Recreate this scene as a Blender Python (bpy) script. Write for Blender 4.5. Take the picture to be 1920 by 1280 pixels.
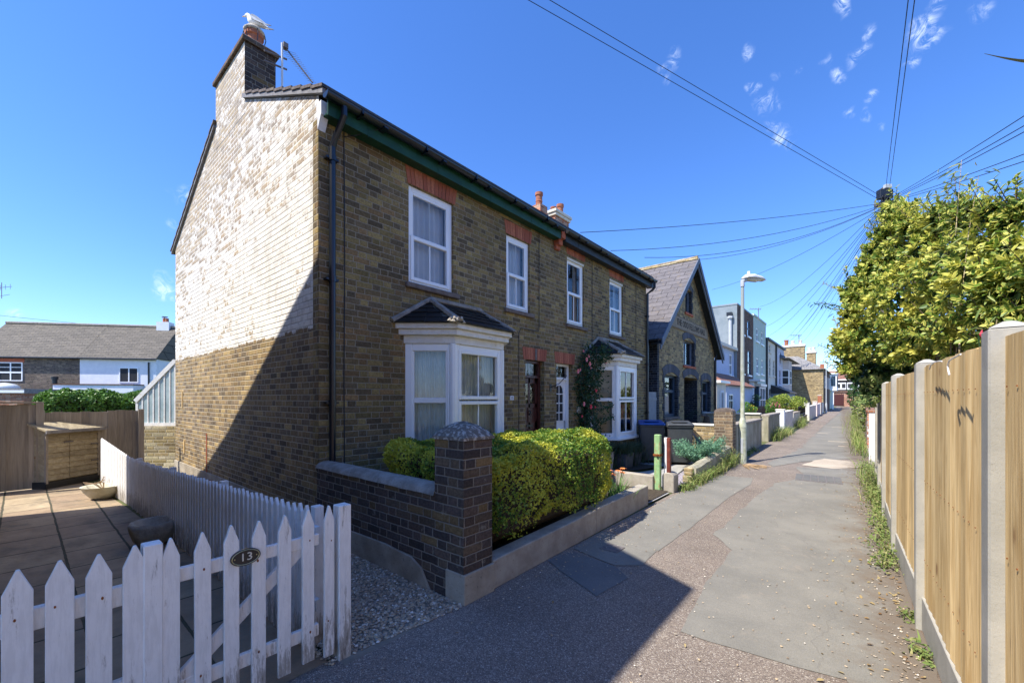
import bpy, math, random
import numpy as np
from mathutils import Vector, noise as mnoise
random.seed(7)
for o in list(bpy.data.objects): bpy.data.objects.remove(o)
scene = bpy.context.scene
rad = math.radians
# ------------------------------------------------------------------ camera
FPX, HZ, EYE = 775.0, 747.0, 1.6
YAW = math.atan(652/775)
cam_d = bpy.data.cameras.new("camera"); cam = bpy.data.objects.new("camera", cam_d)
scene.collection.objects.link(cam); scene.camera = cam
cam_d.sensor_width = 36; cam_d.lens = FPX/1920*36; cam_d.shift_y = (HZ-640)/1920
cam_d.clip_start = 0.05; cam_d.clip_end = 3000
cam.location = (0, 0, EYE); cam.rotation_euler = (rad(90), 0, YAW)
scene.render.resolution_x = 1024; scene.render.resolution_y = 682
# ------------------------------------------------------------------ sun + sky
SEL, SAZ = rad(54.9), rad(19.1)
sun_to = Vector((math.sin(SAZ)*math.cos(SEL), math.cos(SAZ)*math.cos(SEL), -math.sin(SEL)))
ld = bpy.data.lights.new("sun", 'SUN'); ld.energy = 4.6; ld.angle = rad(0.53); ld.color = (1.0, 0.945, 0.85)
lo = bpy.data.objects.new("sun", ld); scene.collection.objects.link(lo)
lo.rotation_euler = sun_to.to_track_quat('-Z', 'Y').to_euler(); lo.location = (-5, -10, 20)
scene.view_settings.view_transform = 'Standard'; scene.view_settings.look = 'None'
scene.view_settings.exposure = 0.84; scene.view_settings.gamma = 1
F = Vector((-math.sin(YAW), math.cos(YAW), 0)); R = Vector((math.cos(YAW), math.sin(YAW), 0)); CAM = Vector((0, 0, EYE))
def ray(u, v): return F + R*((u-960)/FPX) + Vector((0, 0, (HZ-v)/FPX))
def atX(u, v, x): d = ray(u, v); return CAM + d*(x/d.x)
def atY(u, v, y): d = ray(u, v); return CAM + d*(y/d.y)
def atZ(u, v, z=0): d = ray(u, v); return CAM + d*((z-EYE)/d.z)
def atD(u, v, D): return CAM + ray(u, v)*D
def vplane(u, v, p, q):     # vertical plane through ground points p, q
    r = ray(u, v); dx, dy = q[0]-p[0], q[1]-p[1]
    t = (p[0]*dy-p[1]*dx)/(r.x*dy-r.y*dx); return CAM + r*t
# ------------------------------------------------------------------ node helper
class NT:
    def __init__(s, tree): s.t = tree; s.n = tree.nodes; s.l = tree.links
    def new(s, typ, **kw):
        n = s.n.new(typ)
        for k, v in kw.items(): setattr(n, k, v)
        return n
    def put(s, sock, v):
        if v is None: return
        if hasattr(v, 'is_linked') or isinstance(v, bpy.types.NodeSocket): s.l.new(v, sock)
        else:
            if isinstance(v, (tuple, list)) and len(v) == 3 and sock.type == 'RGBA': v = (*v, 1)
            sock.default_value = v
    def m(s, op, a, b=None, c=None, clamp=False):
        n = s.new('ShaderNodeMath', operation=op); n.use_clamp = clamp
        s.put(n.inputs[0], a); s.put(n.inputs[1], b); s.put(n.inputs[2], c); return n.outputs[0]
    def vm(s, op, a, b=None, scale=None):
        n = s.new('ShaderNodeVectorMath', operation=op); s.put(n.inputs[0], a); s.put(n.inputs[1], b)
        if scale is not None: s.put(n.inputs['Scale'], scale)
        return n.outputs['Value'] if op in ('LENGTH', 'DOT_PRODUCT', 'DISTANCE') else n.outputs[0]
    def sep(s, v): n = s.new('ShaderNodeSeparateXYZ'); s.put(n.inputs[0], v); return n.outputs
    def comb(s, x, y, z): n = s.new('ShaderNodeCombineXYZ'); s.put(n.inputs[0], x); s.put(n.inputs[1], y); s.put(n.inputs[2], z); return n.outputs[0]
    def mix(s, f, a, b, mode='MIX'):
        n = s.new('ShaderNodeMix', data_type='RGBA', blend_type=mode); n.clamp_factor = True
        s.put(n.inputs[0], f); s.put(n.inputs[6], a); s.put(n.inputs[7], b); return n.outputs[2]
    def noise(s, vec, scale, detail=3, rough=.55, col=False, dist=0):
        n = s.new('ShaderNodeTexNoise'); s.put(n.inputs['Vector'], vec)
        n.inputs['Scale'].default_value = scale; n.inputs['Detail'].default_value = detail
        n.inputs['Roughness'].default_value = rough; n.inputs['Distortion'].default_value = dist
        return n.outputs['Color' if col else 'Fac']
    def vor(s, vec, scale, feat='F1', out='Distance', rnd=1.0):
        n = s.new('ShaderNodeTexVoronoi', feature=feat); s.put(n.inputs['Vector'], vec)
        n.inputs['Scale'].default_value = scale; n.inputs['Randomness'].default_value = rnd; return n.outputs[out]
    def white(s, vec): n = s.new('ShaderNodeTexWhiteNoise', noise_dimensions='3D'); s.put(n.inputs['Vector'], vec); return n.outputs
    def ramp(s, f, stops, interp='LINEAR'):
        n = s.new('ShaderNodeValToRGB'); s.put(n.inputs[0], f); cr = n.color_ramp; cr.interpolation = interp
        while len(cr.elements) < len(stops): cr.elements.new(0.5)
        for e, (p, c) in zip(cr.elements, stops):
            e.position = p; e.color = (*c, 1) if len(c) == 3 else c
        return n.outputs[0]
    def sm(s, v, lo, hi, a=0., b=1.):
        n = s.new('ShaderNodeMapRange', interpolation_type='SMOOTHSTEP'); s.put(n.inputs[0], v)
        s.put(n.inputs[1], lo); s.put(n.inputs[2], hi); n.inputs[3].default_value = a; n.inputs[4].default_value = b; return n.outputs[0]
    def pos(s): return s.new('ShaderNodeNewGeometry').outputs['Position']
    def nrm(s): return s.new('ShaderNodeNewGeometry').outputs['True Normal']
    def island(s): return s.new('ShaderNodeNewGeometry').outputs['Random Per Island']
    def uv(s): return s.new('ShaderNodeUVMap').outputs[0]
    def bump(s, h, dist, strength=1.0):
        n = s.new('ShaderNodeBump'); s.put(n.inputs['Height'], h); n.inputs['Distance'].default_value = dist
        n.inputs['Strength'].default_value = strength; return n.outputs[0]
def mat(name):
    m = bpy.data.materials.new(name); m.use_nodes = True; t = NT(m.node_tree)
    b = m.node_tree.nodes['Principled BSDF']
    def out(col=None, rough=None, nrm=None, **kw):
        t.put(b.inputs['Base Color'], col); t.put(b.inputs['Roughness'], rough); t.put(b.inputs['Normal'], nrm)
        for k, v in kw.items(): t.put(b.inputs[k.replace('_', ' ')], v)
    return m, t, out, b
# ---- world
w = bpy.data.worlds.new("World"); scene.world = w; w.use_nodes = True
t = NT(w.node_tree); bg = w.node_tree.nodes['Background']
sky = t.new('ShaderNodeTexSky', sky_type='NISHITA'); sky.sun_disc = False
sky.sun_elevation = SEL; sky.sun_rotation = math.atan2(-sun_to.x, -sun_to.y) % (2*math.pi)
sky.air_density = 1.0; sky.dust_density = 0.15; sky.ozone_density = 2.6; sky.altitude = 0
dirv = t.new('ShaderNodeTexCoord').outputs['Generated']
wisps = [(1415,170,14,.9),(1440,192,20,.8),(1400,97,13,.75),(1460,135,12,.45),(1460,250,18,.75),(1445,235,12,.5),(1475,262,14,.7),(1578,128,13,.85),(1612,95,16,.7),(1636,180,13,.7),(1720,60,26,.95),
 (1742,66,18,.7),(1713,108,13,.6),(1625,55,14,.7),(1580,12,17,.8),(1560,107,11,.5),(1595,203,11,.55),(1625,210,10,.45),(1640,243,11,.5),(1745,15,16,.8),(1820,20,22,.5),(1262,120,16,.55),(1250,150,9,.45),(1240,135,9,.4),
 (340,362,22,.6),(318,352,12,.4),(310,540,26,.7),(300,521,22,.5),(20,580,22,.5),(318,421,12,.4),(325,340,9,.3),(290,520,14,.3),(1500,130,10,.3),(1880,560,30,.0)]
tot = None
nz = t.noise(dirv, 44, 6, .68, dist=1.8); nzc = t.noise(dirv, 14, 3, .6, col=True)
dw = t.vm('ADD', dirv, t.vm('SCALE', t.vm('SUBTRACT', nzc, (.5, .5, .5)), scale=.055))
for (u, v, r, a) in wisps:
    if a == 0: continue
    d = ray(u, v).normalized()
    s_ = ray(u+r*1.15, v).normalized(); rr = (s_-d).length
    dist = t.vm('DISTANCE', dw, tuple(d)); k = t.sm(dist, rr*1.25, rr*.05, 0, a)
    tot = k if tot is None else t.m('MAXIMUM', tot, k)
cl = t.m('MULTIPLY', tot, t.sm(nz, .38, .72), clamp=True)
skyc = t.new('ShaderNodeHueSaturation'); skyc.inputs['Saturation'].default_value = 1.18; skyc.inputs['Value'].default_value = 1.0
t.l.new(sky.outputs[0], skyc.inputs['Color'])
skt = t.mix(1, skyc.outputs[0], (.69, .805, 1.10, 1), 'MULTIPLY')
skm = t.mix(t.m('MULTIPLY', cl, .80), skt, (5.2, 5.8, 6.6, 1))
t.l.new(skm, bg.inputs['Color']); bg.inputs['Strength'].default_value = 0.15
# ------------------------------------------------------------------ mesh helpers
BASE = {}
class MB:
    def __init__(s): s.v = []; s.f = []; s.uv = []; s.mi = []
    def add(s, vs, fs, uvs=None, mi=0):
        n = len(s.v); s.v += [tuple(p) for p in vs]
        for k, f in enumerate(fs):
            s.f.append([n+i for i in f]); s.uv.append(uvs[k] if uvs else None); s.mi.append(mi)
        return s
    def box(s, x0, x1, y0, y1, z0, z1, mi=0):
        x0, x1 = sorted((x0, x1)); y0, y1 = sorted((y0, y1)); z0, z1 = sorted((z0, z1))
        v = [(x0,y0,z0),(x1,y0,z0),(x1,y1,z0),(x0,y1,z0),(x0,y0,z1),(x1,y0,z1),(x1,y1,z1),(x0,y1,z1)]
        return s.add(v, [(0,3,2,1),(4,5,6,7),(0,1,5,4),(1,2,6,5),(2,3,7,6),(3,0,4,7)], mi=mi)
    def obox(s, p0, p1, w, z0, z1, mi=0, z0b=None, z1b=None):
        # box along the ground segment p0->p1, width w (to both sides), heights may differ at p1
        p0, p1 = Vector(p0[:2]), Vector(p1[:2]); d = (p1-p0).normalized(); n = Vector((-d.y, d.x))*(w/2)
        z0b = z0 if z0b is None else z0b; z1b = z1 if z1b is None else z1b
        a, b, c, e = p0-n, p1-n, p1+n, p0+n
        v = [(*a,z0),(*b,z0b),(*c,z0b),(*e,z0),(*a,z1),(*b,z1b),(*c,z1b),(*e,z1)]
        return s.add(v, [(0,3,2,1),(4,5,6,7),(0,1,5,4),(1,2,6,5),(2,3,7,6),(3,0,4,7)], mi=mi)
    def poly(s, pts, uv=None, mi=0): return s.add(pts, [tuple(range(len(pts)))], [uv] if uv else None, mi)
    def prism(s, pts, off, mi=0):
        n = len(pts); off = Vector(off); b = [Vector(p)+off for p in pts]
        fs = [tuple(range(n)), tuple(range(2*n-1, n-1, -1))] + [(i, i+n, (i+1) % n+n, (i+1) % n) for i in range(n)]
        return s.add([*pts, *b], fs, mi=mi)
    def tube(s, path, r, n=8, cap=True, mi=0, rx=1.0):
        path = [Vector(p) for p in path]; rs = r if isinstance(r, (list, tuple)) else [r]*len(path)
        up = Vector((0, 0, 1)); vs = []; prev = None
        for i, p in enumerate(path):
            d = (path[min(i+1, len(path)-1)]-path[max(i-1, 0)]).normalized()
            a = prev if prev is not None else (Vector((1, 0, 0)) if abs(d.z) > .95 else up)
            x = (a - d*a.dot(d)).normalized(); prev = x; y = d.cross(x)
            for k in range(n):
                g = 2*math.pi*k/n; vs.append(p + x*(math.cos(g)*rs[i]) + y*(math.sin(g)*rs[i]*rx))
        fs = [(i*n+k, i*n+(k+1) % n, (i+1)*n+(k+1) % n, (i+1)*n+k) for i in range(len(path)-1) for k in range(n)]
        if cap: fs += [tuple(range(n-1, -1, -1)), tuple((len(path)-1)*n+k for k in range(n))]
        return s.add(vs, fs, mi=mi)
    def lathe(s, c, prof, n=20, mi=0, jit=0, seed=0):
        vs = []; c = Vector(c)
        for (r, z) in prof:
            for k in range(n):
                g = 2*math.pi*k/n; q = 1+jit*(mnoise.noise((math.cos(g)*2+seed, math.sin(g)*2, z*6)))
                vs.append(c+Vector((math.cos(g)*r*q, math.sin(g)*r*q, z)))
        fs = [(i*n+k, i*n+(k+1) % n, (i+1)*n+(k+1) % n, (i+1)*n+k) for i in range(len(prof)-1) for k in range(n)]
        fs += [tuple(range(n-1, -1, -1)), tuple((len(prof)-1)*n+k for k in range(n))]
        return s.add(vs, fs, mi=mi)
    def build(s, name, m, parent=None, base=None, smooth=False, bevel=0, seg=1):
        if parent is not None: base = BASE[parent.name]
        base = Vector(base) if base is not None else Vector((0, 0, 0))
        me = bpy.data.meshes.new(name)
        me.from_pydata([(p[0]-base.x, p[1]-base.y, p[2]-base.z) for p in s.v], [], s.f)
        if any(u is not None for u in s.uv):
            ul = me.uv_layers.new(name='UVMap'); k = 0
            for fi, f in enumerate(s.f):
                for j in range(len(f)):
                    if s.uv[fi]: ul.data[k].uv = s.uv[fi][j]
                    k += 1
        for mm in (m if isinstance(m, (list, tuple)) else [m]): me.materials.append(mm)
        if any(s.mi): me.polygons.foreach_set('material_index', s.mi)
        if smooth: me.polygons.foreach_set('use_smooth', [True]*len(me.polygons))
        me.update()
        return link(name, me, parent, base, bevel, seg, smooth)
def link(name, me, parent=None, base=Vector((0, 0, 0)), bevel=0, seg=1, smooth=False):
    o = bpy.data.objects.new(name, me); scene.collection.objects.link(o)
    if parent is not None: o.parent = parent; BASE[o.name] = BASE[parent.name]
    else: o.location = base; BASE[o.name] = Vector(base)
    if bevel:
        md = o.modifiers.new('bevel', 'BEVEL'); md.width = bevel; md.segments = seg; md.limit_method = 'ANGLE'; md.angle_limit = rad(35)
    return o
def tag(o, label=None, cat=None, group=None, kind=None):
    if label: o['label'] = label
    if cat: o['category'] = cat
    if group: o['group'] = group
    if kind: o['kind'] = kind
    return o
def thing(name, label, cat, base, group=None):
    o = bpy.data.objects.new(name, None); o.empty_display_size = .3; scene.collection.objects.link(o)
    o.location = base; BASE[o.name] = Vector(base); return tag(o, label, cat, group)
def copy_tree(o, loc, parent=None, rotz=None):
    c = o.copy(); scene.collection.objects.link(c)
    if parent is not None: c.parent = parent
    else: c.location = loc; BASE[c.name] = Vector(loc)
    if rotz is not None: c.rotation_euler = (0, 0, rotz)
    for ch in list(o.children): copy_tree(ch, None, c)
    return c
# leaves: P positions, N normals (numpy), each leaf a folded 6-vertex blade
def leaves(name, P, N, size, aspect, m, parent=None, base=(0, 0, 0), seed=1, fold=.18, spread=.8, droop=0., tang=None):
    rg = np.random.RandomState(seed); n = len(P)
    if parent is not None: base = BASE[parent.name]
    N = N + rg.normal(0, spread, (n, 3)); N /= np.linalg.norm(N, axis=1)[:, None]+1e-9
    T = rg.normal(0, 1, (n, 3)) if tang is None else tang+rg.normal(0, .35, (n, 3))
    T[:, 2] -= droop
    T -= N*(T*N).sum(1)[:, None]; T /= np.linalg.norm(T, axis=1)[:, None]+1e-9
    B = np.cross(N, T); L = (size*rg.uniform(.6, 1.25, n))[:, None]; W = L*aspect*.5
    tpl = [(0, 0, 0), (.3, .8, 1), (.68, .85, 1), (1, 0, 0), (.68, -.85, 1), (.3, -.8, 1)]
    V = np.zeros((n, 6, 3))
    for k, (l, wd, up) in enumerate(tpl): V[:, k] = P + T*L*(l-.35) + B*W*wd + N*L*fold*up*.5
    V -= np.array(base)[None, None, :]
    idx = np.arange(n)[:, None]*6 + np.array([0, 1, 2, 3, 3, 4, 5, 0])[None]
    me = bpy.data.meshes.new(name); me.vertices.add(n*6); me.loops.add(n*8); me.polygons.add(n*2)
    me.vertices.foreach_set('co', V.ravel().astype(np.float32)); me.loops.foreach_set('vertex_index', idx.ravel().astype(np.int32))
    me.polygons.foreach_set('loop_start', np.arange(0, n*8, 4, dtype=np.int32)); me.polygons.foreach_set('loop_total', np.full(n*2, 4, dtype=np.int32))
    ul = me.uv_layers.new(name='UVMap'); uvt = np.array([[0, 0], [.9, .3], [.9, .7], [0, 1], [0, 1], [.9, .7], [.9, .3], [0, 0]], dtype=np.float32)
    ul.data.foreach_set('uv', np.tile(uvt, (n, 1)).ravel())
    me.materials.append(m); me.update(); me.validate()
    return link(name, me, parent, Vector(base))
def blades(name, roots, h, wdt, m, parent=None, base=(0, 0, 0), seed=1, lean=.35, seg=4):
    # arching grass-like blades
    rg = random.Random(seed); mb = MB()
    for (x, y, z) in roots:
        a = rg.uniform(0, 6.283); H = h*rg.uniform(.5, 1.2); ln = lean*rg.uniform(.2, 1.6)*H; wd = wdt*rg.uniform(.7, 1.3)
        dx, dy = math.cos(a), math.sin(a); px_, py_ = -dy, dx; vs = []
        for i in range(seg+1):
            tt = i/seg; q = wd*.5*(1-tt**1.8)+.0006; cx, cy, cz = x+dx*ln*tt*tt, y+dy*ln*tt*tt, z+H*(tt-.25*lean*tt*tt)
            vs += [(cx-px_*q, cy-py_*q, cz), (cx+px_*q, cy+py_*q, cz)]
        mb.add(vs, [(2*i, 2*i+1, 2*i+3, 2*i+2) for i in range(seg)], [[(.9, 0), (.9, 0), (.9, 1), (.9, 1)]]*seg)
    return mb.build(name, m, parent, base=base)
# ------------------------------------------------------------------ materials
def brick_group():
    g = bpy.data.node_groups.new('BrickPattern', 'ShaderNodeTree')
    for nme, typ in (('Mask', 'NodeSocketFloat'), ('Rand', 'NodeSocketFloat'), ('Rand2', 'NodeSocketFloat'), ('Height', 'NodeSocketFloat')):
        g.interface.new_socket(name=nme, in_out='OUTPUT', socket_type=typ)
    sc = g.interface.new_socket(name='Row', in_out='INPUT', socket_type='NodeSocketFloat'); sc.default_value = .075
    t = NT(g); gi = t.new('NodeGroupInput'); go = t.new('NodeGroupOutput')
    P = t.pos(); x, y, z = t.sep(P); nx, ny, nz_ = t.sep(t.nrm())
    sel = t.m('GREATER_THAN', t.m('ABSOLUTE', nx), t.m('ABSOLUTE', ny))
    top = t.m('GREATER_THAN', t.m('ABSOLUTE', nz_), .8)
    u = t.m('ADD', t.m('MULTIPLY', y, sel), t.m('MULTIPLY', x, t.m('SUBTRACT', 1, sel)))
    v = t.m('ADD', t.m('MULTIPLY', z, t.m('SUBTRACT', 1, top)), t.m('MULTIPLY', t.m('ADD', y, x), top))
    wob = t.noise(P, 9, 2); wob2 = t.noise(P, 40, 2)
    u = t.m('ADD', u, t.m('MULTIPLY', t.m('SUBTRACT', wob2, .5), .012))
    v = t.m('ADD', v, t.m('MULTIPLY', t.m('SUBTRACT', wob, .5), .010))
    rh = gi.outputs['Row']
    vr = t.m('DIVIDE', v, rh); row = t.m('FLOOR', vr); fr = t.m('FRACT', vr)
    P15 = t.m('MULTIPLY', rh, 4.5)
    rj = t.m('MULTIPLY', t.white(t.comb(row, 7.3, 1.1))['Value'], .16)
    xx = t.m('ADD', t.m('ADD', t.m('DIVIDE', u, P15), t.m('MULTIPLY', t.m('MODULO', t.m('ADD', row, 1000), 2), .5)), rj)
    cell = t.m('FLOOR', xx); f = t.m('FRACT', xx); hd = t.m('GREATER_THAN', f, .6667)
    idv = t.comb(t.m('ADD', cell, t.m('MULTIPLY', hd, .5)), row, t.m('ADD', sel, .37))
    wn = t.white(idv); loc = t.m('SUBTRACT', f, t.m('MULTIPLY', hd, .6667)); ln = t.m('SUBTRACT', .6667, t.m('MULTIPLY', hd, .3333))
    dx = t.m('MULTIPLY', t.m('MINIMUM', loc, t.m('SUBTRACT', ln, loc)), P15)
    dz = t.m('MULTIPLY', t.m('MINIMUM', fr, t.m('SUBTRACT', 1, fr)), rh)
    d = t.m('ADD', t.m('MINIMUM', dx, dz), t.m('MULTIPLY', t.m('SUBTRACT', t.noise(P, 90, 2), .5), .004))
    mask = t.sm(d, .0034, .0070)
    h = t.m('ADD', t.sm(d, .002, .012), t.m('MULTIPLY', t.noise(P, 70, 3), .35))
    c3 = t.sep(wn['Color'])
    t.l.new(mask, go.inputs['Mask']); t.l.new(wn['Value'], go.inputs['Rand']); t.l.new(c3[1], go.inputs['Rand2']); t.l.new(h, go.inputs['Height'])
    return g
BG = brick_group()
def brick(name, cols, mortar, row=.075, var=.5, bumpd=.006, extra=None, rough=.9):
    m, t, out, b = mat(name); g = t.new('ShaderNodeGroup'); g.node_tree = BG; g.inputs['Row'].default_value = row
    P = t.pos(); n = len(cols)
    col = t.ramp(g.outputs['Rand'], [((i)/n, c) for i, c in enumerate(cols)], 'CONSTANT')
    col = t.mix(1, col, t.ramp(g.outputs['Rand2'], [(0, (1-var*.6,)*3), (1, (1+var*.5,)*3)]), 'MULTIPLY')
    col = t.mix(1, col, t.ramp(t.noise(P, 38, 5, .75), [(.3, (.55, .54, .54)), (.72, (1.4, 1.4, 1.38))]), 'MULTIPLY')
    mc = t.mix(t.noise(P, 5, 3), tuple(c*.7 for c in mortar), tuple(min(1, c*1.2) for c in mortar))
    c2 = t.mix(g.outputs['Mask'], mc, col)
    big = t.ramp(t.noise(P, .8, 4, .6), [(.3, (.8, .8, .8)), (.7, (1.12, 1.12, 1.12))])
    c2 = t.mix(1, c2, big, 'MULTIPLY')
    if extra: c2 = extra(t, g, P, c2)
    out(c2, rough, t.bump(g.outputs['Height'], bumpd, 1.0)); b.inputs['Specular IOR Level'].default_value = .25
    return m
STOCK = [(.23,.165,.070), (.29,.21,.085), (.19,.135,.065), (.25,.185,.075), (.145,.108,.062), (.32,.235,.095), (.21,.15,.072), (.165,.12,.066), (.26,.165,.075)]
def stain(t, g, P, c):
    s = t.sm(t.noise(P, 1.3, 5, .65), .55, .75, 0, .45); return t.mix(s, c, t.mix(1, c, (.55, .52, .48), 'MULTIPLY'))
M_facade = brick('stock_brick', STOCK, (.34, .285, .20), var=.45, extra=stain)
def gable_extra(t, g, P, c):
    x, y, z = t.sep(P)
    n1 = t.noise(P, 1.5, 5, .7); n2 = t.noise(P, 16, 4, .7); n3 = t.noise(P, 60, 3, .7)
    edge = t.m('ADD', z, t.m('ADD', t.m('MULTIPLY', t.m('SUBTRACT', n2, .5), .10), t.m('MULTIPLY', t.m('SUBTRACT', g.outputs['Rand'], .5), .06)))
    cov = t.sm(edge, 2.43, 2.46)
    # peeling: more of it high up and towards the chimney and back
    hi = t.sm(z, 3.2, 6.4, -.03, .17); bk = t.sm(x, -11.0, -6.2, .07, -.02)
    peel = t.m('ADD', t.m('ADD', t.m('MULTIPLY', n1, .55), t.m('MULTIPLY', n2, .45)), t.m('ADD', hi, bk))
    peel = t.m('ADD', peel, t.m('MULTIPLY', t.m('SUBTRACT', g.outputs['Rand'], .5), .20))
    pm = t.sm(t.m('ADD', peel, t.m('MULTIPLY', t.m('SUBTRACT', n3, .5), .3)),   .545, .64, 0, .92)
    pm = t.m('MULTIPLY', pm, g.outputs['Mask'])
    paint = t.mix(t.sm(t.noise(P, 7, 4, .6), .3, .6), (.62, .585, .53), (.79, .76, .70))
    paint = t.mix(t.m('SUBTRACT', 1, g.outputs['Mask']), paint, t.mix(t.sm(n1, .42, .6), (.42, .38, .33), (.80, .78, .73)))
    streak = t.noise(t.vm('MULTIPLY', P, (4.5, 4.5, .35)), 1.0, 4, .6)
    paint = t.mix(t.sm(streak, .52, .78, 0, .6), paint, (.50, .47, .41))
    bare = t.mix(.35, c, (.52, .43, .33))
    pc = t.mix(pm, paint, bare)
    return t.mix(cov, c, pc)
STOCKG = [(.27,.185,.09), (.33,.225,.105), (.22,.155,.09), (.36,.255,.115), (.19,.14,.085), (.30,.205,.095)]
M_gable = brick('whitewashed_brick', STOCKG, (.46, .39, .28), extra=gable_extra)
M_darkbrick = brick('dark_wall_brick', [(.095,.070,.058), (.070,.055,.048), (.12,.088,.06), (.082,.064,.055), (.17,.115,.055), (.066,.053,.048), (.10,.072,.056)], (.25, .215, .17), bumpd=.009,
    extra=lambda t, g, P, c: t.mix(t.sm(t.noise(P, 6, 5, .7), .62, .72, 0, .5), c, (.30, .28, .23)))
M_hall = brick('hall_brick', [(.34,.25,.12), (.40,.30,.14), (.24,.18,.10), (.37,.26,.12), (.29,.21,.11), (.19,.145,.09)], (.33, .29, .2), extra=stain)
M_bluebrick = brick('blue_black_brick', [(.028,.033,.042), (.035,.042,.055), (.022,.026,.034), (.045,.05,.06)], (.15, .15, .15))
M_farbrick = brick('yellow_stock_brick', [(.34,.25,.12), (.42,.31,.15), (.26,.19,.10), (.36,.26,.13), (.45,.34,.18), (.22,.16,.09)], (.42, .35, .24))
M_yardbrick = brick('yard_brick', [(.42,.32,.15), (.50,.42,.25), (.33,.25,.13), (.46,.35,.17), (.28,.22,.12), (.55,.47,.32)], (.45, .38, .26))
M_brownbrick = brick('brown_brick', [(.16,.09,.065), (.13,.075,.055), (.19,.11,.08), (.11,.07,.05)], (.22, .17, .14))
M_redbrick = brick('red_brick', [(.40,.14,.07), (.46,.19,.10), (.33,.12,.07), (.50,.30,.2), (.42,.2,.12)], (.5, .42, .34))
M_bgbrick = brick('rear_house_brick', [(.16,.12,.095), (.12,.09,.075), (.20,.155,.11), (.10,.08,.065)], (.24, .21, .17))
def surf(name, a, b_, scale=8, rough=.8, bumpd=0, bscale=None, detail=5, extra=None, spec=.3, lo=.3, hi=.7, metallic=0):
    m, t, out, b = mat(name); P = t.pos(); n = t.noise(P, scale, detail, .62)
    c = t.mix(t.sm(n, lo, hi), a, b_)
    if extra: c = extra(t, P, c)
    out(c, rough, t.bump(t.noise(P, bscale or scale*4, 5, .7), bumpd) if bumpd else None)
    b.inputs['Specular IOR Level'].default_value = spec; b.inputs['Metallic'].default_value = metallic; return m
def speck(t, P, c, s=.5, scale=60, col=(.1, .09, .07)):
    return t.mix(t.sm(t.noise(P, scale, 3, .7), .6, .7, 0, s), c, col)
M_concrete = surf('worn_concrete', (.30, .26, .21), (.42, .38, .31), 5, .92, .004, 60, extra=lambda t, P, c: speck(t, P, c, .6, 34, (.17, .15, .12)))
M_render = surf('mossy_render', (.30, .27, .19), (.44, .41, .31), 3, .95, .008, 45, extra=lambda t, P, c: t.mix(t.sm(t.noise(t.vm('MULTIPLY', P, (5, 5, .8)), 1, 4), .48, .7, 0, .6), c, (.16, .16, .085)))
M_plinth = surf('cement_plinth', (.26, .22, .165), (.42, .365, .285), 3.5, .95, .006, 50, extra=lambda t, P, c: speck(t, P, c, .5, 26, (.11, .09, .075)))
M_coping = surf('cement_coping', (.25, .215, .175), (.41, .365, .31), 9, .95, .010, 70, extra=lambda t, P, c: speck(t, P, c, .7, 50, (.09, .08, .07)))
M_cap = surf('lichened_cap', (.17, .145, .12), (.46, .43, .38), 26, .95, .014, 60, lo=.48, hi=.62)
M_postconc = surf('concrete_post', (.32, .305, .265), (.42, .40, .35), 4, .9, .0012, 90, extra=lambda t, P, c: speck(t, P, c, .6, 95, (.25, .23, .19)))
M_white = surf('white_upvc', (.86, .86, .85), (.90, .90, .89), 3, .32, spec=.5)
def dirty(t, P, c):
    g1 = t.sm(t.noise(t.vm('MULTIPLY', P, (12, 12, 2.2)), 1, 5, .75), .56, .70, 0, .55)
    c = t.mix(g1, c, (.45, .42, .38)); return t.mix(t.sm(t.noise(P, 95, 4, .8), .66, .74, 0, .55), c, (.2, .17, .14))
M_whitewood = surf('white_painted_wood', (.74, .74, .74), (.84, .84, .85), 9, .5, .0025, 55, extra=dirty)
def grimy(t, P, c):
    x, y, z = t.sep(P); low = t.sm(z, .02, .42, .22, 0)
    n = t.m('ADD', t.noise(t.vm('MULTIPLY', P, (30, 30, 5)), 1, 6, .8), low)
    c = t.mix(t.sm(t.noise(t.vm('MULTIPLY', P, (60, 60, 7)), 1, 4, .7), .42, .62, 0, .30), c, (.62, .60, .56))
    c = t.mix(t.sm(n, .57, .72, 0, .8), c, (.30, .26, .21)); c = t.mix(t.sm(n, .74, .86, 0, .8), c, (.12, .10, .08)); return c
M_picket = surf('weathered_white_paint', (.84, .82, .78), (.90, .88, .84), 9, .5, .002, 60, extra=grimy)
M_picket2 = surf('greyed_white_paint', (.70, .68, .65), (.82, .80, .77), 7, .55, .002, 60, extra=grimy)
M_cornice = surf('flaking_cornice_paint', (.70, .67, .60), (.80, .78, .74), 9, .6, .003, 40, extra=lambda t, P, c: t.mix(t.sm(t.noise(t.vm('MULTIPLY', P, (3, 3, 12)), 3, 5, .7), .62, .68, 0, .7), c, (.33, .25, .16)))
M_cream = surf('cream_paint', (.62, .57, .46), (.70, .66, .55), 4, .7)
M_rust = surf('rust', (.30, .09, .02), (.14, .05, .02), 60, .9)
M_black = surf('black_plastic', (.012, .012, .014), (.02, .02, .023), 5, .35, spec=.5)
M_navy = surf('black_gloss_pipe', (.005, .008, .015), (.009, .013, .022), 5, .28, spec=.6)
M_green = surf('green_fascia_paint', (.010, .050, .028), (.016, .075, .040), 7, .45, .002, 30, extra=lambda t, P, c: t.mix(t.sm(t.noise(P, 14, 5, .75), .62, .69, 0, .7), c, (.05, .05, .04)))
M_darkfascia = surf('dark_fascia_paint', (.018, .022, .026), (.03, .036, .04), 7, .5)
M_redarch = surf('red_rubbed_brick', (.36, .095, .05), (.47, .15, .08), 9, .9, .004, 60)
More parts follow.
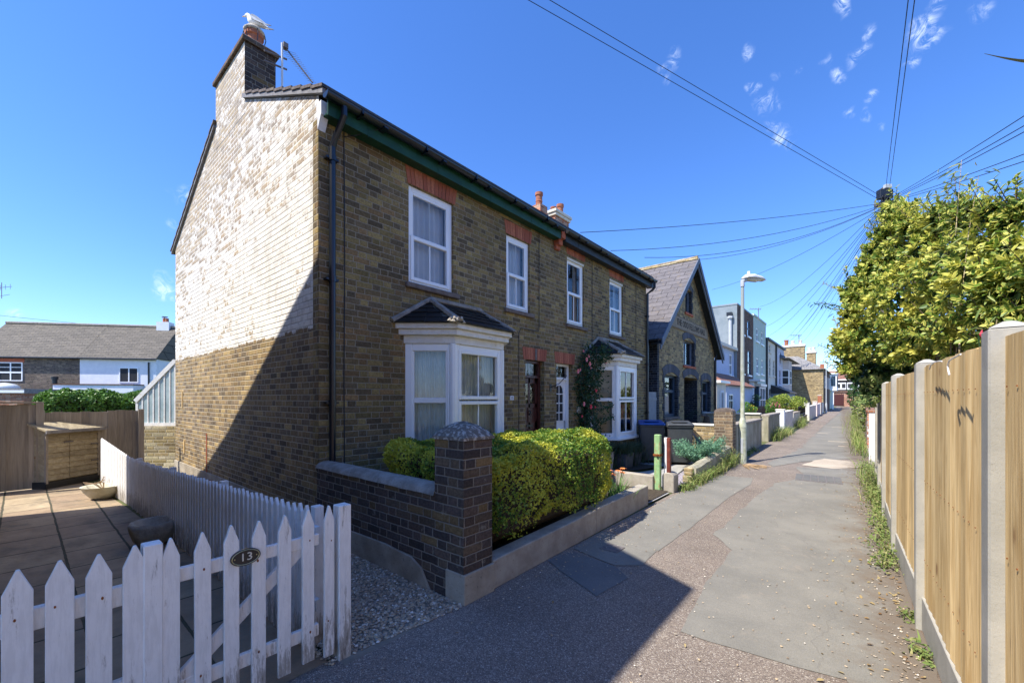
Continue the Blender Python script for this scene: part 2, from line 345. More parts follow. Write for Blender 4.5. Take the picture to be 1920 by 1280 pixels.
def arch_mat():
    m, t, out, b = mat('gauged_red_brick'); P = t.pos(); r = t.island()
    c = t.mix(r, (.30, .075, .04), (.50, .17, .09)); c = t.mix(t.sm(t.noise(P, 30, 4), .35, .7, 0, .5), c, (.22, .07, .045)); out(c, .9, t.bump(t.noise(P, 80, 3), .004)); return m
M_arch = arch_mat()
def arch_blue():
    m, t, out, b = mat('blue_black_arch_brick'); P = t.pos(); r = t.island()
    out(t.mix(r, (.05, .055, .07), (.10, .105, .125)), .85, t.bump(t.noise(P, 60, 3), .004)); return m
M_archblue = arch_blue()
M_sill = surf('stone_sill', (.13, .10, .085), (.21, .17, .145), 9, .9, .005, 60)
M_terracotta = surf('terracotta', (.30, .10, .055), (.42, .17, .095), 9, .8, .003, 50)
M_lead = surf('lead_flashing', (.17, .165, .17), (.27, .26, .26), 10, .75, .004, 40)
M_mortarfl = surf('cement_flaunching', (.34, .30, .24), (.55, .50, .42), 8, .95, .012, 40)
def slate_mat(name, a, b2, line, sx=.30, sy=.19, lichen=None, rough=.75, lic=.6):
    m, t, out, b = mat(name); uv = t.uv(); n = t.new('ShaderNodeTexBrick'); t.l.new(uv, n.inputs['Vector'])
    n.inputs['Scale'].default_value = 1; n.inputs['Brick Width'].default_value = sx; n.inputs['Row Height'].default_value = sy
    n.inputs['Mortar Size'].default_value = .010; n.inputs['Mortar Smooth'].default_value = .2; n.inputs['Bias'].default_value = 0
    n.inputs['Color1'].default_value = (*a, 1); n.inputs['Color2'].default_value = (*b2, 1); n.inputs['Mortar'].default_value = (*line, 1); n.offset = .5
    P = t.pos(); c = t.mix(1, n.outputs['Color'], t.ramp(t.noise(P, 9, 5, .7), [(.3, (.75, .75, .75)), (.7, (1.2, 1.2, 1.2))]), 'MULTIPLY')
    if lichen: c = t.mix(t.sm(t.noise(P, 5.5, 5, .7), .56, .70, 0, lic), c, lichen)
    vv = t.sep(uv)[1]; fr = t.m('FRACT', t.m('DIVIDE', vv, sy)); h = t.m('SUBTRACT', t.m('MULTIPLY', n.outputs['Fac'], -.6), fr)
    out(c, rough, t.bump(h, .012)); b.inputs['Specular IOR Level'].default_value = .3; return m
M_slate = slate_mat('bay_slate', (.085, .105, .10), (.14, .155, .14), (.015, .015, .015), .26, .14, rough=.5)
M_hallslate = slate_mat('hall_slate', (.125, .114, .116), (.16, .146, .148), (.045, .04, .042), .52, .27, (.24, .17, .07), lic=.4)
M_conctile = slate_mat('brown_roof_tile', (.13, .10, .08), (.19, .15, .12), (.05, .04, .03), .33, .3, (.25, .22, .15))
M_oldslate = slate_mat('old_slate', (.10, .088, .072), (.15, .13, .105), (.035, .03, .025), .55, .22, (.22, .18, .11), lic=.7)
M_redtile = slate_mat('red_brown_tile', (.24, .11, .075), (.30, .15, .10), (.12, .06, .04), .25, .3)
M_greyslate = slate_mat('far_slate', (.20, .195, .19), (.27, .26, .25), (.10, .10, .10), .4, .3)
def wood(name, a, b2, knots=True, spread=.35, rough=.75, ax=2, island=True):
    m, t, out, b = mat(name); P = t.pos(); r = t.island()
    off = t.comb(t.m('MULTIPLY', r, 17), t.m('MULTIPLY', r, 31), t.m('MULTIPLY', r, 9)); sc = [7, 7, 7]; sc[ax] = .55
    Q = t.vm('ADD', t.vm('MULTIPLY', P, tuple(sc)), off)
    g1 = t.noise(Q, 1.6, 4, .6, dist=1.2); g2 = t.noise(t.vm('MULTIPLY', P, tuple(4*s_*(2 if i != ax else 1) for i, s_ in enumerate(sc))), 1.5, 3, .7)
    c = t.mix(t.sm(g1, .3, .7), a, b2)
    c = t.mix(t.sm(g2, .52, .75, 0, .35), c, tuple(k*.45 for k in a))
    c = t.mix(1, c, t.ramp(r, [(0, (1-spread,)*3), (1, (1+spread,)*3)]), 'MULTIPLY')
    if knots:
        ks = [3.5, 3.5, 3.5]; ks[ax] = 1.5
        d = t.vor(t.vm('ADD', t.vm('MULTIPLY', P, tuple(ks)), off), 1.3); c = t.mix(t.sm(d, .10, .05, 0, .8), c, (.20, .09, .035)); c = t.mix(t.sm(d, .16, .08, 0, .2), c, (.28, .17, .08))
    out(c, rough, t.bump(t.m('ADD', g1, g2), .003)); b.inputs['Specular IOR Level'].default_value = .25; return m
M_board = wood('featheredge_board', (.50, .325, .135), (.78, .575, .29), spread=.24)
M_oldboard = wood('grey_fence_board', (.24, .205, .165), (.36, .315, .255), spread=.25)
M_shed = wood('shed_board', (.27, .22, .14), (.39, .33, .215), ax=0, spread=.2)
M_bark = surf('bark', (.10, .07, .045), (.17, .12, .08), 20, .95, .006)
M_curtain = surf('net_curtain', (.74, .76, .80), (.84, .85, .88), 3, .95)
M_curtain2 = surf('pleated_curtain', (.62, .68, .70), (.78, .82, .82), 3, .95)
M_room = surf('dim_room', (.03, .032, .035), (.04, .042, .045), 2, .9)  # near-black colour stands in for the darkness of unlit rooms
M_blind = surf('slatted_blind', (.46, .44, .38), (.55, .53, .46), 3, .8)
def glass_mat(name='window_glass', tint=(.90, .94, .95), ior=1.5, gain=1.0):
    m = bpy.data.materials.new(name); m.use_nodes = True; t = NT(m.node_tree); m.node_tree.nodes.remove(m.node_tree.nodes['Principled BSDF'])
    o = m.node_tree.nodes['Material Output']; fr = t.new('ShaderNodeFresnel'); fr.inputs['IOR'].default_value = ior
    tr = t.new('ShaderNodeBsdfTransparent'); tr.inputs[0].default_value = (*tint, 1); gl = t.new('ShaderNodeBsdfGlossy'); gl.inputs['Roughness'].default_value = .015
    mx = t.new('ShaderNodeMixShader'); t.l.new(t.m('MULTIPLY', fr.outputs[0], gain, clamp=True), mx.inputs[0]); t.l.new(tr.outputs[0], mx.inputs[1]); t.l.new(gl.outputs[0], mx.inputs[2]); t.l.new(mx.outputs[0], o.inputs[0]); return m
M_glass = glass_mat(gain=1.6)
M_lanternglass = surf('lantern_glass', (.65, .66, .62), (.75, .76, .72), 5, .2, spec=.6)
M_obscure = surf('obscure_glass', (.28, .36, .36), (.40, .48, .47), 4, .25, spec=.5)
M_mahogany = surf('mahogany_door', (.055, .013, .010), (.085, .022, .016), 12, .35, .002, 40, spec=.5)
M_metal = surf('galvanised_steel', (.40, .41, .42), (.52, .53, .54), 12, .45, metallic=.6)
M_iron = surf('cast_iron', (.13, .115, .11), (.2, .18, .17), 20, .7, .003, 60)
M_lamp = surf('lichened_lamp_paint', (.38, .40, .26), (.55, .56, .46), 10, .7, .002, 40, extra=lambda t, P, c: t.mix(t.sm(t.sep(P)[2], 1.5, 3.4), c, (.34, .37, .35)))
M_lampgrey = surf('grey_lamp_paint', (.42, .44, .45), (.5, .52, .53), 10, .6)
M_lamphead = surf('lamp_head_shell', (.62, .62, .60), (.72, .72, .70), 10, .5)
M_polewood = surf('creosoted_pole', (.10, .08, .06), (.2, .165, .13), 12, .9, .004, 30)
M_wire = surf('black_cable', (.02, .025, .035), (.03, .035, .045), 3, .6)
M_aerial = surf('aerial_metal', (.22, .22, .24), (.32, .32, .34), 9, .5, metallic=.5)
M_bin = surf('bin_plastic', (.045, .05, .055), (.065, .07, .075), 4, .5, .001, 200, spec=.4)
M_binlid = surf('blue_bin_lid', (.02, .07, .28), (.03, .10, .36), 4, .4, spec=.4)
M_gull = surf('gull_white', (.78, .77, .74), (.86, .85, .82), 20, .8)
M_gullgrey = surf('gull_grey_wing', (.42, .44, .46), (.55, .57, .6), 20, .8)
M_bill = surf('gull_bill', (.75, .5, .12), (.8, .45, .2), 20, .5)
M_stone = surf('weathered_stone', (.30, .26, .20), (.48, .43, .35), 9, .95, .012, 34)
M_stonelight = surf('pale_stone_bowl', (.42, .39, .28), (.60, .56, .44), 8, .9, .006, 34)
M_slatepl = surf('slate_planter', (.055, .06, .065), (.10, .105, .11), 10, .7, .003, 50)
M_soil = surf('soil', (.045, .035, .025), (.09, .07, .05), 20, .95, .02, 40)
M_greenpost = surf('green_peeling_paint', (.22, .38, .16), (.34, .50, .24), 9, .7, .003, 40, extra=lambda t, P, c: t.mix(t.sm(t.noise(t.vm('MULTIPLY', P, (9, 9, 2.5)), 1.5, 4, .7), .55, .62), c, (.34, .24, .12)))
M_redpost = surf('red_brown_paint', (.12, .03, .022), (.2, .05, .035), 12, .5)
M_palewhite = surf('white_render', (.74, .76, .80), (.82, .83, .86), 3, .85, .003, 40)
M_bluehouse = surf('blue_render', (.46, .52, .68), (.52, .58, .74), 3, .85)
M_greyrender = surf('grey_render', (.21, .25, .27), (.27, .31, .33), 2, .9, .01, 16)
M_greenrender = surf('sage_green_render', (.47, .55, .48), (.53, .61, .54), 2, .9)
M_creamrender = surf('cream_render', (.68, .62, .53), (.76, .70, .61), 2, .9)
M_lilac = surf('lilac_render', (.56, .55, .64), (.62, .61, .70), 2, .9)
M_pink = surf('pink_render', (.60, .49, .44), (.68, .56, .50), 2, .9)
M_pinkwall = surf('pale_pink_wall', (.70, .58, .56), (.76, .65, .62), 3, .9, .004, 20)
M_whitewall = surf('cream_white_wall', (.66, .62, .54), (.80, .77, .70), 3, .9, .004, 20, extra=lambda t, P, c: t.mix(t.sm(t.noise(P, 5, 5, .7), .55, .72, 0, .5), c, (.42, .36, .28)))
M_bluedoor = surf('dark_blue_joinery', (.018, .040, .075), (.03, .06, .10), 5, .45, spec=.4)
M_greyjoin = surf('blue_grey_bargeboard', (.10, .125, .17), (.14, .165, .21), 5, .6)
M_signstone = surf('sandstone_panel', (.25, .20, .14), (.32, .26, .19), 6, .9, .003, 40)
M_letter = surf('carved_letter', (.045, .04, .035), (.06, .05, .045), 6, .9)
M_gate = surf('grey_gate_paint', (.26, .27, .28), (.33, .34, .35), 5, .8)
M_brass = surf('brass', (.5, .42, .22), (.6, .52, .3), 10, .4, metallic=.7)
M_redflower = surf('rose_petal', (.70, .03, .07), (.85, .12, .16), 30, .7)
M_pinkflower = surf('pink_petal', (.75, .18, .22), (.85, .38, .38), 30, .7)
M_orange = surf('orange_petal', (.85, .20, .05), (.95, .36, .10), 30, .6)
M_yellowfl = surf('yellow_petal', (.85, .65, .05), (.9, .75, .1), 30, .6)
M_dry = surf('dry_twigs', (.28, .18, .10), (.42, .3, .18), 30, .9)
def leafmat(name, cols, margin=None, mw=.55, rough=.45, trans=.25, seedsc=1.0, patch=None):
    m, t, out, b = mat(name); r = t.island(); P = t.pos()
    n = len(cols); c = t.ramp(r, [(i/(n-1), k) for i, k in enumerate(cols)])
    if patch:   # whole sprays of the other leaf colour
        pm = t.sm(t.noise(P, patch[1], 3, .6), patch[2], patch[2]+.10, 0, .9); c = t.mix(pm, c, t.ramp(t.m('FRACT', t.m('MULTIPLY', r, 7.3)), [(0, patch[0]), (1, tuple(k*.7 for k in patch[0]))]))
    if margin:
        u = t.sep(t.uv())[0]; k = t.m('ADD', u, t.m('MULTIPLY', t.m('SUBTRACT', t.m('FRACT', t.m('MULTIPLY', r, 13.7)), .5), .9))
        c = t.mix(t.sm(k, mw-.1, mw+.1), c, margin)
    out(c, rough); b.inputs['Specular IOR Level'].default_value = .35
    tl = t.new('ShaderNodeBsdfTranslucent'); t.l.new(c, tl.inputs[0]); mx = t.new('ShaderNodeMixShader'); mx.inputs[0].default_value = trans
    o = m.node_tree.nodes['Material Output']; t.l.new(b.outputs[0], mx.inputs[1]); t.l.new(tl.outputs[0], mx.inputs[2]); t.l.new(mx.outputs[0], o.inputs[0]); return m
L_hedge = leafmat('euonymus_leaf', [(.045, .14, .02), (.10, .22, .03), (.07, .18, .02), (.16, .28, .04)], (.58, .60, .07), .75, trans=.35, patch=((.74, .70, .08), 1.3, .47))
L_laurel = leafmat('variegated_leaf', [(.07, .14, .02), (.14, .24, .035), (.24, .34, .06), (.38, .44, .09)], (.78, .72, .16), .56, trans=.35, patch=((.62, .60, .11), 1.9, .52))
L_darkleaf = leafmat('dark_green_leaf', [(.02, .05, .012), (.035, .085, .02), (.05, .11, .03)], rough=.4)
L_back = leafmat('clipped_hedge_leaf', [(.05, .13, .02), (.10, .22, .035), (.15, .28, .05)], rough=.35)
L_rose = leafmat('rose_leaf', [(.012, .04, .015), (.025, .07, .022), (.035, .09, .03)])
L_juniper = leafmat('juniper_leaf', [(.11, .25, .15), (.16, .33, .20), (.24, .42, .27)], rough=.7)
L_weed = leafmat('weed_leaf', [(.10, .17, .04), (.20, .26, .07), (.32, .30, .12)], rough=.7)
L_grass = leafmat('grass_blade', [(.12, .20, .04), (.22, .30, .07), (.42, .38, .17)], rough=.7)
L_lily = leafmat('lily_blade', [(.08, .20, .04), (.16, .32, .07), (.22, .38, .10)], rough=.5)
L_lav = leafmat('lavender_leaf', [(.035, .065, .035), (.06, .10, .05), (.08, .12, .07)], rough=.8)
L_bamboo = leafmat('bamboo_leaf', [(.16, .24, .06), (.26, .34, .10), (.40, .42, .16)], rough=.5)
L_maple = leafmat('golden_shrub_leaf', [(.16, .24, .03), (.28, .36, .05), (.36, .40, .08)], rough=.6)
# ---- grounds
def lane_mat():
    m, t, out, b = mat('aggregate_asphalt'); P = t.pos(); x, y, z = t.sep(P)
    v = t.new('ShaderNodeTexVoronoi', feature='F1'); t.l.new(P, v.inputs['Vector']); v.inputs['Scale'].default_value = 150
    stone = t.ramp(t.sep(v.outputs['Color'])[0], [(0, (.15, .125, .105)), (.3, (.23, .19, .16)), (.6, (.30, .25, .205)), (.88, (.38, .33, .275)), (1, (.58, .54, .47))])
    c = t.mix(t.sm(v.outputs['Distance'], .35, .6, 0, .45), stone, (.12, .10, .095))
    big = t.noise(P, .9, 5, .65); c = t.mix(1, c, t.ramp(big, [(.3, (.78, .76, .75)), (.7, (1.15, 1.12, 1.08))]), 'MULTIPLY')
    # silt and leaf litter gathered along the fence foot
    e = t.m('ADD', t.m('SUBTRACT', .40, t.m('MULTIPLY', y, .03)), t.m('MULTIPLY', x, -1.0))
    s = t.m('ADD', e, t.m('MULTIPLY', t.m('SUBTRACT', t.noise(P, 3, 5, .7), .5), 1.1)); c = t.mix(t.sm(s, .45, .0, 0, .7), c, (.16, .11, .07))
    out(c, .9, t.bump(v.outputs['Distance'], .006)); b.inputs['Specular IOR Level'].default_value = .3; return m
M_lane = lane_mat()
def patch_mat(name, a, b2, sc=1.0, worn=.3):
    m, t, out, b = mat(name); P = t.pos(); n = t.noise(P, 1.1, 6, .7); f = t.noise(P, 160, 3, .7)
    c = t.mix(t.sm(n, .3, .7), a, b2); c = t.mix(1, c, t.ramp(f, [(.3, (.78, .78, .78)), (.7, (1.2, 1.2, 1.2))]), 'MULTIPLY')
    c = t.mix(t.sm(t.noise(P, 2.6, 6, .75), .57, .68, 0, worn), c, (.33, .28, .22))
    c = t.mix(t.sm(t.noise(t.vm('MULTIPLY', P, (1, .35, 1)), 5, 6, .8), .63, .70, 0, worn), c, (.40, .36, .29))
    x, y, z = t.sep(P); e = t.m('ADD', t.m('SUBTRACT', .40, t.m('MULTIPLY', y, .03)), t.m('MULTIPLY', x, -1.0))
    s = t.m('ADD', e, t.m('MULTIPLY', t.m('SUBTRACT', t.noise(P, 3, 5, .7), .5), 1.1)); c = t.mix(t.sm(s, .42, .0, 0, .75), c, (.15, .11, .075))
    k = t.vor(t.vm('ADD', P, t.vm('SCALE', t.noise(P, 2, 3, .6, col=True), scale=.35)), .55, 'DISTANCE_TO_EDGE'); c = t.mix(t.sm(k, .004, .001, 0, .22), c, (.10, .09, .08))
    out(c, .88, t.bump(t.m('ADD', f, t.noise(P, 30, 4)), .003)); b.inputs['Specular IOR Level'].default_value = .3; return m
M_patch = patch_mat('grey_asphalt_patch', (.178, .170, .148), (.235, .222, .19))
M_patch2 = patch_mat('dark_asphalt_patch', (.125, .125, .12), (.17, .165, .155), worn=.1)
M_patch3 = patch_mat('sandy_mortar_patch', (.40, .33, .25), (.50, .43, .33), worn=.2)
def paving():
    m, t, out, b = mat('riven_paving'); P = t.pos(); n = t.new('ShaderNodeTexBrick')
    wb = t.vm('ADD', t.vm('ADD', P, (.1, .17, 0)), t.vm('SCALE', t.vm('SUBTRACT', t.noise(P, 4, 3, .6, col=True), (.5, .5, .5)), scale=.02))
    rot = t.new('ShaderNodeMapping'); t.l.new(wb, rot.inputs[0]); rot.inputs['Rotation'].default_value = (0, 0, rad(0))
    t.l.new(rot.outputs[0], n.inputs['Vector']); n.inputs['Scale'].default_value = 1; n.inputs['Brick Width'].default_value = .62; n.inputs['Row Height'].default_value = .46; n.offset = .5
    n.inputs['Mortar Size'].default_value = .011; n.inputs['Mortar Smooth'].default_value = .3
    n.inputs['Color1'].default_value = (.30, .215, .14, 1); n.inputs['Color2'].default_value = (.40, .31, .20, 1); n.inputs['Mortar'].default_value = (.07, .065, .035, 1)
    c = t.mix(1, n.outputs['Color'], t.ramp(t.noise(P, 3, 6, .7), [(.3, (.72, .7, .66)), (.7, (1.2, 1.2, 1.16))]), 'MULTIPLY')
    c = t.mix(t.sm(t.noise(P, 1.4, 5, .7), .50, .66, 0, .55), c, (.13, .115, .08)); c = t.mix(t.sm(t.noise(P, 7, 6, .8), .6, .72, 0, .4), c, (.09, .10, .045))
    out(c, .9, t.bump(t.m('ADD', t.m('MULTIPLY', n.outputs['Fac'], -1.2), t.noise(P, 9, 6, .7)), .012)); return m
M_paving = paving()
def pebble():
    m, t, out, b = mat('pebble'); r = t.island(); out(t.ramp(r, [(0, (.17, .13, .095)), (.25, (.34, .26, .18)), (.5, (.46, .35, .22)), (.75, (.28, .25, .21)), (.92, (.56, .48, .36)), (1, (.75, .70, .62))]), .7); return m
M_pebble = pebble()
def slatechip():
    m, t, out, b = mat('slate_chip'); r = t.island(); out(t.ramp(r, [(0, (.16, .14, .17)), (.5, (.28, .25, .29)), (1, (.42, .38, .42))]), .7); return m
M_slatechip = slatechip()
M_ground = surf('earth_and_gravel', (.20, .17, .13), (.30, .26, .20), 4, .95, .01, 40)
M_grassland = surf('rough_ground', (.08, .10, .04), (.14, .15, .06), 2, .95, .02, 20)
M_path = surf('concrete_path', (.34, .33, .31), (.42, .41, .39), 4, .9, .002, 60)
# ------------------------------------------------------------------ setting: ground, lane, patches
def clip(poly, a, b, c):    # keep a*p0+b*p1<=c
    o = []
    for i in range(len(poly)):
        p, q = poly[i], poly[(i+1) % len(poly)]; fp, fq = a*p[0]+b*p[1]-c, a*q[0]+b*q[1]-c
        if fp <= 0: o.append(p)
        if (fp < 0 < fq) or (fq < 0 < fp):
            k = fp/(fp-fq); o.append((p[0]+(q[0]-p[0])*k, p[1]+(q[1]-p[1])*k))
    return o
def sheet(name, pts, z, m, jag=0, seed=0):
    rg = random.Random(seed); P = []
    if jag:
        for i in range(len(pts)):
            a, b = Vector(pts[i][:2]), Vector(pts[(i+1) % len(pts)][:2]); n = max(1, int((b-a).length/.12)); d = (b-a).normalized(); nn = Vector((-d.y, d.x))
            for k in range(n):
                q = a+(b-a)*(k/n); q += nn*jag*mnoise.noise((q.x*3.1+seed, q.y*3.1, 0))*2; P.append((q.x, q.y, z))
    else: P = [(p[0], p[1], z) for p in pts]
    o = MB().poly(P).build(name, m); return tag(o, kind='structure')
tag(MB().poly([(-400, -300, 0), (400, -300, 0), (400, 700, 0), (-400, 700, 0)]).build('ground', M_grassland), kind='structure')
def laneL(y): return -2.36-.0135*(y-2.2)
def laneR(y): return .40-.0165*y if y < 60 else -.6
sheet('lane', [(-2.52, -8), (.9, -8), (.75, 0), (laneR(30)+.1, 30), (laneR(60)+.1, 60), (-.1, 104), (-3.4, 104), (laneL(60), 60), (laneL(11), 11), (-2.40, 6), (-2.36, 2.2), (-2.50, 1.25)], .004, M_lane)
sheet('cross_road', [(-60, 104), (60, 104), (60, 111), (-60, 111)], .004, M_patch)
g = lambda u, v: tuple(atZ(u, v))[:2]
z6 = lambda a, b: g(850+a*.4323, 860+b*.4323)
sheet('road_patch', [z6(985,752), z6(1240,835), z6(1480,905), z6(1700,962), (.44, 1.5), (.33, 4), (.22, 9), (.12, 12.3), z6(1480,35), z6(1530,78), z6(1390,110), z6(1300,175), z6(1130,330), z6(1215,400), z6(1085,560)], .008, M_patch, .03, 3)
sheet('road_patch', [z6(690,352), z6(890,402), z6(1040,292), z6(1200,165), z6(1290,112), z6(1300,85), z6(1150,72), z6(980,150), z6(870,205), z6(790,290)], .0085, M_patch, .006, 5)
sheet('road_patch', [z6(400,440), z6(520,405), z6(700,470), z6(760,520), z6(620,600)], .009, M_patch2, .02, 6)
sheet('road_patch', [z6(520,390), z6(650,315), z6(780,350), z6(880,403), z6(820,465), z6(700,465)], .0092, M_patch, .006, 7)
sheet('road_patch', [g(1545,860), g(1625,868), g(1640,876), g(1560,879), g(1500,872)], .0125, M_patch3, .04, 8)
sheet('road_patch', [g(1500,842), g(1560,842), g(1618,838), g(1640,858), g(1500,866), g(1450,876), g(1440,868)], .0106, M_patch, .03, 9)
sheet('road_patch', [(-1.45, 15.6), (.05, 15.4), (-.3, 40), (-.55, 62), (-.3, 100), (-1.9, 100), (-1.75, 62), (-1.6, 30)], .0088, M_patch, .08, 10)
for i, (yy, x0, x1) in enumerate([(29, -1.2, -.25), (23.5, -1.5, -1.1), (17.5, -.55, -.05), (19.3, -.9, -.2), (44, -1.6, -.6)]):
    sheet('road_patch', [(x0, yy), (x1, yy+.1), (x1, yy+.3), (x0, yy+.22)], .0125, M_patch3, .02, 20+i)
sheet('yard', [(.62, -12), (30, -12), (30, 12), (.62, 12)], .006, M_ground)  # unseen pale ground added to bounce warm light onto the shaded fronts
sheet('patio', [(-2.47, -7), (-2.47, 1.22), (-8.3, 1.0), (-11.6, .8), (-11.6, -7)], .006, M_paving)
sheet('garden_bed', [(-2.4, 2.35), (-4.8, 2.35), (-4.8, 7), (-2.45, 7)], .05, M_soil)
sheet('gravel_strip_bed', [(-2.36, 1.25), (-2.36, 2.24), (-11.7, 2.24), (-11.7, 1.2)], .005, M_ground)
# ------------------------------------------------------------------ wall and window builders
def wall(axis, at, a0, a1, z0, z1, holes, depth, out, clips=(), mi=0, mb=None):
    # a wall face in the plane axis=at with real openings and reveals; out = +1/-1 side it faces
    mb = mb or MB(); P = (lambda a, z, d=0: (at-out*d, a, z)) if axis == 'x' else (lambda a, z, d=0: (a, at-out*d, z))
    A = sorted({a0, a1, *[h[0] for h in holes], *[h[1] for h in holes]}); Z = sorted({z0, z1, *[h[2] for h in holes], *[h[3] for h in holes]})
    for i in range(len(A)-1):
        for j in range(len(Z)-1):
            ca, cz = (A[i]+A[i+1])/2, (Z[j]+Z[j+1])/2
            if ca < a0 or ca > a1 or any(h[0] < ca < h[1] and h[2] < cz < h[3] for h in holes): continue
            q = [(A[i], Z[j]), (A[i+1], Z[j]), (A[i+1], Z[j+1]), (A[i], Z[j+1])]
            for c in clips: q = clip(q, *c)
            if len(q) < 3: continue
            if (axis == 'x') != (out > 0): q = q[::-1]
            mb.poly([P(a, z) for a, z in q], mi=mi)
    for h in holes:
        d = h[4] if len(h) > 4 else depth
        mb.poly([P(h[0], h[2]), P(h[0], h[3]), P(h[0], h[3], d), P(h[0], h[2], d)], mi=mi); mb.poly([P(h[1], h[2]), P(h[1], h[3]), P(h[1], h[3], d), P(h[1], h[2], d)], mi=mi)
        mb.poly([P(h[0], h[2]), P(h[1], h[2]), P(h[1], h[2], d), P(h[0], h[2], d)], mi=mi); mb.poly([P(h[0], h[3]), P(h[1], h[3]), P(h[1], h[3], d), P(h[0], h[3], d)], mi=mi)
    return mb
def frame_panel(o, e, n, w, z0, z1, fw, th, transoms=(), mullions=(), bar=.022, mb=None):
    """frame in a vertical plane: o = corner (x,y), e = unit along, n = unit outwards"""
    mb = mb or MB(); o, e, n = Vector(o), Vector(e), Vector(n)
    def bx(a0, a1, c0, c1, t0, t1):
        v = []
        for z in (c0, c1):
            for (a, t_) in ((a0, t0), (a1, t0), (a1, t1), (a0, t1)):
                p = o+e*a+n*t_; v.append((p.x, p.y, z))
        mb.add(v, [(0,3,2,1),(4,5,6,7),(0,1,5,4),(1,2,6,5),(2,3,7,6),(3,0,4,7)])
    bx(0, fw, z0, z1, 0, th); bx(w-fw, w, z0, z1, 0, th); bx(fw, w-fw, z0, z0+fw, 0, th*.98); bx(fw, w-fw, z1-fw, z1, 0, th*.98)
    for (z, h) in transoms: bx(fw, w-fw, z-h/2, z+h/2, 0, th*.95)
    for a in mullions: bx(a-bar/2, a+bar/2, z0+fw, z1-fw, th*.25, th*.6)
    return mb
def pane_mb(o, e, n, w, z0, z1, off):
    o, e, n = Vector(o), Vector(e), Vector(n); a, b = o+n*off, o+e*w+n*off; return MB().poly([(a.x, a.y, z0), (b.x, b.y, z0), (b.x, b.y, z1), (a.x, a.y, z1)])
def drape(o, e, n, w, z0, z1, off, amp=.026, per=.09, seed=0, mb=None):
    o, e, n = Vector(o), Vector(e), Vector(n); mb = mb or MB(); N = max(8, int(w/per*7)); vs = []; rg = random.Random(seed); ph = rg.uniform(0, 6)
    for j, z in enumerate((z0, (z0+z1)/2, z1)):
        for i in range(N+1):
            a = w*i/N; t_ = off+amp*math.sin(a/per*6.283+ph+1.3*math.sin(a*7+j*.25))*(1.1-.2*j)+.006*math.sin(a*60)
            p = o+e*a+n*t_; vs.append((p.x, p.y, z))
    mb.add(vs, [(j*(N+1)+i, j*(N+1)+i+1, (j+1)*(N+1)+i+1, (j+1)*(N+1)+i) for j in range(2) for i in range(N)]); return mb
def sash(parent, x, y0, y1, z0, z1, seed=0, label=None, dark=False, fm=None, cm=None):
    w = y1-y0; o, e, n = (x-.10, y0), (0, 1), (1, 0); zt = z0+(z1-z0)*.475
    f = frame_panel(o, e, n, w, z0, z1, .078, .06)
    for (a, b, th) in ((zt-.01, z1-.055, .05), (z0+.05, zt+.03, .072)):
        frame_panel((x-.095, y0+.055), e, n, w-.11, a, b, .055, th, mullions=((w-.11)/2,), mb=f)
    wn = f.build('window', fm or M_white, parent, bevel=.006); 
    if label: tag(wn, label)
    pane_mb((x-.06, y0+.05), e, n, w-.1, z0+.05, z1-.05, 0).build('pane', M_glass, wn)
    if not dark: drape((x-.19, y0+.02), e, n, w-.04, z0, z1, 0, seed=seed).build('curtain', cm or M_curtain, wn, smooth=True)
    else: drape((x-.19, y0+.02), e, n, w*.22, z0, z1, 0, seed=seed, mb=drape((x-.19, y1-w*.22), e, n, w*.2, z0, z1, 0, seed=seed+1)).build('curtain', M_curtain, wn, smooth=True)
    MB().box(x-.05, x+.055, y0-.06, y1+.10, z0-.075, z0-.002).build('sill', M_sill, wn, bevel=.01)
    return wn
def flat_arch(mb, x, y0, y1, z0, z1, splay=.05, nb=12, proud=.008):
    rg = random.Random(int(y0*100)); cy = (y0+y1)/2
    for i in range(nb):
        a, b = i/nb, (i+1)/nb; g_ = .004
        yb0, yb1 = y0+(y1-y0)*a+g_, y0+(y1-y0)*b-g_; w2 = (y1-y0)+2*splay; yt0, yt1 = y0-splay+w2*a+g_, y0-splay+w2*b-g_
        pr = proud+rg.uniform(-.003, .003); mb.prism([(x-.02, yb0, z0), (x-.02, yb1, z0), (x-.02, yt1, z1), (x-.02, yt0, z1)], (pr+.02, 0, 0))
    return mb
def seg_arch(mb, x, y0, y1, z0, rise, th, nb=12, proud=.012, extra=.0, out=1):
    cy, hw = (y0+y1)/2, (y1-y0)/2+extra; Rr = (hw*hw+rise*rise)/(2*rise); cz = z0+rise-Rr; a0 = math.asin(min(1, hw/Rr))
    for i in range(nb):
        a, b = -a0+2*a0*(i+.06)/nb, -a0+2*a0*(i+.94)/nb; q = []
        for (ang, rr) in ((a, Rr), (b, Rr), (b, Rr+th), (a, Rr+th)): q.append((x-.02, cy+rr*math.sin(ang), cz+rr*math.cos(ang)))
        mb.prism(q, (proud+.02, 0, 0))
    return mb
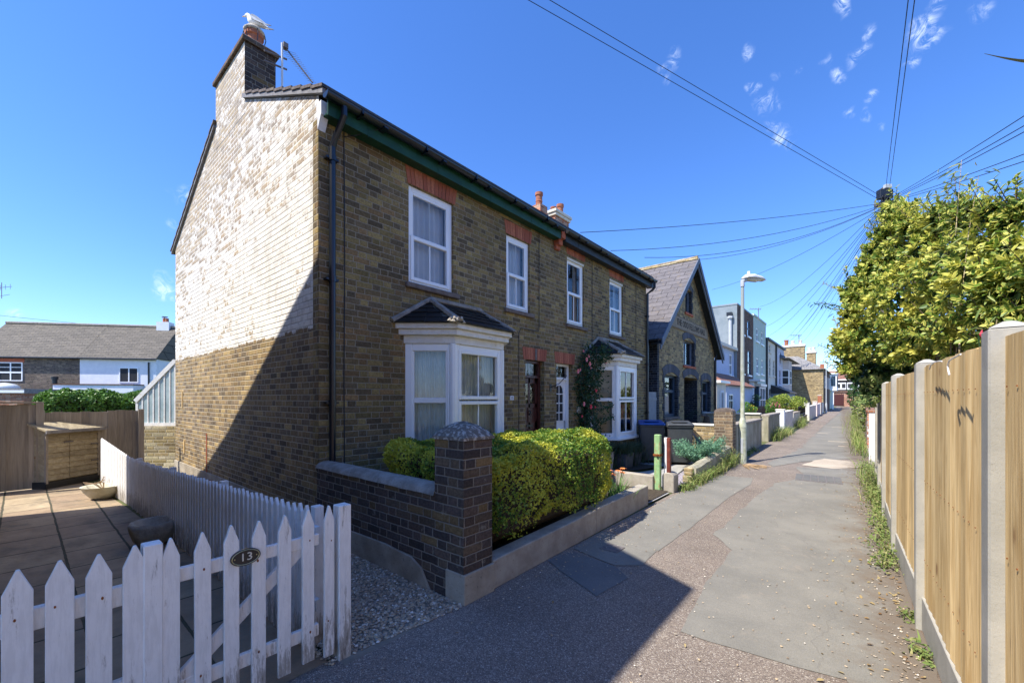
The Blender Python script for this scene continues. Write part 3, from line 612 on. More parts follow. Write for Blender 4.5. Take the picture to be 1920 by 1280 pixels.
# ------------------------------------------------------------------ the pair of brick houses
HX, HY, HM, HE = -4.81, 2.23, 7.08, 11.85; HB = -11.72; EZ = 4.93; RX, RZ = -8.216, 6.70
def fr(u, v): p = atX(u, v, HX); return p.y, p.z
def rz(x): return RZ-(x-RX)*.447 if x > RX else RZ+(x-RX)*.483
W1, W2, W3, W4 = (3.48, 4.31, 3.22, 4.60), (5.56, 6.24, 3.21, 4.54), (7.55, 8.27, 3.21, 4.65), (9.53, 10.29, 3.22, 4.62)
D1, D2 = (6.11, 6.72, .16, 2.34), (7.15, 7.78, .16, 2.34)
BAYH1, BAYH2 = (3.46, 5.30, .72, 2.36), (8.48, 10.38, .72, 2.36)
house = thing('brick_house', 'two storey stock brick end house with whitewashed gable and green eaves board', 'house', (HX, HY, 0))
wall('x', HX, HY, HM, 0, 5.0, [(*W1, .10), (*W2, .10), (*D1, .22), (*BAYH1, .3)], .1, 1).build('front_wall', M_facade, house)
gb = MB(); pts = [(HX, HY, 0), (HX, HY, rz(HX)-.06), (RX, HY, RZ-.06), (HB, HY, rz(HB)-.06), (HB, HY, 0)]
gb.poly(pts); gb.poly([(HB, HY, 0), (HB, HY, 4.97), (HB, HM, 4.97), (HB, HM, 0)])
gb.build('gable_wall', M_gable, house)
# stepped quoin where the whitewash stops short of the corner
MB().box(HX-.001, HX-.012, HY-.004, HY+.001, 0, 4.9).box(HX-.14, HX+.003, HY-.004, HY+.002, 0, 4.86).build('quoin', M_facade, house)
pl = MB(); pz = .24
pl.box(HB, HX-.0, HY-.022, HY+.001, 0, pz); pl.build('plinth', M_plinth, house, bevel=.006)
MB().box(-9.30, -9.27, HY-.012, HY, .15, .95).build('waste_pipe', M_redarch, house); MB().box(-9.02, -8.86, HY-.03, HY, .06, .13).build('air_vent', M_redarch, house)
MB().box(-11.1, -11.04, HY-.015, HY, 1.42, 1.75).build('wood_block', M_board, house); MB().box(-10.95, -10.88, HY-.015, HY, .45, .72).build('wood_block', M_board, house)
def roof(parent, y0, y1, m, verge=None):
    mb = MB(); th = .05; xe, xb = HX+.19, HB-.22
    for (xa, xr) in ((xe, RX), (xb, RX)):
        za = rz(xa); L = math.hypot(xa-xr, RZ-za); s_ = 1 if xa > xr else -1
        q = [(xa, y0, za+.02), (xa, y1, za+.02), (xr, y1, RZ+.02), (xr, y0, RZ+.02)]
        mb.poly(q, [(y0, 0), (y1, 0), (y1, L), (y0, L)]); mb.poly([(p[0], p[1], p[2]-th) for p in q][::-1])
        for yy in (y0, y1): mb.poly([(xa, yy, za+.02), (xr, yy, RZ+.02), (xr, yy, RZ+.02-th), (xa, yy, za+.02-th)], [(0, 0), (L, 0), (L, .05), (0, .05)])
        mb.poly([(xa, y0, za+.02), (xa, y1, za+.02), (xa, y1, za+.02-th), (xa, y0, za+.02-th)], [(y0, 0), (y1, 0), (y1, .05), (y0, .05)])
        # overlapping courses: real stepped tile noses along the slope
        n = int(L/.30)
        for k in range(n):
            d0 = k*.30; ca, cb = xa-s_*d0*abs(xa-xr)/L, xa-s_*(d0+.31)*abs(xa-xr)/L
            z0_, z1_ = rz(ca)+.055, rz(cb)+.030
            yv_ = y0
            if verge and not (verge[0]-.05 < (ca+cb)/2 < verge[1]+.05): yv_ = y0-.06
            mb.prism([(ca, yv_, z0_-.035), (ca, yv_, z0_), (cb, yv_, z1_), (cb, yv_, z1_-.035)], (0, y1-yv_, 0))
    return mb.build('roof', m, parent)
rf = roof(house, HY+.006, HM, M_conctile, (-8.74, -7.27))
rd = MB(); rd.tube([(RX, HY+.5, RZ+.05), (RX, HM, RZ+.05)], .09, 8); rd.build('ridge_tiles', M_terracotta, rf)
vg = MB()
for (xa, xr) in ((HX+.17, -7.27), (HB-.2, -8.74)):
    vg.prism([(xa, HY-.04, rz(xa)+.015), (xr, HY-.04, rz(xr)+.015), (xr, HY-.04, rz(xr)-.05), (xa, HY-.04, rz(xa)-.05)], (0, .046, 0))
vg.build('verge_bedding', M_lead, rf)
MB().box(HX-.02, HX+.09, HY-.015, HY+.08, 4.86, 5.02).prism([(HX, HY-.015, 4.72), (HX+.08, HY-.015, 4.86), (HX, HY-.015, 4.86)], (0, .09, 0)).build('corbel', M_whitewood, house)
def eaves(parent, y0, y1, m, gm):
    e_ = MB(); e_.box(HX+.001, HX+.155, y0, y1, 4.845, 4.865); e_.box(HX+.155, HX+.18, y0, y1, 4.83, 5.0)
    for k in range(int((y1-y0)/1.1)): e_.box(HX+.18, HX+.186, y0+.5+k*1.1, y0+.506+k*1.1, 4.80, 5.0)
    e_.build('fascia_board', m, parent, bevel=.003)
    gt = MB(); n = 9; xs = HX+.245; zs = 5.025; r = .062; prof = [(xs+math.cos(math.pi+math.pi*k/(n-1))*r, zs+math.sin(math.pi+math.pi*k/(n-1))*r) for k in range(n)]
    vs = [(x, y, z) for y in (y0-.06, y1) for (x, z) in prof]; gt.add(vs, [(k, k+1, n+k+1, n+k) for k in range(n-1)])
    inn = [(xs+(x-xs)*.9, z+.004) for x, z in prof]; vs = [(x, y, z) for y in (y0-.06, y1) for (x, z) in inn]; gt.add(vs, [(k, n+k, n+k+1, k+1) for k in range(n-1)])
    gt.tube([(xs+r, y0-.06, zs), (xs+r, y1, zs)], .006, 6); gt.poly([(x, y0-.06, z) for x, z in prof])
    for k in range(int((y1-y0)/.95)+1):
        yy = y0+.35+k*.95
        if yy < y1: gt.box(HX+.18, xs+.07, yy, yy+.022, zs-.075, zs-.055); gt.box(xs+.055, xs+.07, yy, yy+.022, zs-.075, zs+.012); gt.box(xs-.068, xs+.068, yy+.30, yy+.36, zs-.069, zs-.05)
    return gt.build('gutter', gm, parent)
eaves(house, HY+.02, HM-.03, M_green, M_navy)
def downpipe(parent, y, top=4.97, x=HX+.065, seed=0):
    d = MB(); d.tube([(HX+.245, y+.05, top), (HX+.245, y+.05, top-.10), (HX+.20, y+.04, top-.17), (x+.03, y+.01, top-.34), (x, y, top-.42), (x, y, .05)], .036, 10)
    for z in (4.42, 3.0, 1.55, .6): d.tube([(x, y, z-.03), (x, y, z+.03)], .046, 10); d.box(HX-.0, x+.01, y-.075, y+.075, z-.012, z+.012)
    return d.build('downpipe', M_navy, parent, smooth=False)
downpipe(house, 2.36)
MB().tube([(HX+.012, 2.53, 4.85), (HX+.012, 2.54, 3.2), (HX+.012, 2.53, 1.9), (HX+.012, 2.54, .2)], .006, 5).tube([(HX+.2, 2.9, 4.98), (HX+.1, 2.62, 4.80), (HX+.012, 2.53, 4.78)], .005, 5).build('cable_run', M_wire, house)
cpts = [fr(1000, 425), fr(1008, 620)]; yc, zc = fr(1010, 622); yd, zd = fr(972, 616)
MB().tube([(HX+.012, yc, 4.85), (HX+.012, yc, zc+.05), (HX+.012, yc-.04, zc), (HX+.012, yd+.06, zd+.02), (HX+.012, yd, zd-.08), (HX+.012, yd, .3)], .0055, 5).build('cable_run', M_wire, house)
sash(house, HX, *W1, seed=1); sash(house, HX, *W2, seed=2)
ar = MB(); flat_arch(ar, HX, W1[0]-.02, W1[1]+.03, W1[3]+.001, W1[3]+.235, .045, 13); ar.build('window_lintel', M_arch, house)
ar = MB(); flat_arch(ar, HX, W2[0]-.02, W2[1]+.03, W2[3]+.001, W2[3]+.235, .04, 11); ar.build('window_lintel', M_arch, house)
ar = MB(); flat_arch(ar, HX, D1[0]-.06, D1[1]+.05, D1[3]+.001, D1[3]+.23, .04, 10); lt = ar.build('door_lintel', M_arch, house)
MB().box(HX, HX+.016, 6.40, 6.46, D1[3], D1[3]+.22).build('keystone', M_sill, lt)
# door of the end house
def door_frame(parent, D, m, name='door_frame'):
    y0, y1, z0, z1 = D; b = MB(); x = HX-.10
    b.box(x-.09, x+.0, y0, y0+.05, z0, z1).box(x-.09, x, y1-.05, y1, z0, z1).box(x-.09, x, y0+.05, y1-.05, z1-.05, z1).box(x-.09, x-.004, y0+.05, y1-.05, 2.00, 2.055).box(HX-.2, HX+.06, y0, y1, 0, z0)
    return b.build(name, m, parent, bevel=.004)
door_frame(house, D1, M_mahogany)
y0, y1 = D1[0]+.05, D1[1]-.05; x = HX-.16
db = MB(); db.box(x-.045, x, y0, y1, D1[2], 2.0)
for (a, b, c, d) in ((y0, y0+.07, D1[2], 2.0), (y1-.07, y1, D1[2], 2.0), ((y0+y1)/2-.03, (y0+y1)/2+.03, D1[2], 2.0), (y0, y1, D1[2], D1[2]+.2), (y0, y1, 1.0, 1.14), (y0, y1, 1.9, 2.0), (y0, y1, 1.42, 1.50)): db.box(x, x+.014, a, b, c, d)
dr = db.build('door', M_mahogany, house, bevel=.003)
MB().box(x, x+.006, y0+.08, (y0+y1)/2-.04, 1.51, 1.89).box(x, x+.006, (y0+y1)/2+.04, y1-.08, 1.51, 1.89).build('door_glass', M_glass, dr)
MB().box(x+.014, x+.024, (y0+y1)/2-.1, (y0+y1)/2+.1, 1.05, 1.09).build('letterbox', M_black, dr); MB().tube([(x+.02, (y0+y1)/2, 1.36), (x+.05, (y0+y1)/2, 1.34), (x+.02, (y0+y1)/2, 1.28)], .012, 8).build('knocker', M_black, dr)
tb = MB().poly([(x+.02, y0, 2.055), (x+.02, y1, 2.055), (x+.02, y1, D1[3]-.05), (x+.02, y0, D1[3]-.05)]).build('transom_light', M_glass, house)
drape((x-.06, y0), (0, 1), (1, 0), y1-y0, 2.04, D1[3]-.03, 0, .01, .05).build('transom_curtain', M_curtain, tb)
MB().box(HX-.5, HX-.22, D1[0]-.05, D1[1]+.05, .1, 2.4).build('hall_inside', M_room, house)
# number on the brickwork
pn = MB().box(HX, HX+.012, 5.66, 5.755, 1.575, 1.65).build('house_number_plate', M_palewhite, house)
def text_mesh(s, size, m, loc, rot, parent, ext=.004, name='numeral', sx=1.0, sp=1.0):
    c = bpy.data.curves.new(name, 'FONT'); c.body = s; c.size = size; c.extrude = ext; c.align_x = 'CENTER'; c.align_y = 'CENTER'; c.resolution_u = 2; c.space_character = sp
    tmp = bpy.data.objects.new('tmp', c); scene.collection.objects.link(tmp); dg = bpy.context.evaluated_depsgraph_get(); me = bpy.data.meshes.new_from_object(tmp.evaluated_get(dg)); bpy.data.objects.remove(tmp)
    me.name = name; me.materials.clear(); me.materials.append(m); o = link(name, me, parent); bx_ = BASE[parent.name]
    o.location = Vector(loc)-bx_; o.rotation_euler = rot; o.scale = (sx, 1, 1); return o
text_mesh('15', .062, M_black, (HX+.013, 5.708, 1.612), (rad(90), 0, rad(90)), pn, .002)
# ---- bay window builder (canted), s = y at wall left, corners, right
def bay(parent, ya, yb, yc, yd, seed, blinds=False):
    xf = -4.30; z0, z1 = .69, 2.36; root = None
    P = [(HX, ya), (xf, yb), (xf, yc), (HX, yd)]
    fr_ = MB(); segs = []
    for i in range(3):
        a, b = Vector(P[i]), Vector(P[i+1]); w = (b-a).length; e = (b-a)/w; n = Vector((e.y, -e.x)); n = n if n.x > 0 or (n.x == 0) else -n
        if n.x < 0: n = -n
        segs.append((a, e, n, w)); tr = z0+.53*(z1-z0)
        frame_panel(a-n*.07, e, n, w, z0, z1, .095 if i == 1 else .10, .07, mb=fr_)
        if i == 1:
            for (c, d) in ((tr+.012, z1-.075), (z0+.075, tr-.012)): frame_panel(a-n*.07+e*.075, e, n, w-.15, c, d, .05, .085, mullions=((w-.15)/2,), mb=fr_)
        else: frame_panel(a-n*.07+e*.09, e, n, w-.18, z0+.07, z1-.07, .035, .055, transoms=((tr, .075),), mb=fr_)
    for p in (P[1], P[2]): fr_.tube([(p[0]-.03, p[1], z0), (p[0]-.03, p[1], z1)], .055, 8)
    by = fr_.build('bay_window', M_white, parent, bevel=.006)
    for i, (a, e, n, w) in enumerate(segs):
        pane_mb(a-n*.035+e*.06, e, n, w-.12, z0+.05, z1-.05, 0).build('pane', M_glass, by)
        if blinds:
            b_ = MB(); o = a-n*.17; k = 0; z = z0+.03
            if i == 0:
                while z < z1-.02:
                    q = [o+e*.0, o+e*w, o+e*w+n*.02, o+n*.02]; b_.poly([(q[0].x, q[0].y, z), (q[1].x, q[1].y, z), (q[2].x, q[2].y, z+.028), (q[3].x, q[3].y, z+.028)]); z += .030
                b_.build('blind', M_blind, by)
        else: drape(a-n*.16, e, n, w, z0, z1, 0, .02, .06, seed+i).build('curtain', M_curtain2, by, smooth=True)
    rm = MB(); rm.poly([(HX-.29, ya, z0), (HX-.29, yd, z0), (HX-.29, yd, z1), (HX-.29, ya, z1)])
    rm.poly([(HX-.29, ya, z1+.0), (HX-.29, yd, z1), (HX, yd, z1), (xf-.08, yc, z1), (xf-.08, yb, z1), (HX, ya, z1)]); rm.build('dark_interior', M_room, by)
    def ring(off, za, zb, m, nm, bev=.006):
        mb = MB(); q = [(HX-.0, ya-off*1.1), (xf+off, yb-off*.45), (xf+off, yc+off*.45), (HX, yd+off*1.1)]
        mb.prism([(p[0], p[1], za) for p in q], (0, 0, zb-za)); return mb.build(nm, m, parent if nm != 'sill' else by, bevel=bev)
    ring(.07, z0-.06, z0-.001, M_white, 'sill'); ring(.025, z1+.001, z1+.11, M_cornice, 'bay_cornice'); c2 = ring(.10, z1+.112, z1+.19, M_cornice, 'bay_cornice'); ring(.145, z1+.192, z1+.265, M_cornice, 'bay_cornice')
    ring(-.03, 0, z0-.062, M_facade, 'bay_base', 0)
    # hipped slate roof with cement flashing
    of = .19; ze = z1+.267; q = [(HX, ya-of*1.15, ze), (xf+of, yb-of*.5, ze), (xf+of, yc+of*.5, ze), (HX, yd+of*1.15, ze)]; zt = 3.03; t0, t1 = (HX, yb-.02, zt), (HX, yc+.02, zt)
    rb = MB()
    def slope(pts):
        o = Vector(pts[0]); e = (Vector(pts[1])-o).normalized(); nn = e.cross(Vector(pts[-1])-o).normalized(); u2 = nn.cross(e)
        rb.poly(pts, [((Vector(p)-o).dot(e)+5.3, (Vector(p)-o).dot(u2)+3) for p in pts])
    slope([q[0], q[1], t0]); slope([q[1], q[2], t1, t0]); slope([q[2], q[3], t1]); rb.poly([(p[0], p[1], p[2]-.0) for p in q][::-1])
    rr = rb.build('bay_roof', M_slate, parent)
    # loose slates with real thickness over the front and the near cant
    sb = MB(); rg = random.Random(seed)
    for (A, B, C_, D_) in ((q[0], q[1], t0, t0), (q[1], q[2], t1, t0), (q[2], q[3], t1, t1)):
        A, B, C_, D_ = map(Vector, (A, B, C_, D_)); nn = (B-A).cross(D_-A).normalized()
        if nn.z < 0: nn = -nn
        rows = 5
        for r_ in range(rows):
            s0, s1 = r_/rows, min(1, (r_+1.12)/rows); L0, R0 = A.lerp(D_, s0), B.lerp(C_, s0); L1, R1 = A.lerp(D_, s1), B.lerp(C_, s1); w = (R0-L0).length; n_ = max(1, round(w/.24))
            for k in range(n_):
                j = .5/n_ if r_ % 2 else 0; f0, f1 = max(0, k/n_-j+.004), min(1, (k+1)/n_-j-.004)
                tt = rg.uniform(.004, .014); lift = nn*(.012+tt); dz = Vector((0, 0, -rg.uniform(0, .02)*(1 if r_ == 0 else .4)))
                p = [L0.lerp(R0, f0)+lift+dz, L0.lerp(R0, f1)+lift+dz*.7, L1.lerp(R1, f1)+nn*.006, L1.lerp(R1, f0)+nn*.006]; sb.prism([tuple(v) for v in p], tuple(-nn*.010))
    sb.build('slates', M_slate, rr)
    fl = MB()
    for path, r in (([q[0], t0], .035), ([t0, t1], .04), ([t1, q[3]], .035)): fl.tube([(HX+.02, p[1], p[2]+.02) for p in path], r, 6)
    fl.build('cement_flashing', M_coping, rr)
    hp = MB(); hp.tube([Vector(t0)+Vector((.02, 0, .01)), Vector(t0).lerp(Vector(q[1]), .5)+Vector((0, 0, .02)), Vector(q[1])+Vector((0, 0, .015))], [.04, .045, .05], 7); hp.build('hip_mortar', M_coping, rr); hp = MB(); hp.tube([Vector(t1)+Vector((.02, 0, 0)), Vector(q[2])+Vector((0, 0, .01))], .03, 7)
    hp.build('hip_mortar', M_coping, rr)
    b = MB(); c = Vector(q[1]); rg = random.Random(5)
    for k in range(12):
        d = Vector((rg.uniform(-.10, .02), rg.uniform(-.10, .12), rg.uniform(.0, .05))); b.lathe(c+d, [(.001, -.02), (rg.uniform(.02, .045), 0), (.012, .03)], 6)
    b.build('broken_mortar', M_mortarfl, rr); return by
bay(house, 3.42, 3.87, 4.87, 5.32, 11)
# chimney on the gable
ch = MB(); cx0, cx1, cy0, cy1 = -8.74, -7.27, HY, HY+.44
for (x0, x1, y0, y1, z0, z1) in ((cx0, cx1, cy0+.0, cy1, 5.9, 7.12),): ch.box(x0, x1, y0+.002, y1, 6.02, z1)
chim = ch.build('chimney', M_darkbrick, house)
MB().poly([(cx0, cy0-.003, 6.0), (cx1, cy0-.003, 6.0), (cx1, cy0-.003, 7.12), (cx0, cy0-.003, 7.12)]).build('whitewashed_face', M_gable, chim)
MB().box(cx0-.04, cx1+.045, cy0-.045, cy1+.04, 7.122, 7.19).build('cap_course', brick('cap_brick', [(.14,.085,.06), (.18,.11,.07), (.12,.09,.07)], (.2, .17, .13)), chim, bevel=.006)
MB().prism([(cx0-.02, cy0-.03, 7.192), (cx1+.02, cy0-.03, 7.192), (cx1+.02, cy1+.02, 7.192), (cx0-.02, cy1+.02, 7.192)], (0, 0, .02)).lathe((-7.55, 2.45, 7.20), [(.20, 0), (.17, .05), (.14, .09)], 14, jit=.2).build('flaunching', M_mortarfl, chim)
def pot(parent, c, r, h, m=None, caps=True):
    b = MB(); b.lathe(c, [(r*.92, 0), (r*.9, h*.3), (r, h*.36), (r*.9, h*.42), (r*.9, h*.75), (r*1.1, h*.8), (r*1.1, h), (r*.8, h), (r*.75, h*.7)], 18); return b.build('chimney_pot', m or M_terracotta, parent, smooth=False)
PC = (-7.55, 2.45, 7.26)
pp = pot(chim, PC, .125, .26)
MB().lathe((PC[0], PC[1], PC[2]+.27), [(.15, 0), (.155, .03), (.12, .07), (.05, .09), (.005, .095)], 18).build('pot_cowl', M_mortarfl, pp, smooth=True)
wr = MB()
for k in range(6):
    a = k*math.pi/3; wr = MB(); wr.tube([(PC[0]+math.cos(a)*.14, PC[1]+math.sin(a)*.14, PC[2]+.10), (PC[0]+math.cos(a)*.165, PC[1]+math.sin(a)*.165, PC[2]+.2), (PC[0]+math.cos(a)*.15, PC[1]+math.sin(a)*.15, PC[2]+.28)], .007, 5); wr.build('pot_strap', M_black, pp)
# ---- second house of the pair
house2 = thing('brick_house', 'stock brick half of the pair with white panelled front door and black eaves', 'house', (HX, HM, 0))
wall('x', HX, HM, HE, 0, 5.0, [(*W3, .10), (*W4, .10), (*D2, .22), (*BAYH2, .3)], .1, 1).build('front_wall', M_facade, house2)
MB().poly([(HX, HE, 0), (HX, HE, 4.98), (RX, HE, RZ-.06), (HB, HE, 4.97), (HB, HE, 0)]).poly([(HB, HM, 0), (HB, HM, 4.97), (HB, HE, 4.97), (HB, HE, 0)]).build('side_wall', M_facade, house2)
r2 = roof(house2, HM+.004, HE+.08, M_conctile); MB().tube([(RX, HM+.01, RZ+.05), (RX, HE+.08, RZ+.05)], .09, 8).build('ridge_tiles', M_terracotta, r2)
eaves(house2, HM+.14, HE+.1, M_darkfascia, M_black)
MB().box(HX, HX+.20, HM-.03, HM+.11, 4.86, 5.06).box(HX, HX+.13, HM-.03, HM+.11, 4.74, 4.858).box(HX, HX+.07, HM-.03, HM+.11, 4.66, 4.738).build('party_corbel', M_redarch, house2, bevel=.006)
d = MB(); yy = 11.80; x = HX+.06
d.tube([(HX+.245, yy+.07, 4.97), (HX+.245, yy+.07, 4.83), (HX+.19, yy+.05, 4.76), (x, yy, 4.66), (x, yy, .05)], .036, 10)
for z in (4.0, 2.6, 1.2): d.tube([(x, yy, z-.03), (x, yy, z+.03)], .046, 10); d.box(HX, x, yy-.07, yy+.07, z-.012, z+.012)
d.build('downpipe', M_black, house2)
MB().box(HX+.20, HX+.30, HE+.0, HE+.06, 5.0, 5.05).build('gutter_end_block', M_mortarfl, house2)  # small pale block on the end of the gutter
sash(house2, HX, *W3, seed=3, dark=True); sash(house2, HX, *W4, seed=4, dark=True)
for Wn in (W3, W4):
    ar = MB(); flat_arch(ar, HX, Wn[0]-.01, Wn[1]+.03, Wn[3]+.06, Wn[3]+.25, .03, 11); ar.build('window_lintel', M_arch, house2)
    MB().box(HX-.09, HX-.005, Wn[0], Wn[1], Wn[3]-.05, Wn[3]).build('window_head', M_cream, house2)
ar = MB(); flat_arch(ar, HX, D2[0]-.05, D2[1]+.06, D2[3]+.001, D2[3]+.23, .035, 10); ar.build('door_lintel', M_arch, house2)
door_frame(house2, D2, M_white)
y0, y1 = D2[0]+.05, D2[1]-.05; x = HX-.16; ym = (y0+y1)/2
db = MB(); db.box(x-.045, x, y0, y1, D2[2], 2.0)
for (c, d_) in ((.35, .62), (.70, .80), (.86, .97)): db.box(x, x+.014, y0+.09, y1-.09, c, d_)
dr = db.build('door', M_white, house2, bevel=.004)
gl = MB(); hw = .16; N = 10; za, zr = 1.12, 1.74; gl.poly([(x+.006, ym-hw, za), (x+.006, ym+hw, za)]+[(x+.006, ym+hw*math.cos(math.pi*k/N), zr+hw*math.sin(math.pi*k/N)) for k in range(N+1)]); gg = gl.build('door_light', M_room, dr)
br = MB(); br.box(x+.008, x+.016, ym-.01, ym+.01, za, zr+hw)
for z in (1.3, 1.5, 1.7): br.box(x+.008, x+.017, ym-hw, ym+hw, z-.009, z+.009)
br.tube([(x+.01, ym-hw, za), (x+.01, ym+hw, za)]+[(x+.01, ym+hw*math.cos(math.pi*k/N), zr+hw*math.sin(math.pi*k/N)) for k in range(N+1)]+[(x+.01, ym-hw, za)], .012, 6); br.build('glazing_bars', M_white, gg)
MB().poly([(x+.02, y0, 2.055), (x+.02, y1, 2.055), (x+.02, y1, D2[3]-.05), (x+.02, y0, D2[3]-.05)]).build('transom_light', M_glass, house2)
MB().box(HX-.5, HX-.22, D2[0]-.05, D2[1]+.05, .1, 2.4).build('hall_inside', M_room, house2)
MB().box(x, x+.03, y1-.06, y1-.04, .95, 1.12).build('door_handle', M_metal, dr)
bay(house2, 8.46, 8.92, 9.93, 10.38, 31, blinds=True)
MB().tube([(HX+.012, 8.62, 4.85), (HX+.012, 8.62, 2.95)], .006, 5).tube([(HX+.012, 11.1, 4.85), (HX+.012, 11.1, .6)], .005, 5).build('cable_run', M_wire, house2)
MB().tube([(HX, 6.93, 1.83), (HX+.20, 6.95, 1.90), (HX+.36, 6.97, 2.06)], .008, 6).tube([(HX+.36, 6.97, 2.06), (HX+.30, 6.97, 2.09), (HX+.34, 6.97, 2.0)], .007, 5).box(HX, HX+.012, 6.90, 6.96, 1.74, 1.9).build('basket_bracket', M_black, house2)
MB().box(HX, HX+.03, 7.95, 8.10, 1.28, 1.42).build('meter_plate', M_cream, house2)
# chimneys rising behind the second house
c2 = MB(); c2.box(-8.5, -7.95, 10.9, 12.3, 6.2, 7.8); 
def far_chimney(y0, y1, x0, x1, z0, zt, m, parent, pots, pm=None, capm=None):
    c = MB().box(x0, x1, y0, y1, z0, zt).build('chimney', m, parent)
    MB().box(x0-.05, x1+.05, y0-.05, y1+.05, zt+.001, zt+.10).box(x0-.09, x1+.09, y0-.09, y1+.09, zt+.101, zt+.2).build('chimney_cap', capm or m, c, bevel=.01)
    for (py, h, r) in pots: pot(c, ((x0+x1)/2, py, zt+.2), r, h, pm)
    return c
c = far_chimney(11.75, 12.6, -8.45, -7.95, 6.2, 7.86, M_redbrick, house2, ((12.0, .22, .10), (12.42, .46, .12)), capm=M_cream)
pot(c, (-8.2, 11.15, 8.0), .12, .46); MB().box(-8.4, -8.0, 10.95, 11.35, 6.2, 8.0).build('chimney', M_redbrick, house2)
# ------------------------------------------------------------------ house behind the camera (casts the long shadow)
h13 = thing('neighbour_house', 'tall brick neighbour house beside the patio behind the picket gate', 'house', (-2.6, -.35, 0))
yv = -.35; rng13 = None
prof = [(-8.9, 0), (-2.62, 0), (-2.62, 6.0), (-2.50, 6.03), (-3.3, 6.28), (-4.95, 7.62), (-8.6, 5.2), (-8.9, 5.0)]
g1 = MB(); g1.prism([(x, yv-.25, z) for x, z in prof], (0, .25, 0)); g1.build('side_wall', M_facade, h13)
g1 = MB(); g1.box(-2.9, -2.62, yv-9, yv-.26, 0, 5.9); g1.build('front_wall', M_facade, h13)
g1 = MB(); g1.prism([(-2.44, yv-9, 6.02), (-2.44, yv-9, 5.95), (-4.95, yv-9, 7.55), (-8.6, yv-9, 5.13), (-8.6, yv-9, 5.2), (-4.95, yv-9, 7.66)], (0, 9.0, 0)); g1.build('roof', M_slate, h13)
g1 = MB(); g1.prism([(-10.95, yv-.25, 3.35), (-8.9, yv-.25, 3.35), (-8.9, yv-.25, 4.98), (-10.95, yv-.25, 3.85)], (0, .25, 0)); g1.box(-10.95, -10.85, yv-.2, yv-.1, 0, 3.35)
g1.build('added_shadow_panel', M_facade, h13)  # unseen panel on a post, added to shape the gable and patio shadow
h20 = thing('cream_house', 'cream rendered house across the lane beyond the board fence', 'house', (5, 0, 0))
wall('x', 4.6, -9, 7.5, 0, 4.6, [(-6.5, -5.2, .9, 2.1, .1), (-2.4, -1.1, .9, 2.1, .1), (1.6, 2.9, .9, 2.1, .1), (4.6, 5.9, .9, 2.1, .1), (-2.4, -1.1, 3.0, 4.1, .1), (2.6, 3.9, 3.0, 4.1, .1)], .1, -1).build('front_wall', M_creamrender, h20)
MB().box(4.72, 10, -9, 7.5, 0, 4.58).build('house_body', M_creamrender, h20)
for (a_, z_) in ((-6.5, .9), (-2.4, .9), (1.6, .9), (4.6, .9), (-2.4, 3.0), (2.6, 3.0)): frame_panel((4.70, a_), (0, 1), (-1, 0), 1.3, z_, z_+1.1, .07, .05, mullions=(.65,), bar=.05).build('window', M_white, h20); MB().box(4.705, 4.715, a_, a_+1.3, z_, z_+1.1).build('pane', M_room, h20)
q_ = [(4.3, -9.2, 4.6), (4.3, 7.7, 4.6), (7.3, 7.7, 6.6), (7.3, -9.2, 6.6)]; MB().poly(q_, [(0, 0), (16.9, 0), (16.9, 3.6), (0, 3.6)]).poly([(10.3, 7.7, 4.6), (10.3, -9.2, 4.6), (7.3, -9.2, 6.6), (7.3, 7.7, 6.6)], [(0, 0), (16.9, 0), (16.9, 3.6), (0, 3.6)]).prism([(4.7, -9.0, 4.6), (9.9, -9.0, 4.6), (7.3, -9.0, 6.55)], (0, 16.4, 0)).build('roof', M_redtile, h20)
# ------------------------------------------------------------------ side garden wall with pillar, low front wall
gw = thing('garden_wall', 'dark brick side wall with rounded cement coping running to the brick pillar', 'wall', (-3.6, HY-.02, 0))
MB().box(HX-.0, -2.69, HY-.02, HY+.19, .0, .80).build('brickwork', M_darkbrick, gw)
cp = MB(); n = 8
ring0 = []
for x in np.linspace(HX+.002, -2.692, 15):
    for k in range(n):
        a = math.pi*k/(n-1); jz = .006*mnoise.noise((x*4, k, 0)); ring0.append((x, HY+.085-math.cos(a)*.125, .80+math.sin(a)*.075+jz))
cp.add(ring0, [(i*n+k, (i+1)*n+k, (i+1)*n+k+1, i*n+k+1) for i in range(14) for k in range(n-1)]+[tuple((14*n+k) for k in range(n))]); cp.build('coping', M_coping, gw, smooth=True)
pb = MB(); pts = [(-4.80, .235), (-4.1, .235), (-3.4, .245), (-3.0, .22), (-2.86, .16), (-2.78, .05), (-2.74, 0), (-4.80, 0)]
pb.prism([(x, HY-.042, z) for x, z in pts], (0, .022, 0)); pb.build('cement_plinth', M_plinth, gw, bevel=.004)
pil = thing('brick_pillar', 'tall dark brick gate pillar with domed lichened cement cap in front of hedge', 'pillar', (-2.51, 2.36, 0))
MB().box(-2.69, -2.345, 2.205, 2.53, 0, 1.29).build('shaft', M_darkbrick, pil)
c_ = MB(); N = 9; vs = []
for j in range(N):
    for i in range(N):
        a, b = i/(N-1), j/(N-1); x, y = -2.705+.375*a, 2.19+.355*b; e = min(a, 1-a, b, 1-b)*2; vs.append((x, y, 1.292+.085*min(1, e*1.5)**.7+.03*e+.016*mnoise.noise((x*22, y*22, 0))*(1 if e > 0 else .3)))
c_.add(vs, [(j*N+i, j*N+i+1, (j+1)*N+i+1, (j+1)*N+i) for j in range(N-1) for i in range(N-1)]); c_.poly([(-2.705, 2.19, 1.27), (-2.33, 2.19, 1.27), (-2.33, 2.545, 1.27), (-2.705, 2.545, 1.27)])
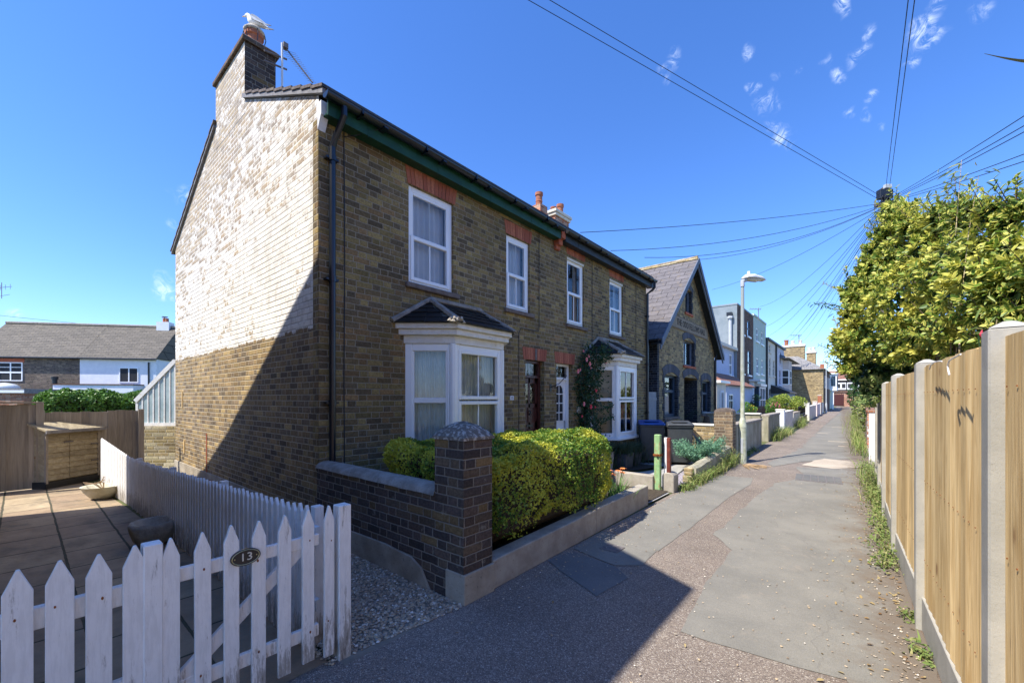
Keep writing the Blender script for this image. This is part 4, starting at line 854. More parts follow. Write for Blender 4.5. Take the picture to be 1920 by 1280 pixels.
for (a, b) in (((-2.705, 2.19), (-2.33, 2.19)), ((-2.33, 2.19), (-2.33, 2.545)), ((-2.33, 2.545), (-2.705, 2.545)), ((-2.705, 2.545), (-2.705, 2.19))): c_.poly([(*a, 1.27), (*b, 1.27), (*b, 1.295), (*a, 1.295)])
c_.build('cap', M_cap, pil, smooth=True)
MB().box(-2.55, -2.325, 2.195, 2.54, 0, .235).build('cement_foot', M_plinth, pil, bevel=.006)
lw = thing('low_garden_wall', 'low cement rendered front wall below the yellow and green hedge', 'wall', (-2.42, 4.3, 0))
MB().obox((-2.425, 2.545), (-2.47, 4.40), .155, 0, .245, z1b=.275).build('wall_block', M_concrete, lw, bevel=.008)
MB().obox((-2.472, 4.408), (-2.505, 6.06), .155, 0, .285, z1b=.30).build('wall_block', M_concrete, lw, bevel=.008)
# hedge: leafy skin on an added dark block that stops see-through
def hedge_pts(x0, x1, y0, y1, z0, z1, n, seed, rnd=.16, lump=.05, drop=None):
    rg = np.random.RandomState(seed); P, Nn = [], []
    c = np.array([(x0+x1)/2, (y0+y1)/2, (z0+z1)/2]); h = np.array([(x1-x0)/2, (y1-y0)/2, (z1-z0)/2])
    A = np.array([h[1]*h[2], h[1]*h[2], h[0]*h[2], h[0]*h[2], h[0]*h[1]*1.2]); A = A/A.sum()
    while len(P) < n:
        f = rg.choice(5, p=A); q = rg.uniform(-1, 1, 3); nn = np.zeros(3)
        if f < 2: q[0] = 1 if f else -1; nn[0] = q[0]
        elif f < 4: q[1] = 1 if f == 3 else -1; nn[1] = q[1]
        else: q[2] = 1; nn[2] = 1
        p = q*h
        # round the edges
        inner = h-rnd; cl = np.clip(p, -inner, inner); d = p-cl; L = np.linalg.norm(d)
        if L > 1e-6: nn = d/L; p = cl+nn*rnd
        w_ = c+p; l = mnoise.noise((w_[0]*2.3, w_[1]*2.3, w_[2]*2.3+seed))*lump*2+mnoise.noise((w_[0]*7, w_[1]*7, w_[2]*7))*lump*.8
        w_ = w_+nn*(l-rg.exponential(.022)); 
        if w_[2] < z0: continue
        if drop and drop(w_, rg): continue
        P.append(w_); Nn.append(nn)
    return np.array(P), np.array(Nn)
hd = thing('hedge', 'clipped yellow and green variegated hedge behind the brick pillar and low wall', 'hedge', (-3.3, 3.9, 0))
P, N_ = hedge_pts(-4.20, -2.42, 2.62, 5.05, .30, 1.11, 46000, 3, rnd=.2, lump=.06, drop=lambda w_, r: (mnoise.noise((w_[1]*2.6, w_[2]*3.4, 4.2)) > .27 and w_[2] < .62 and r.rand() < .85) or (w_[2] < .42+.12*mnoise.noise((w_[1]*4, 0, 0)) and r.rand() < .8))
leaves('foliage', P, N_, .031, .62, L_hedge, hd, seed=4, fold=.2, spread=.85)
MB().box(-4.1, -2.56, 2.76, 4.9, .25, .98).build('dark_core', M_soil, hd, bevel=.08)  # solid dark block filling the inside of the hedge
# day lilies at the end of the bed
rg = random.Random(12)
for i, (x, y) in enumerate(((-2.72, 5.25), (-2.66, 5.5), (-2.75, 5.68))):
    lil = thing('day_lily', ('orange day lily clump next to the end of the hedge', 'orange day lily clump in the middle of the small row', 'orange day lily clump nearest the green post')[i], 'plant', (x, y, .05), 'orange day lilies behind the low wall')
    blades('blades', [(x+rg.gauss(0, .06), y+rg.gauss(0, .07), .05) for _ in range(46)], .42, .016, L_lily, lil, seed=i, lean=.5)
    for k in range(3):
        a = rg.uniform(0, 6.28); px_, py_ = x+.12*math.cos(a), y+.14*math.sin(a); zz = rg.uniform(.46, .58)
        MB().tube([(x, y, .05), ((x+px_)/2, (y+py_)/2, .35), (px_, py_, zz)], .004, 5).build('stem', L_lily, lil)
        fl = MB()
        for q in range(6):
            b = q*math.pi/3+a; c, s_ = math.cos(b), math.sin(b); o = Vector((px_, py_, zz)); t1 = Vector((-s_, c, 0))*.013
            p1 = o+Vector((c*.03, s_*.03, .022)); p2 = o+Vector((c*.062, s_*.062, .012)); fl.add([o, p1-t1, p2, p1+t1], [(0, 1, 2, 3)])
        fl.build('flower', M_orange, lil)
# ------------------------------------------------------------------ pebbles beside the wall
def scatter(name, inside, n, size, m, seed, z=.008, flat=.55, kind='stuff', label=None):
    rg = np.random.RandomState(seed); mb = MB(); V = []; Fc = []; base = [(1,0,0),(.5,.87,0),(-.5,.87,0),(-1,0,0),(-.5,-.87,0),(.5,-.87,0),(.45,.25,.8),(-.45,.35,.8),(-.1,-.5,.85)]
    fc = [(0,1,6),(1,7,6),(1,2,7),(2,3,7),(3,8,7),(3,4,8),(4,5,8),(5,6,8),(5,0,6),(6,7,8)]
    k = 0
    while k < n:
        x, y = inside(rg)
        s_ = size*rg.uniform(.5, 1.35); a = rg.uniform(0, 6.28); ca, sa = math.cos(a), math.sin(a); ex = rg.uniform(.6, 1.0)
        V += [(x+s_*(ca*p[0]-sa*p[1]*ex)*rg.uniform(.85, 1.1), y+s_*(sa*p[0]+ca*p[1]*ex), z+rg.uniform(0, .004)+p[2]*s_*flat) for p in base]; Fc += [tuple(9*k+i for i in f) for f in fc]; k += 1
    mb.v = V; mb.f = Fc; mb.uv = [None]*len(Fc); mb.mi = [0]*len(Fc); o = mb.build(name, m, smooth=False); tag(o, kind=kind)
    if label: tag(o, label, name.replace('_', ' '))
    return o
def in_gravel(rg):
    while True:
        x, y = rg.uniform(-5.2, -2.30), rg.uniform(1.18, 2.19)
        if x > -2.42 and y < 1.4+(x+2.42)*8: continue
        if x > -2.75 and y > 2.19-(x+2.75)*.0: continue
        return x, y
scatter('gravel', in_gravel, 12500, .0125, M_pebble, 2, label='small mixed brown and grey pebbles in a strip between fence and wall')
# ------------------------------------------------------------------ picket fences
def picket_mb(o, e, w, th, h, z0=.03, tip=.088, lean=0):
    o, e = Vector(o), Vector(e).normalized(); n = Vector((e.y, -e.x)); mb = MB()
    prof = [(-w/2, z0), (w/2, z0), (w/2, h-tip), (w*.06, h), (-w*.06, h), (-w/2, h-tip)]
    a = [(*(o+e*(p+lean*z)-n*0), z) for p, z in prof]; off = n*th; return mb.prism(a, (off.x, off.y, 0))
FX = -2.45
pf = thing('picket_fence', 'white painted picket fence panel left of the gate with broad pointed pales', 'fence', (FX, -.2, 0))
# pale centres along the front line x = FX measured from the photograph
def front_y(u): return atX(u, 1000, FX).y
for i, u in enumerate((33, 112, 185, 252)):
    y = front_y(u); hh = .952+.004*math.sin(i*2.3); picket_mb((FX, y), (0, 1), .079, .02, hh).build('picket', M_picket, pf, bevel=.002)
for k in range(1, 9): y = front_y(33)-.19*k*1.02; picket_mb((FX, y), (0, 1), .082, .02, .95).build('picket', M_picket, pf, bevel=.002)
yp = front_y(290)
for z0_, z1_ in ((.70, .785), (.30, .375)): MB().box(FX-.04, FX-.003, -1.9, yp-.045, z0_, z1_).build('rail', M_picket, pf, bevel=.003)
MB().box(FX-.05, FX+.024, atX(269, 1000, FX+.024).y, atX(306, 1000, FX+.024).y, 0, .945).build('post', M_picket, pf, bevel=.004)
gt = thing('picket_gate', 'white picket gate with diagonal brace and oval number plate', 'gate', (FX, .8, 0))
ys = [front_y(u) for u in (319, 380, 433, 483, 531, 576)]
for i, y in enumerate(ys): picket_mb((FX, y), (0, 1), .066, .02, .955+.004*math.sin(i*4), z0=.075+.01*math.sin(i*3), lean=.004*math.sin(i*5)).build('picket', M_picket, gt, bevel=.002)
for z0_, z1_ in ((.735, .80), (.20, .27)): MB().box(FX-.032, FX-.003, ys[0]-.03, ys[-1]+.07, z0_, z1_).build('rail', M_picket, gt, bevel=.003)
b0, b1 = (ys[0]+.03, .26), (ys[-1]-.0, .76); dd = Vector((b1[0]-b0[0], b1[1]-b0[1])).normalized(); nn = Vector((-dd.y, dd.x))*.033
MB().prism([(FX-.034, b0[0]-nn.x, b0[1]-nn.y), (FX-.034, b1[0]-nn.x, b1[1]-nn.y), (FX-.034, b1[0]+nn.x, b1[1]+nn.y), (FX-.034, b0[0]+nn.x, b0[1]+nn.y)], (.028, 0, 0)).build('brace', M_picket2, gt, bevel=.003)
oc = atX(460, 1043, FX+.02); pb = MB(); NN = 28
def oval(ry, rz_, x0, x1): return [(x0, oc.y+ry*math.cos(2*math.pi*k/NN), oc.z+rz_*math.sin(2*math.pi*k/NN)) for k in range(NN)], x1-x0
pts, dx = oval(.069, .043, FX+.0201, FX+.028); pb.prism(pts, (dx, 0, 0)); plq = pb.build('number_plate', M_navy, gt)
ob = MB(); ob.tube([(FX+.029, oc.y+.062*math.cos(2*math.pi*k/NN), oc.z+.037*math.sin(2*math.pi*k/NN)) for k in range(NN+1)], .0022, 5, cap=False); ob.build('plate_rim', M_brass, plq)
text_mesh('13', .056, M_cream, (FX+.029, oc.y+.002, oc.z), (rad(90), 0, rad(90)), plq, .0015, sx=1.12, name='numeral')
MB().lathe((FX+.027, oc.y-.05, oc.z), [(.003, -.003), (.003, .003)], 6).build('screw', M_brass, plq); MB().lathe((FX+.027, oc.y+.05, oc.z), [(.003, -.003), (.003, .003)], 6).build('screw', M_brass, plq)
yl = front_y(642); yk = front_y(615)
gp = thing('gate_post', 'white painted square gate post at the corner with its pointed pale', 'post', (FX, yl, 0))
MB().box(FX-.05, FX+.03, yl-.035, yl+.042, 0, .945).build('post', M_picket, gp, bevel=.004)
picket_mb((FX, yk), (0, 1), .060, .02, .958, z0=.06).build('picket', M_picket, gp, bevel=.002)
# rusty nail heads with bleeding stains
rg = random.Random(3)
for u in (33, 112, 185, 380, 483, 576, 615):
    y = front_y(u)
    for z in (.765, .255):
        yy, zz, r = y+rg.uniform(-.014, .014), z+rg.uniform(-.02, .02), rg.uniform(.0035, .0065)
        MB().prism([(FX+.0202, yy+r*math.cos(a)*(.8), zz+r*1.3*math.sin(a)) for a in np.linspace(0, 6.28, 9)[:-1]], (.0012, 0, 0)).build('nail_head', M_rust, pf if u < 200 else (gp if u == 615 else gt))
# long side fence between patio and gravel
SF0, SF1, SF2 = Vector((-2.62, 1.17)), Vector((-8.24, 1.05)), Vector((-10.3, .93))
sf = thing('picket_fence', 'long white picket fence along the gravel strip in front of the gable wall', 'fence', (-5.4, 1.1, 0))
e = (SF1-SF0).normalized(); L = (SF1-SF0).length; n_ = 62
for i in range(n_):
    p = SF0+e*(L*(i+.5)/n_); hz = .93-.20*(i/n_)**.85+.006*math.sin(i*1.7)
    picket_mb(p, -e, .058, .018, hz, z0=.02+.01*math.sin(i*2.1), tip=.05).build('picket', M_picket2, sf)
a_, b_ = SF0, SF1; nrm_ = Vector((-e.y, e.x))
for zr_, zl in ((.72, .52), (.26, .18)): MB().obox(a_-nrm_*.04, b_-nrm_*.04, .03, zr_, zr_+.07, z0b=zl, z1b=zl+.07).build('rail', M_picket2, sf)
for f_ in (.02, .34, .66, .99): p = SF0.lerp(SF1, f_)-nrm_*.09; h_ = .9-.19*f_; MB().box(p.x-.03, p.x+.03, p.y-.03, p.y+.03, 0, h_).build('post', M_picket2, sf, bevel=.003)
sf2 = thing('picket_fence', 'short sunlit white picket fence section at the far end of the patio', 'fence', (-9.2, 1, 0))
e = (SF2-SF1).normalized(); L = (SF2-SF1).length
for i in range(19):
    p = SF1+e*(L*(i+.5)/19); picket_mb(p, -e, .085, .018, .74+.17*(i/19), z0=.02, tip=.03).build('picket', M_picket, sf2)
MB().obox(SF1+Vector((0, .04)), SF2+Vector((0, .04)), .03, .5, .57, z0b=.6, z1b=.67).build('rail', M_picket, sf2)
# ------------------------------------------------------------------ stone bowls, shed, rear fences, hedge, glazed lean-to
p = atZ(196, 936); bw = thing('stone_planter', 'pale shallow stone bowl with dry stems by the far end of the picket fence', 'planter', (p.x, p.y, 0))
MB().lathe((p.x-.1, p.y, .008), [(.10, 0), (.16, .03), (.235, .12), (.265, .20), (.275, .205), (.245, .20), (.21, .15), (.05, .13)], 22, jit=.05).build('bowl', M_stonelight, bw, smooth=True)
tw = MB(); rg = random.Random(4)
for k in range(7): tw.tube([(p.x-.1, p.y, .14), (p.x-.1+rg.uniform(-.1, .0), p.y+rg.uniform(-.12, .02), .24), (p.x-.1+rg.uniform(-.22, .05), p.y+rg.uniform(-.25, .05), rg.uniform(.24, .36))], .006, 5)
tw.build('dry_stems', M_dry, bw)
p = atZ(290, 1022); bw = thing('stone_planter', 'grey rough hewn round stone trough against the picket fence', 'planter', (p.x, p.y, 0))
MB().lathe((p.x-.04, p.y-.0, .008), [(.10, 0), (.17, .05), (.205, .14), (.215, .22), (.20, .255), (.16, .25), (.13, .17), (.02, .15)], 20, jit=.16, seed=5).build('bowl', M_stone, bw, smooth=True)
s0, s1 = Vector(atZ(86, 918)[:2]), Vector(atZ(187, 899)[:2]); e = (s1-s0).normalized(); n = Vector((-e.y, e.x)); n = n if n.x < 0 else -n
shed = thing('storage_shed', 'small weathered wooden storage shed with overlapping boards and sloping lid', 'shed', (*((s0+s1)/2), 0)); w = (s1-s0).length; dp = .26
def sbox(mb, a0, a1, d0, d1, z0_, z1_, z0b=None, z1b=None):   # a along front, d depth back
    v = []
    for (a, d) in ((a0, d0), (a1, d0), (a1, d1), (a0, d1)):
        q = s0+e*a+n*d; v.append((q.x, q.y))
    zb0, zb1 = (z0_ if z0b is None else z0b), (z1_ if z1b is None else z1b)
    mb.add([(*v[0], z0_), (*v[1], z0_), (*v[2], zb0), (*v[3], zb0), (*v[0], z1_), (*v[1], z1_), (*v[2], zb1), (*v[3], zb1)], [(0,3,2,1),(4,5,6,7),(0,1,5,4),(1,2,6,5),(2,3,7,6),(3,0,4,7)])
hb = 1.04; b = MB(); sbox(b, 0.02, w-.02, .03, dp, .13, hb-.04, .13, hb+.07); b.build('body', M_shed, shed)
for side, (a0, a1) in enumerate(((.03, w*.42-.004), (w*.42+.004, w-.03))):
    b = MB(); k = 0
    while .15+k*.098 < hb-.06:
        z = .15+k*.098; v = []
        for (a, d, zz) in ((a0, .0, z), (a1, .0, z), (a1, .03, z), (a0, .03, z), (a0, .018, z+.10), (a1, .018, z+.10), (a1, .03, z+.10), (a0, .03, z+.10)): q = s0+e*a+n*d; v.append((*q, zz))
        b.add(v, [(0,3,2,1),(4,5,6,7),(0,1,5,4),(1,2,6,5),(2,3,7,6),(3,0,4,7)]); k += 1
    dr = b.build('door', M_shed, shed)
    b = MB()
    for z in ((.40, .72) if side else (.80,)):
        b = MB(); sbox(b, w-.16 if side else w*.42-.10, w-.03 if side else w*.42+.05, -.012, .0, z, z+.022); b.build('hinge' if side else 'latch', M_iron, dr)
b = MB(); sbox(b, 0, .035, -.004, .03, .10, hb-.05); sbox(b, w-.035, w, -.004, .03, .10, hb-.05); b.build('corner_post', M_oldboard, shed)
b = MB(); sbox(b, -.05, w+.05, -.07, dp+.03, hb-.035, hb-.0, hb+.095, hb+.13); lid = b.build('lid', M_shed, shed, bevel=.004)
b = MB(); sbox(b, -.055, w+.055, -.085, -.06, hb-.055, hb-.002); b.build('felt_edge', M_lead, lid)
b = MB(); sbox(b, .0, w, .0, dp, .008, .125); b.build('base', M_black, shed)
def board_fence(name, label, p0, p1, ztop, m, n, posts=True, zt1=None):
    f = thing(name, label, 'fence', (*((Vector(p0)+Vector(p1))/2), 0)); p0, p1 = Vector(p0), Vector(p1); e = (p1-p0).normalized(); L = (p1-p0).length; rg = random.Random(n); zt1 = zt1 or ztop
    mb = MB()
    for i in range(n):
        a, b = p0+e*(L*i/n), p0+e*(L*(i+1)/n+.012); zz = ztop+(zt1-ztop)*i/n+rg.uniform(-.012, .012); j = Vector((-e.y, e.x))*rg.uniform(-.006, .006); mb.obox(a+j, b+j, .02, .02, zz)
    mb.build('boards', m, f)
    if posts:
        for k in range(max(2, int(L/1.6)+1)):
            q = p0+e*(L*k/max(1, int(L/1.6))); MB().box(q.x-.01, q.x+.08, q.y-.045, q.y+.045, 0, ztop+.04).build('post', m, f)
    return f
board_fence('board_fence', 'tall grey weathered board fence left of the shed', (-11.15, -2.4), (-11.15, .22), 1.50, M_oldboard, 20)
MB().box(-11.20, -11.08, -2.4, .24, 1.515, 1.545).build('fence_capping', M_oldboard, bpy.data.objects['board_fence'])
board_fence('board_fence', 'lower grey board fence behind the shed with a crooked top', (-11.45, .24), (-11.55, 1.62), 1.34, M_oldboard, 11, zt1=1.36)
bh = thing('hedge', 'bright green clipped hedge showing above the grey back fence', 'hedge', (-14.5, .9, 0))
p0, p1 = atX(70, 740, -13.6), atX(262, 742, -13.6)
P, N_ = hedge_pts(-15.0, -13.3, p0.y, p1.y+.3, .9, 1.72, 16000, 9, rnd=.2, lump=.07); leaves('foliage', P, N_, .075, .5, L_back, bh, seed=9, spread=.6)
MB().box(-14.9, -13.45, p0.y+.1, p1.y+.15, .2, 1.55).build('dark_core', M_soil, bh)  # solid dark block hidden behind the leaves
# glazed lean-to on its yard wall, seen past the rear corner of the house
Dl = 9.45; q0, q1 = atD(329, 795, Dl), atD(257, 795, Dl-.05); e = Vector((q1.x-q0.x, q1.y-q0.y)).normalized(); wd = Vector((q1.x-q0.x, q1.y-q0.y)).length
lt = thing('glazed_lean_to', 'white framed glazed lean-to with sloping rail on a yellow brick yard wall', 'lean-to', (q0.x, q0.y, 0))
zb = 1.6-(795-747)/775*Dl; ztA, ztB = 1.6+(747-676)/775*Dl, 1.6-(752-747)/775*Dl
def lp(a, z, t_=0): n2 = Vector((-e.y, e.x))*t_; return (q0.x+e.x*a+n2.x, q0.y+e.y*a+n2.y, z)
def lbar(mb, a0, z0_, a1, z1_, wv, th=.045):
    d = Vector((a1-a0, z1_-z0_)).normalized(); k = Vector((-d.y, d.x))*wv/2
    pts = [lp(a0-k.x, z0_-k.y, -.02), lp(a1-k.x, z1_-k.y, -.02), lp(a1+k.x, z1_+k.y, -.02), lp(a0+k.x, z0_+k.y, -.02)]; n2 = Vector((-e.y, e.x))*th; mb.prism(pts, (n2.x, n2.y, 0))
b = MB(); lbar(b, -.02, zb, wd+.02, zb, .07); lbar(b, 0, ztA, wd+.03, ztB, .09)
for k in range(8):
    a = wd*k/7; zt_ = ztA+(ztB-ztA)*k/7
    mb_ = b if k in (0, 7) else b; lbar(mb_, a, zb, a, zt_, .028 if 0 < k < 7 else .05, .03)
b.build('frame', M_cornice, lt)
MB().poly([lp(0, zb), lp(wd, zb), lp(wd, ztB), lp(0, ztA)]).build('glazing', M_obscure, lt)
b = MB(); a0, a1 = lp(-.4, 0, .01), lp(wd*.87, 0, .01); b.obox(a0, a1, .2, 0, zb-.04); b.build('yard_wall', M_yardbrick, lt)
b = MB(); a0 = lp(wd*.95, 0); b.obox(lp(wd*.90, 0, .02), lp(wd*1.04, 0, .02), .06, 0, zb-.04); b.build('corner_post', M_mahogany, lt)
# ------------------------------------------------------------------ houses behind the back fence
Dh = 34.0; A_ = atD(-60, 700, Dh*.965); B_ = atD(146, 700, Dh); C_ = atD(293, 700, Dh*1.035)
ee = (C_-A_); ee.z = 0; ee.normalize(); out = Vector((ee.y, -ee.x, 0));
if out.dot(-F) < 0: out = -out
def hz(v, D): return EYE+(HZ-v)/FPX*D
zeA, zeC = hz(667, Dh), hz(676, Dh*1.035); ze = (zeA+zeC)/2; zrr = hz(607, Dh*1.03)+.2
def hbox(mb, a0, a1, d0, d1, z0_, z1_, org):     # along ee, depth backwards
    v = []
    for (a, d) in ((a0, d0), (a1, d0), (a1, d1), (a0, d1)):
        q = org+ee*a-out*d; v.append((q.x, q.y))
    mb.add([(*p_, z0_) for p_ in v]+[(*p_, z1_) for p_ in v], [(0,3,2,1),(4,5,6,7),(0,1,5,4),(1,2,6,5),(2,3,7,6),(3,0,4,7)]); return mb
def bg_house(name, label, org, w_, m, rm, hip=False):
    h_ = thing(name, label, 'house', (org.x, org.y, 0)); hbox(MB(), 0, w_, 0, 6, 0, ze, org).build('wall', m, h_)
    q = [org+ee*(-.02)+out*.25, org+ee*(w_+.1)+out*.25, org+ee*(w_+.1)-out*3, org+ee*(-.02)-out*3, org+ee*(-.02)-out*6.2, org+ee*(w_+.1)-out*6.2]; z_ = [ze-.02, ze-.02, zrr, zrr, ze-.02, ze-.02]
    p_ = [(a.x, a.y, b) for a, b in zip(q, z_)]; L = math.hypot(3.25, zrr-ze); rb = MB(); rb.poly(p_[:4], [(0, 0), (w_, 0), (w_, L), (0, L)]); rb.poly([p_[3], p_[2], p_[5], p_[4]], [(0, L), (w_, L), (w_, 0), (0, 0)]); rb.poly([p_[1], p_[5], p_[2]]); rb.poly([p_[0], p_[3], p_[4]])
    r_ = rb.build('roof', rm, h_); rt = MB(); rt.tube([Vector(p_[3])+Vector((0, 0, .05)), Vector(p_[2])+Vector((0, 0, .05))], .12, 6); rt.build('ridge_tiles', M_coping, r_)
    gb_ = MB(); a, b = Vector(p_[0]), Vector(p_[1]); gb_.tube([a+Vector((0, 0, -.03)), b+Vector((0, 0, -.03))], .07, 6); gb_.build('gutter', M_black, h_); return h_
wl = (B_-A_).length; wr_ = (C_-B_).length
A0 = A_.copy(); B0 = B_.copy()
bgA = bg_house('terraced_house', 'dark brick terraced house beyond the back fence with white sash window', A0, wl, M_bgbrick, M_oldslate)
bgB = bg_house('terraced_house', 'white rendered end house beyond the back hedge with small chimney', A0+ee*wl, wr_, M_palewhite, M_oldslate)
def bg_win(parent, org, a, z0_, w_, h_, trans=True, arch=None):
    b = MB(); fw = .07
    for (a0, a1, c0, c1) in ((a, a+fw, z0_, z0_+h_), (a+w_-fw, a+w_, z0_, z0_+h_), (a+fw, a+w_-fw, z0_, z0_+fw), (a+fw, a+w_-fw, z0_+h_-fw, z0_+h_)): hbox(b, a0, a1, -.05, .02, c0, c1, org)
    hbox(b, a+w_/2-.04, a+w_/2+.04, -.045, .01, z0_+fw, z0_+h_-fw, org)
    if trans: hbox(b, a+fw, a+w_-fw, -.043, .01, z0_+h_*.42, z0_+h_*.5, org); hbox(b, a+fw, a+w_-fw, -.043, .01, z0_+h_*.72, z0_+h_*.75, org)
    wn_ = b.build('window', M_white, parent); hbox(MB(), a+.02, a+w_-.02, -.02, .03, z0_+.02, z0_+h_-.02, org).build('pane', M_room, wn_)
    if arch: hbox(MB(), a-.1, a+w_+.1, -.03, .02, z0_+h_, z0_+h_+.3, org).build('lintel', arch, parent)
def along(u, D=Dh): # distance along ee of the pixel column
    r = ray(u, 700); n_ = out; t_ = ((A0-CAM).dot(n_))/r.dot(n_); q = CAM+r*t_; return (q-A0).dot(ee), t_
for (u0, u1, v0, v1, tr, arc, par, og) in ((-2, 43, 679, 714, True, M_redarch, bgA, A0), (224, 260, 689, 717, False, None, bgB, A0)):
    a0, t0_ = along(u0); a1, t1_ = along(u1); zt_, zb_ = hz(v0, (t0_+t1_)/2), hz(v1, (t0_+t1_)/2); bg_win(par, og, a0, zb_, a1-a0, zt_-zb_, tr, arc)
a0, t_ = along(292); dpm = MB(); q = A0+ee*(a0-.5)+out*.06; dpm.tube([(q.x, q.y, ze-.3), (q.x, q.y, 0)], .06, 6); dpm.build('downpipe', M_black, bgB)
a0, t_ = along(268); org = A0+ee*(a0-.55)-out*3; cb = hbox(MB(), 0, 1.0, -.35, .45, zrr-1.1, hz(604, t_*1.08), org).build('chimney', M_palewhite, bgB)
q = org+ee*.5; zt_ = hz(604, t_*1.08); MB().lathe((q.x-.15, q.y, zt_), [(.16, 0), (.15, .35), (.18, .4), (.12, .42)], 12).build('chimney_pot', M_terracotta, cb); MB().lathe((q.x+.25, q.y+.1, zt_), [(.14, 0), (.13, .3), (.16, .34), (.1, .36)], 12).build('chimney_pot', M_terracotta, cb); MB().box(q.x-.35, q.x+.1, q.y-.2, q.y+.2, zt_+.5, zt_+.54).tube([(q.x-.15, q.y, zt_+.4), (q.x-.15, q.y, zt_+.54)], .03, 5).build('pot_cover', M_iron, cb)
a0, t_ = along(270); hbox(MB(), a0-5.6, a0-.05, -1.2, .0, 0, hz(722, t_*.97), A0).build('extension', M_palewhite, bgB); hbox(MB(), a0-5.65, a0, -1.26, .0, hz(722, t_*.97)+.001, hz(721, t_*.97)+.04, A0).build('extension_coping', M_redtile, bgB)
aR, t_ = along(138); ex = hbox(MB(), -1, aR, -4.2, 0, 0, hz(737, t_*.86), A0).build('extension', M_redbrick, bgA); hbox(MB(), -1, aR+.1, -4.3, 0, hz(737, t_*.86)+.002, hz(728, t_*.86), A0).build('extension_roof', M_lead, bgA); hbox(MB(), -1, aR+.12, -4.34, -4.301, hz(736, t_*.86), hz(731, t_*.86), A0).build('white_fascia', M_white, bgA)
for u in (20, 65): a_2, t2 = along(u); q = A0+ee*a_2+out*2.4; MB().lathe((q.x, q.y, hz(728, t_*.86)), [(1.0*.85, 0), (.8, .2), (.55, .38), (.2, .46), (.01, .48)], 16).build('rooflight', M_lanternglass, bgA, smooth=True)
a_2, t2 = along(119); q = A0+ee*a_2+out*.8; MB().tube([(q.x, q.y, hz(732, t2)), (q.x, q.y, hz(712, t2))], .16, 10).tube([(q.x, q.y, hz(712, t2)), (q.x, q.y, hz(707, t2))], .22, 10).build('flue', M_black, bgA)
gd = thing('grey_building', 'distant low grey building with pale flat roof between the white house and gable', 'building', (*atD(320, 747, 55)[:2], 0)); q = atD(285, 700, 55); org = Vector((q.x, q.y, 0)); hbox(MB(), 0, 9, 0, 6, 0, hz(676, 55), org).build('wall', M_greyrender, gd); hbox(MB(), -.2, 9.2, -.3, 6, hz(676, 55)+.01, hz(662, 55), org).build('roof_band', M_bluehouse, gd)
ae = thing('television_aerial', 'thin television aerial standing at the left edge beyond the slate roof', 'aerial', atD(4, 560, 40)); q = atD(3, 555, 39.9); b = MB(); b.tube([(q.x, q.y, hz(560, 40)), (q.x, q.y, hz(530, 40))], .03, 5); qa, qb = atD(-8, 540, 40), atD(22, 537, 40); b.tube([qa, qb], .025, 5)
for k in range(4): c = qa.lerp(qb, k/3.3); b.tube([c+Vector((0, 0, -.25)), c+Vector((0, 0, .25))], .015, 4)
b.tube([atD(-6, 556, 40), atD(18, 552, 40)], .02, 5); b.build('mast_and_elements', M_aerial, ae)
# ------------------------------------------------------------------ garden of the second house
bwall = thing('boundary_wall', 'low rendered boundary wall between the two front gardens behind the green post', 'wall', (-3.6, 7.0, 0)); MB().box(-4.7, -2.70, 6.94, 7.09, 0, .28).build('wall_block', M_concrete, bwall, bevel=.01)
tag(MB().poly([(-2.42, 6.08, 0), (-2.42, 6.94, 0), (-2.9, 6.94, 0), (-2.9, 6.08, 0)][::-1]).build('x', M_path), kind='structure').name = 'garden_step'
st = bpy.data.objects['garden_step']; st.location.z = .035
sheet('front_path', [(-4.8, 7.3), (-4.8, 7.95), (-3.6, 8.5), (-3.3, 9.6), (-4.6, 9.6), (-4.7, 11.1), (-2.9, 11.1), (-2.95, 9.4), (-2.72, 7.7), (-2.72, 7.1)], .03, M_path)
tag(MB().obox((-2.75, 7.62), (-3.05, 9.9), .05, 0, .06).build('path_edging', M_path), kind='structure')
sheet('garden_bed', [(-4.8, 8.0), (-3.75, 8.6), (-3.45, 9.55), (-4.8, 9.6)], .04, M_soil); sheet('garden_bed', [(-2.45, 7.2), (-2.45, 11.1), (-3.0, 11.1), (-2.98, 9.4), (-2.75, 7.6)], .022, M_soil)
gp = thing('old_gate_post', 'square green peeling wooden gate post with a rusty latch', 'post', (-2.66, 7.03, 0)); MB().box(-2.70, -2.60, 6.99, 7.08, 0, .985).build('post', M_greenpost, gp, bevel=.01); MB().box(-2.71, -2.59, 6.975, 7.09, .62, .655).lathe((-2.64, 6.97, .63), [(.02, -.01), (.025, .02), (.01, .03)], 8).build('latch', M_rust, gp)
rp = thing('old_gate_post', 'red brown post with one white face standing on a rendered stub', 'post', (-2.48, 7.12, 0)); MB().box(-2.53, -2.475, 7.12, 7.19, .30, .93).build('post', M_redpost, rp, bevel=.004); MB().box(-2.575, -2.531, 7.12, 7.19, .30, .93).build('white_face', M_picket2, rp, bevel=.003)
sb = MB(); N = 8; sb.prism([(-2.60, 7.09, 0), (-2.40, 7.09, 0), (-2.40, 7.09, .25)]+[(-2.50+.10*math.cos(math.pi*k/N), 7.09, .27+.07*math.sin(math.pi*k/N)) for k in range(N+1)]+[(-2.60, 7.09, .25)], (0, .24, 0))
so = sb.build('rendered_stub', M_concrete, base=(-2.5, 7.2, 0), bevel=.012); tag(so, 'short rounded rendered stub of a former gate pier', 'pier')
cw = thing('low_garden_wall', 'crumbling low rendered wall with weeds growing along its foot', 'wall', (-2.45, 9.6, 0)); mb = MB(); rg = random.Random(8); vs = []; NS = 26
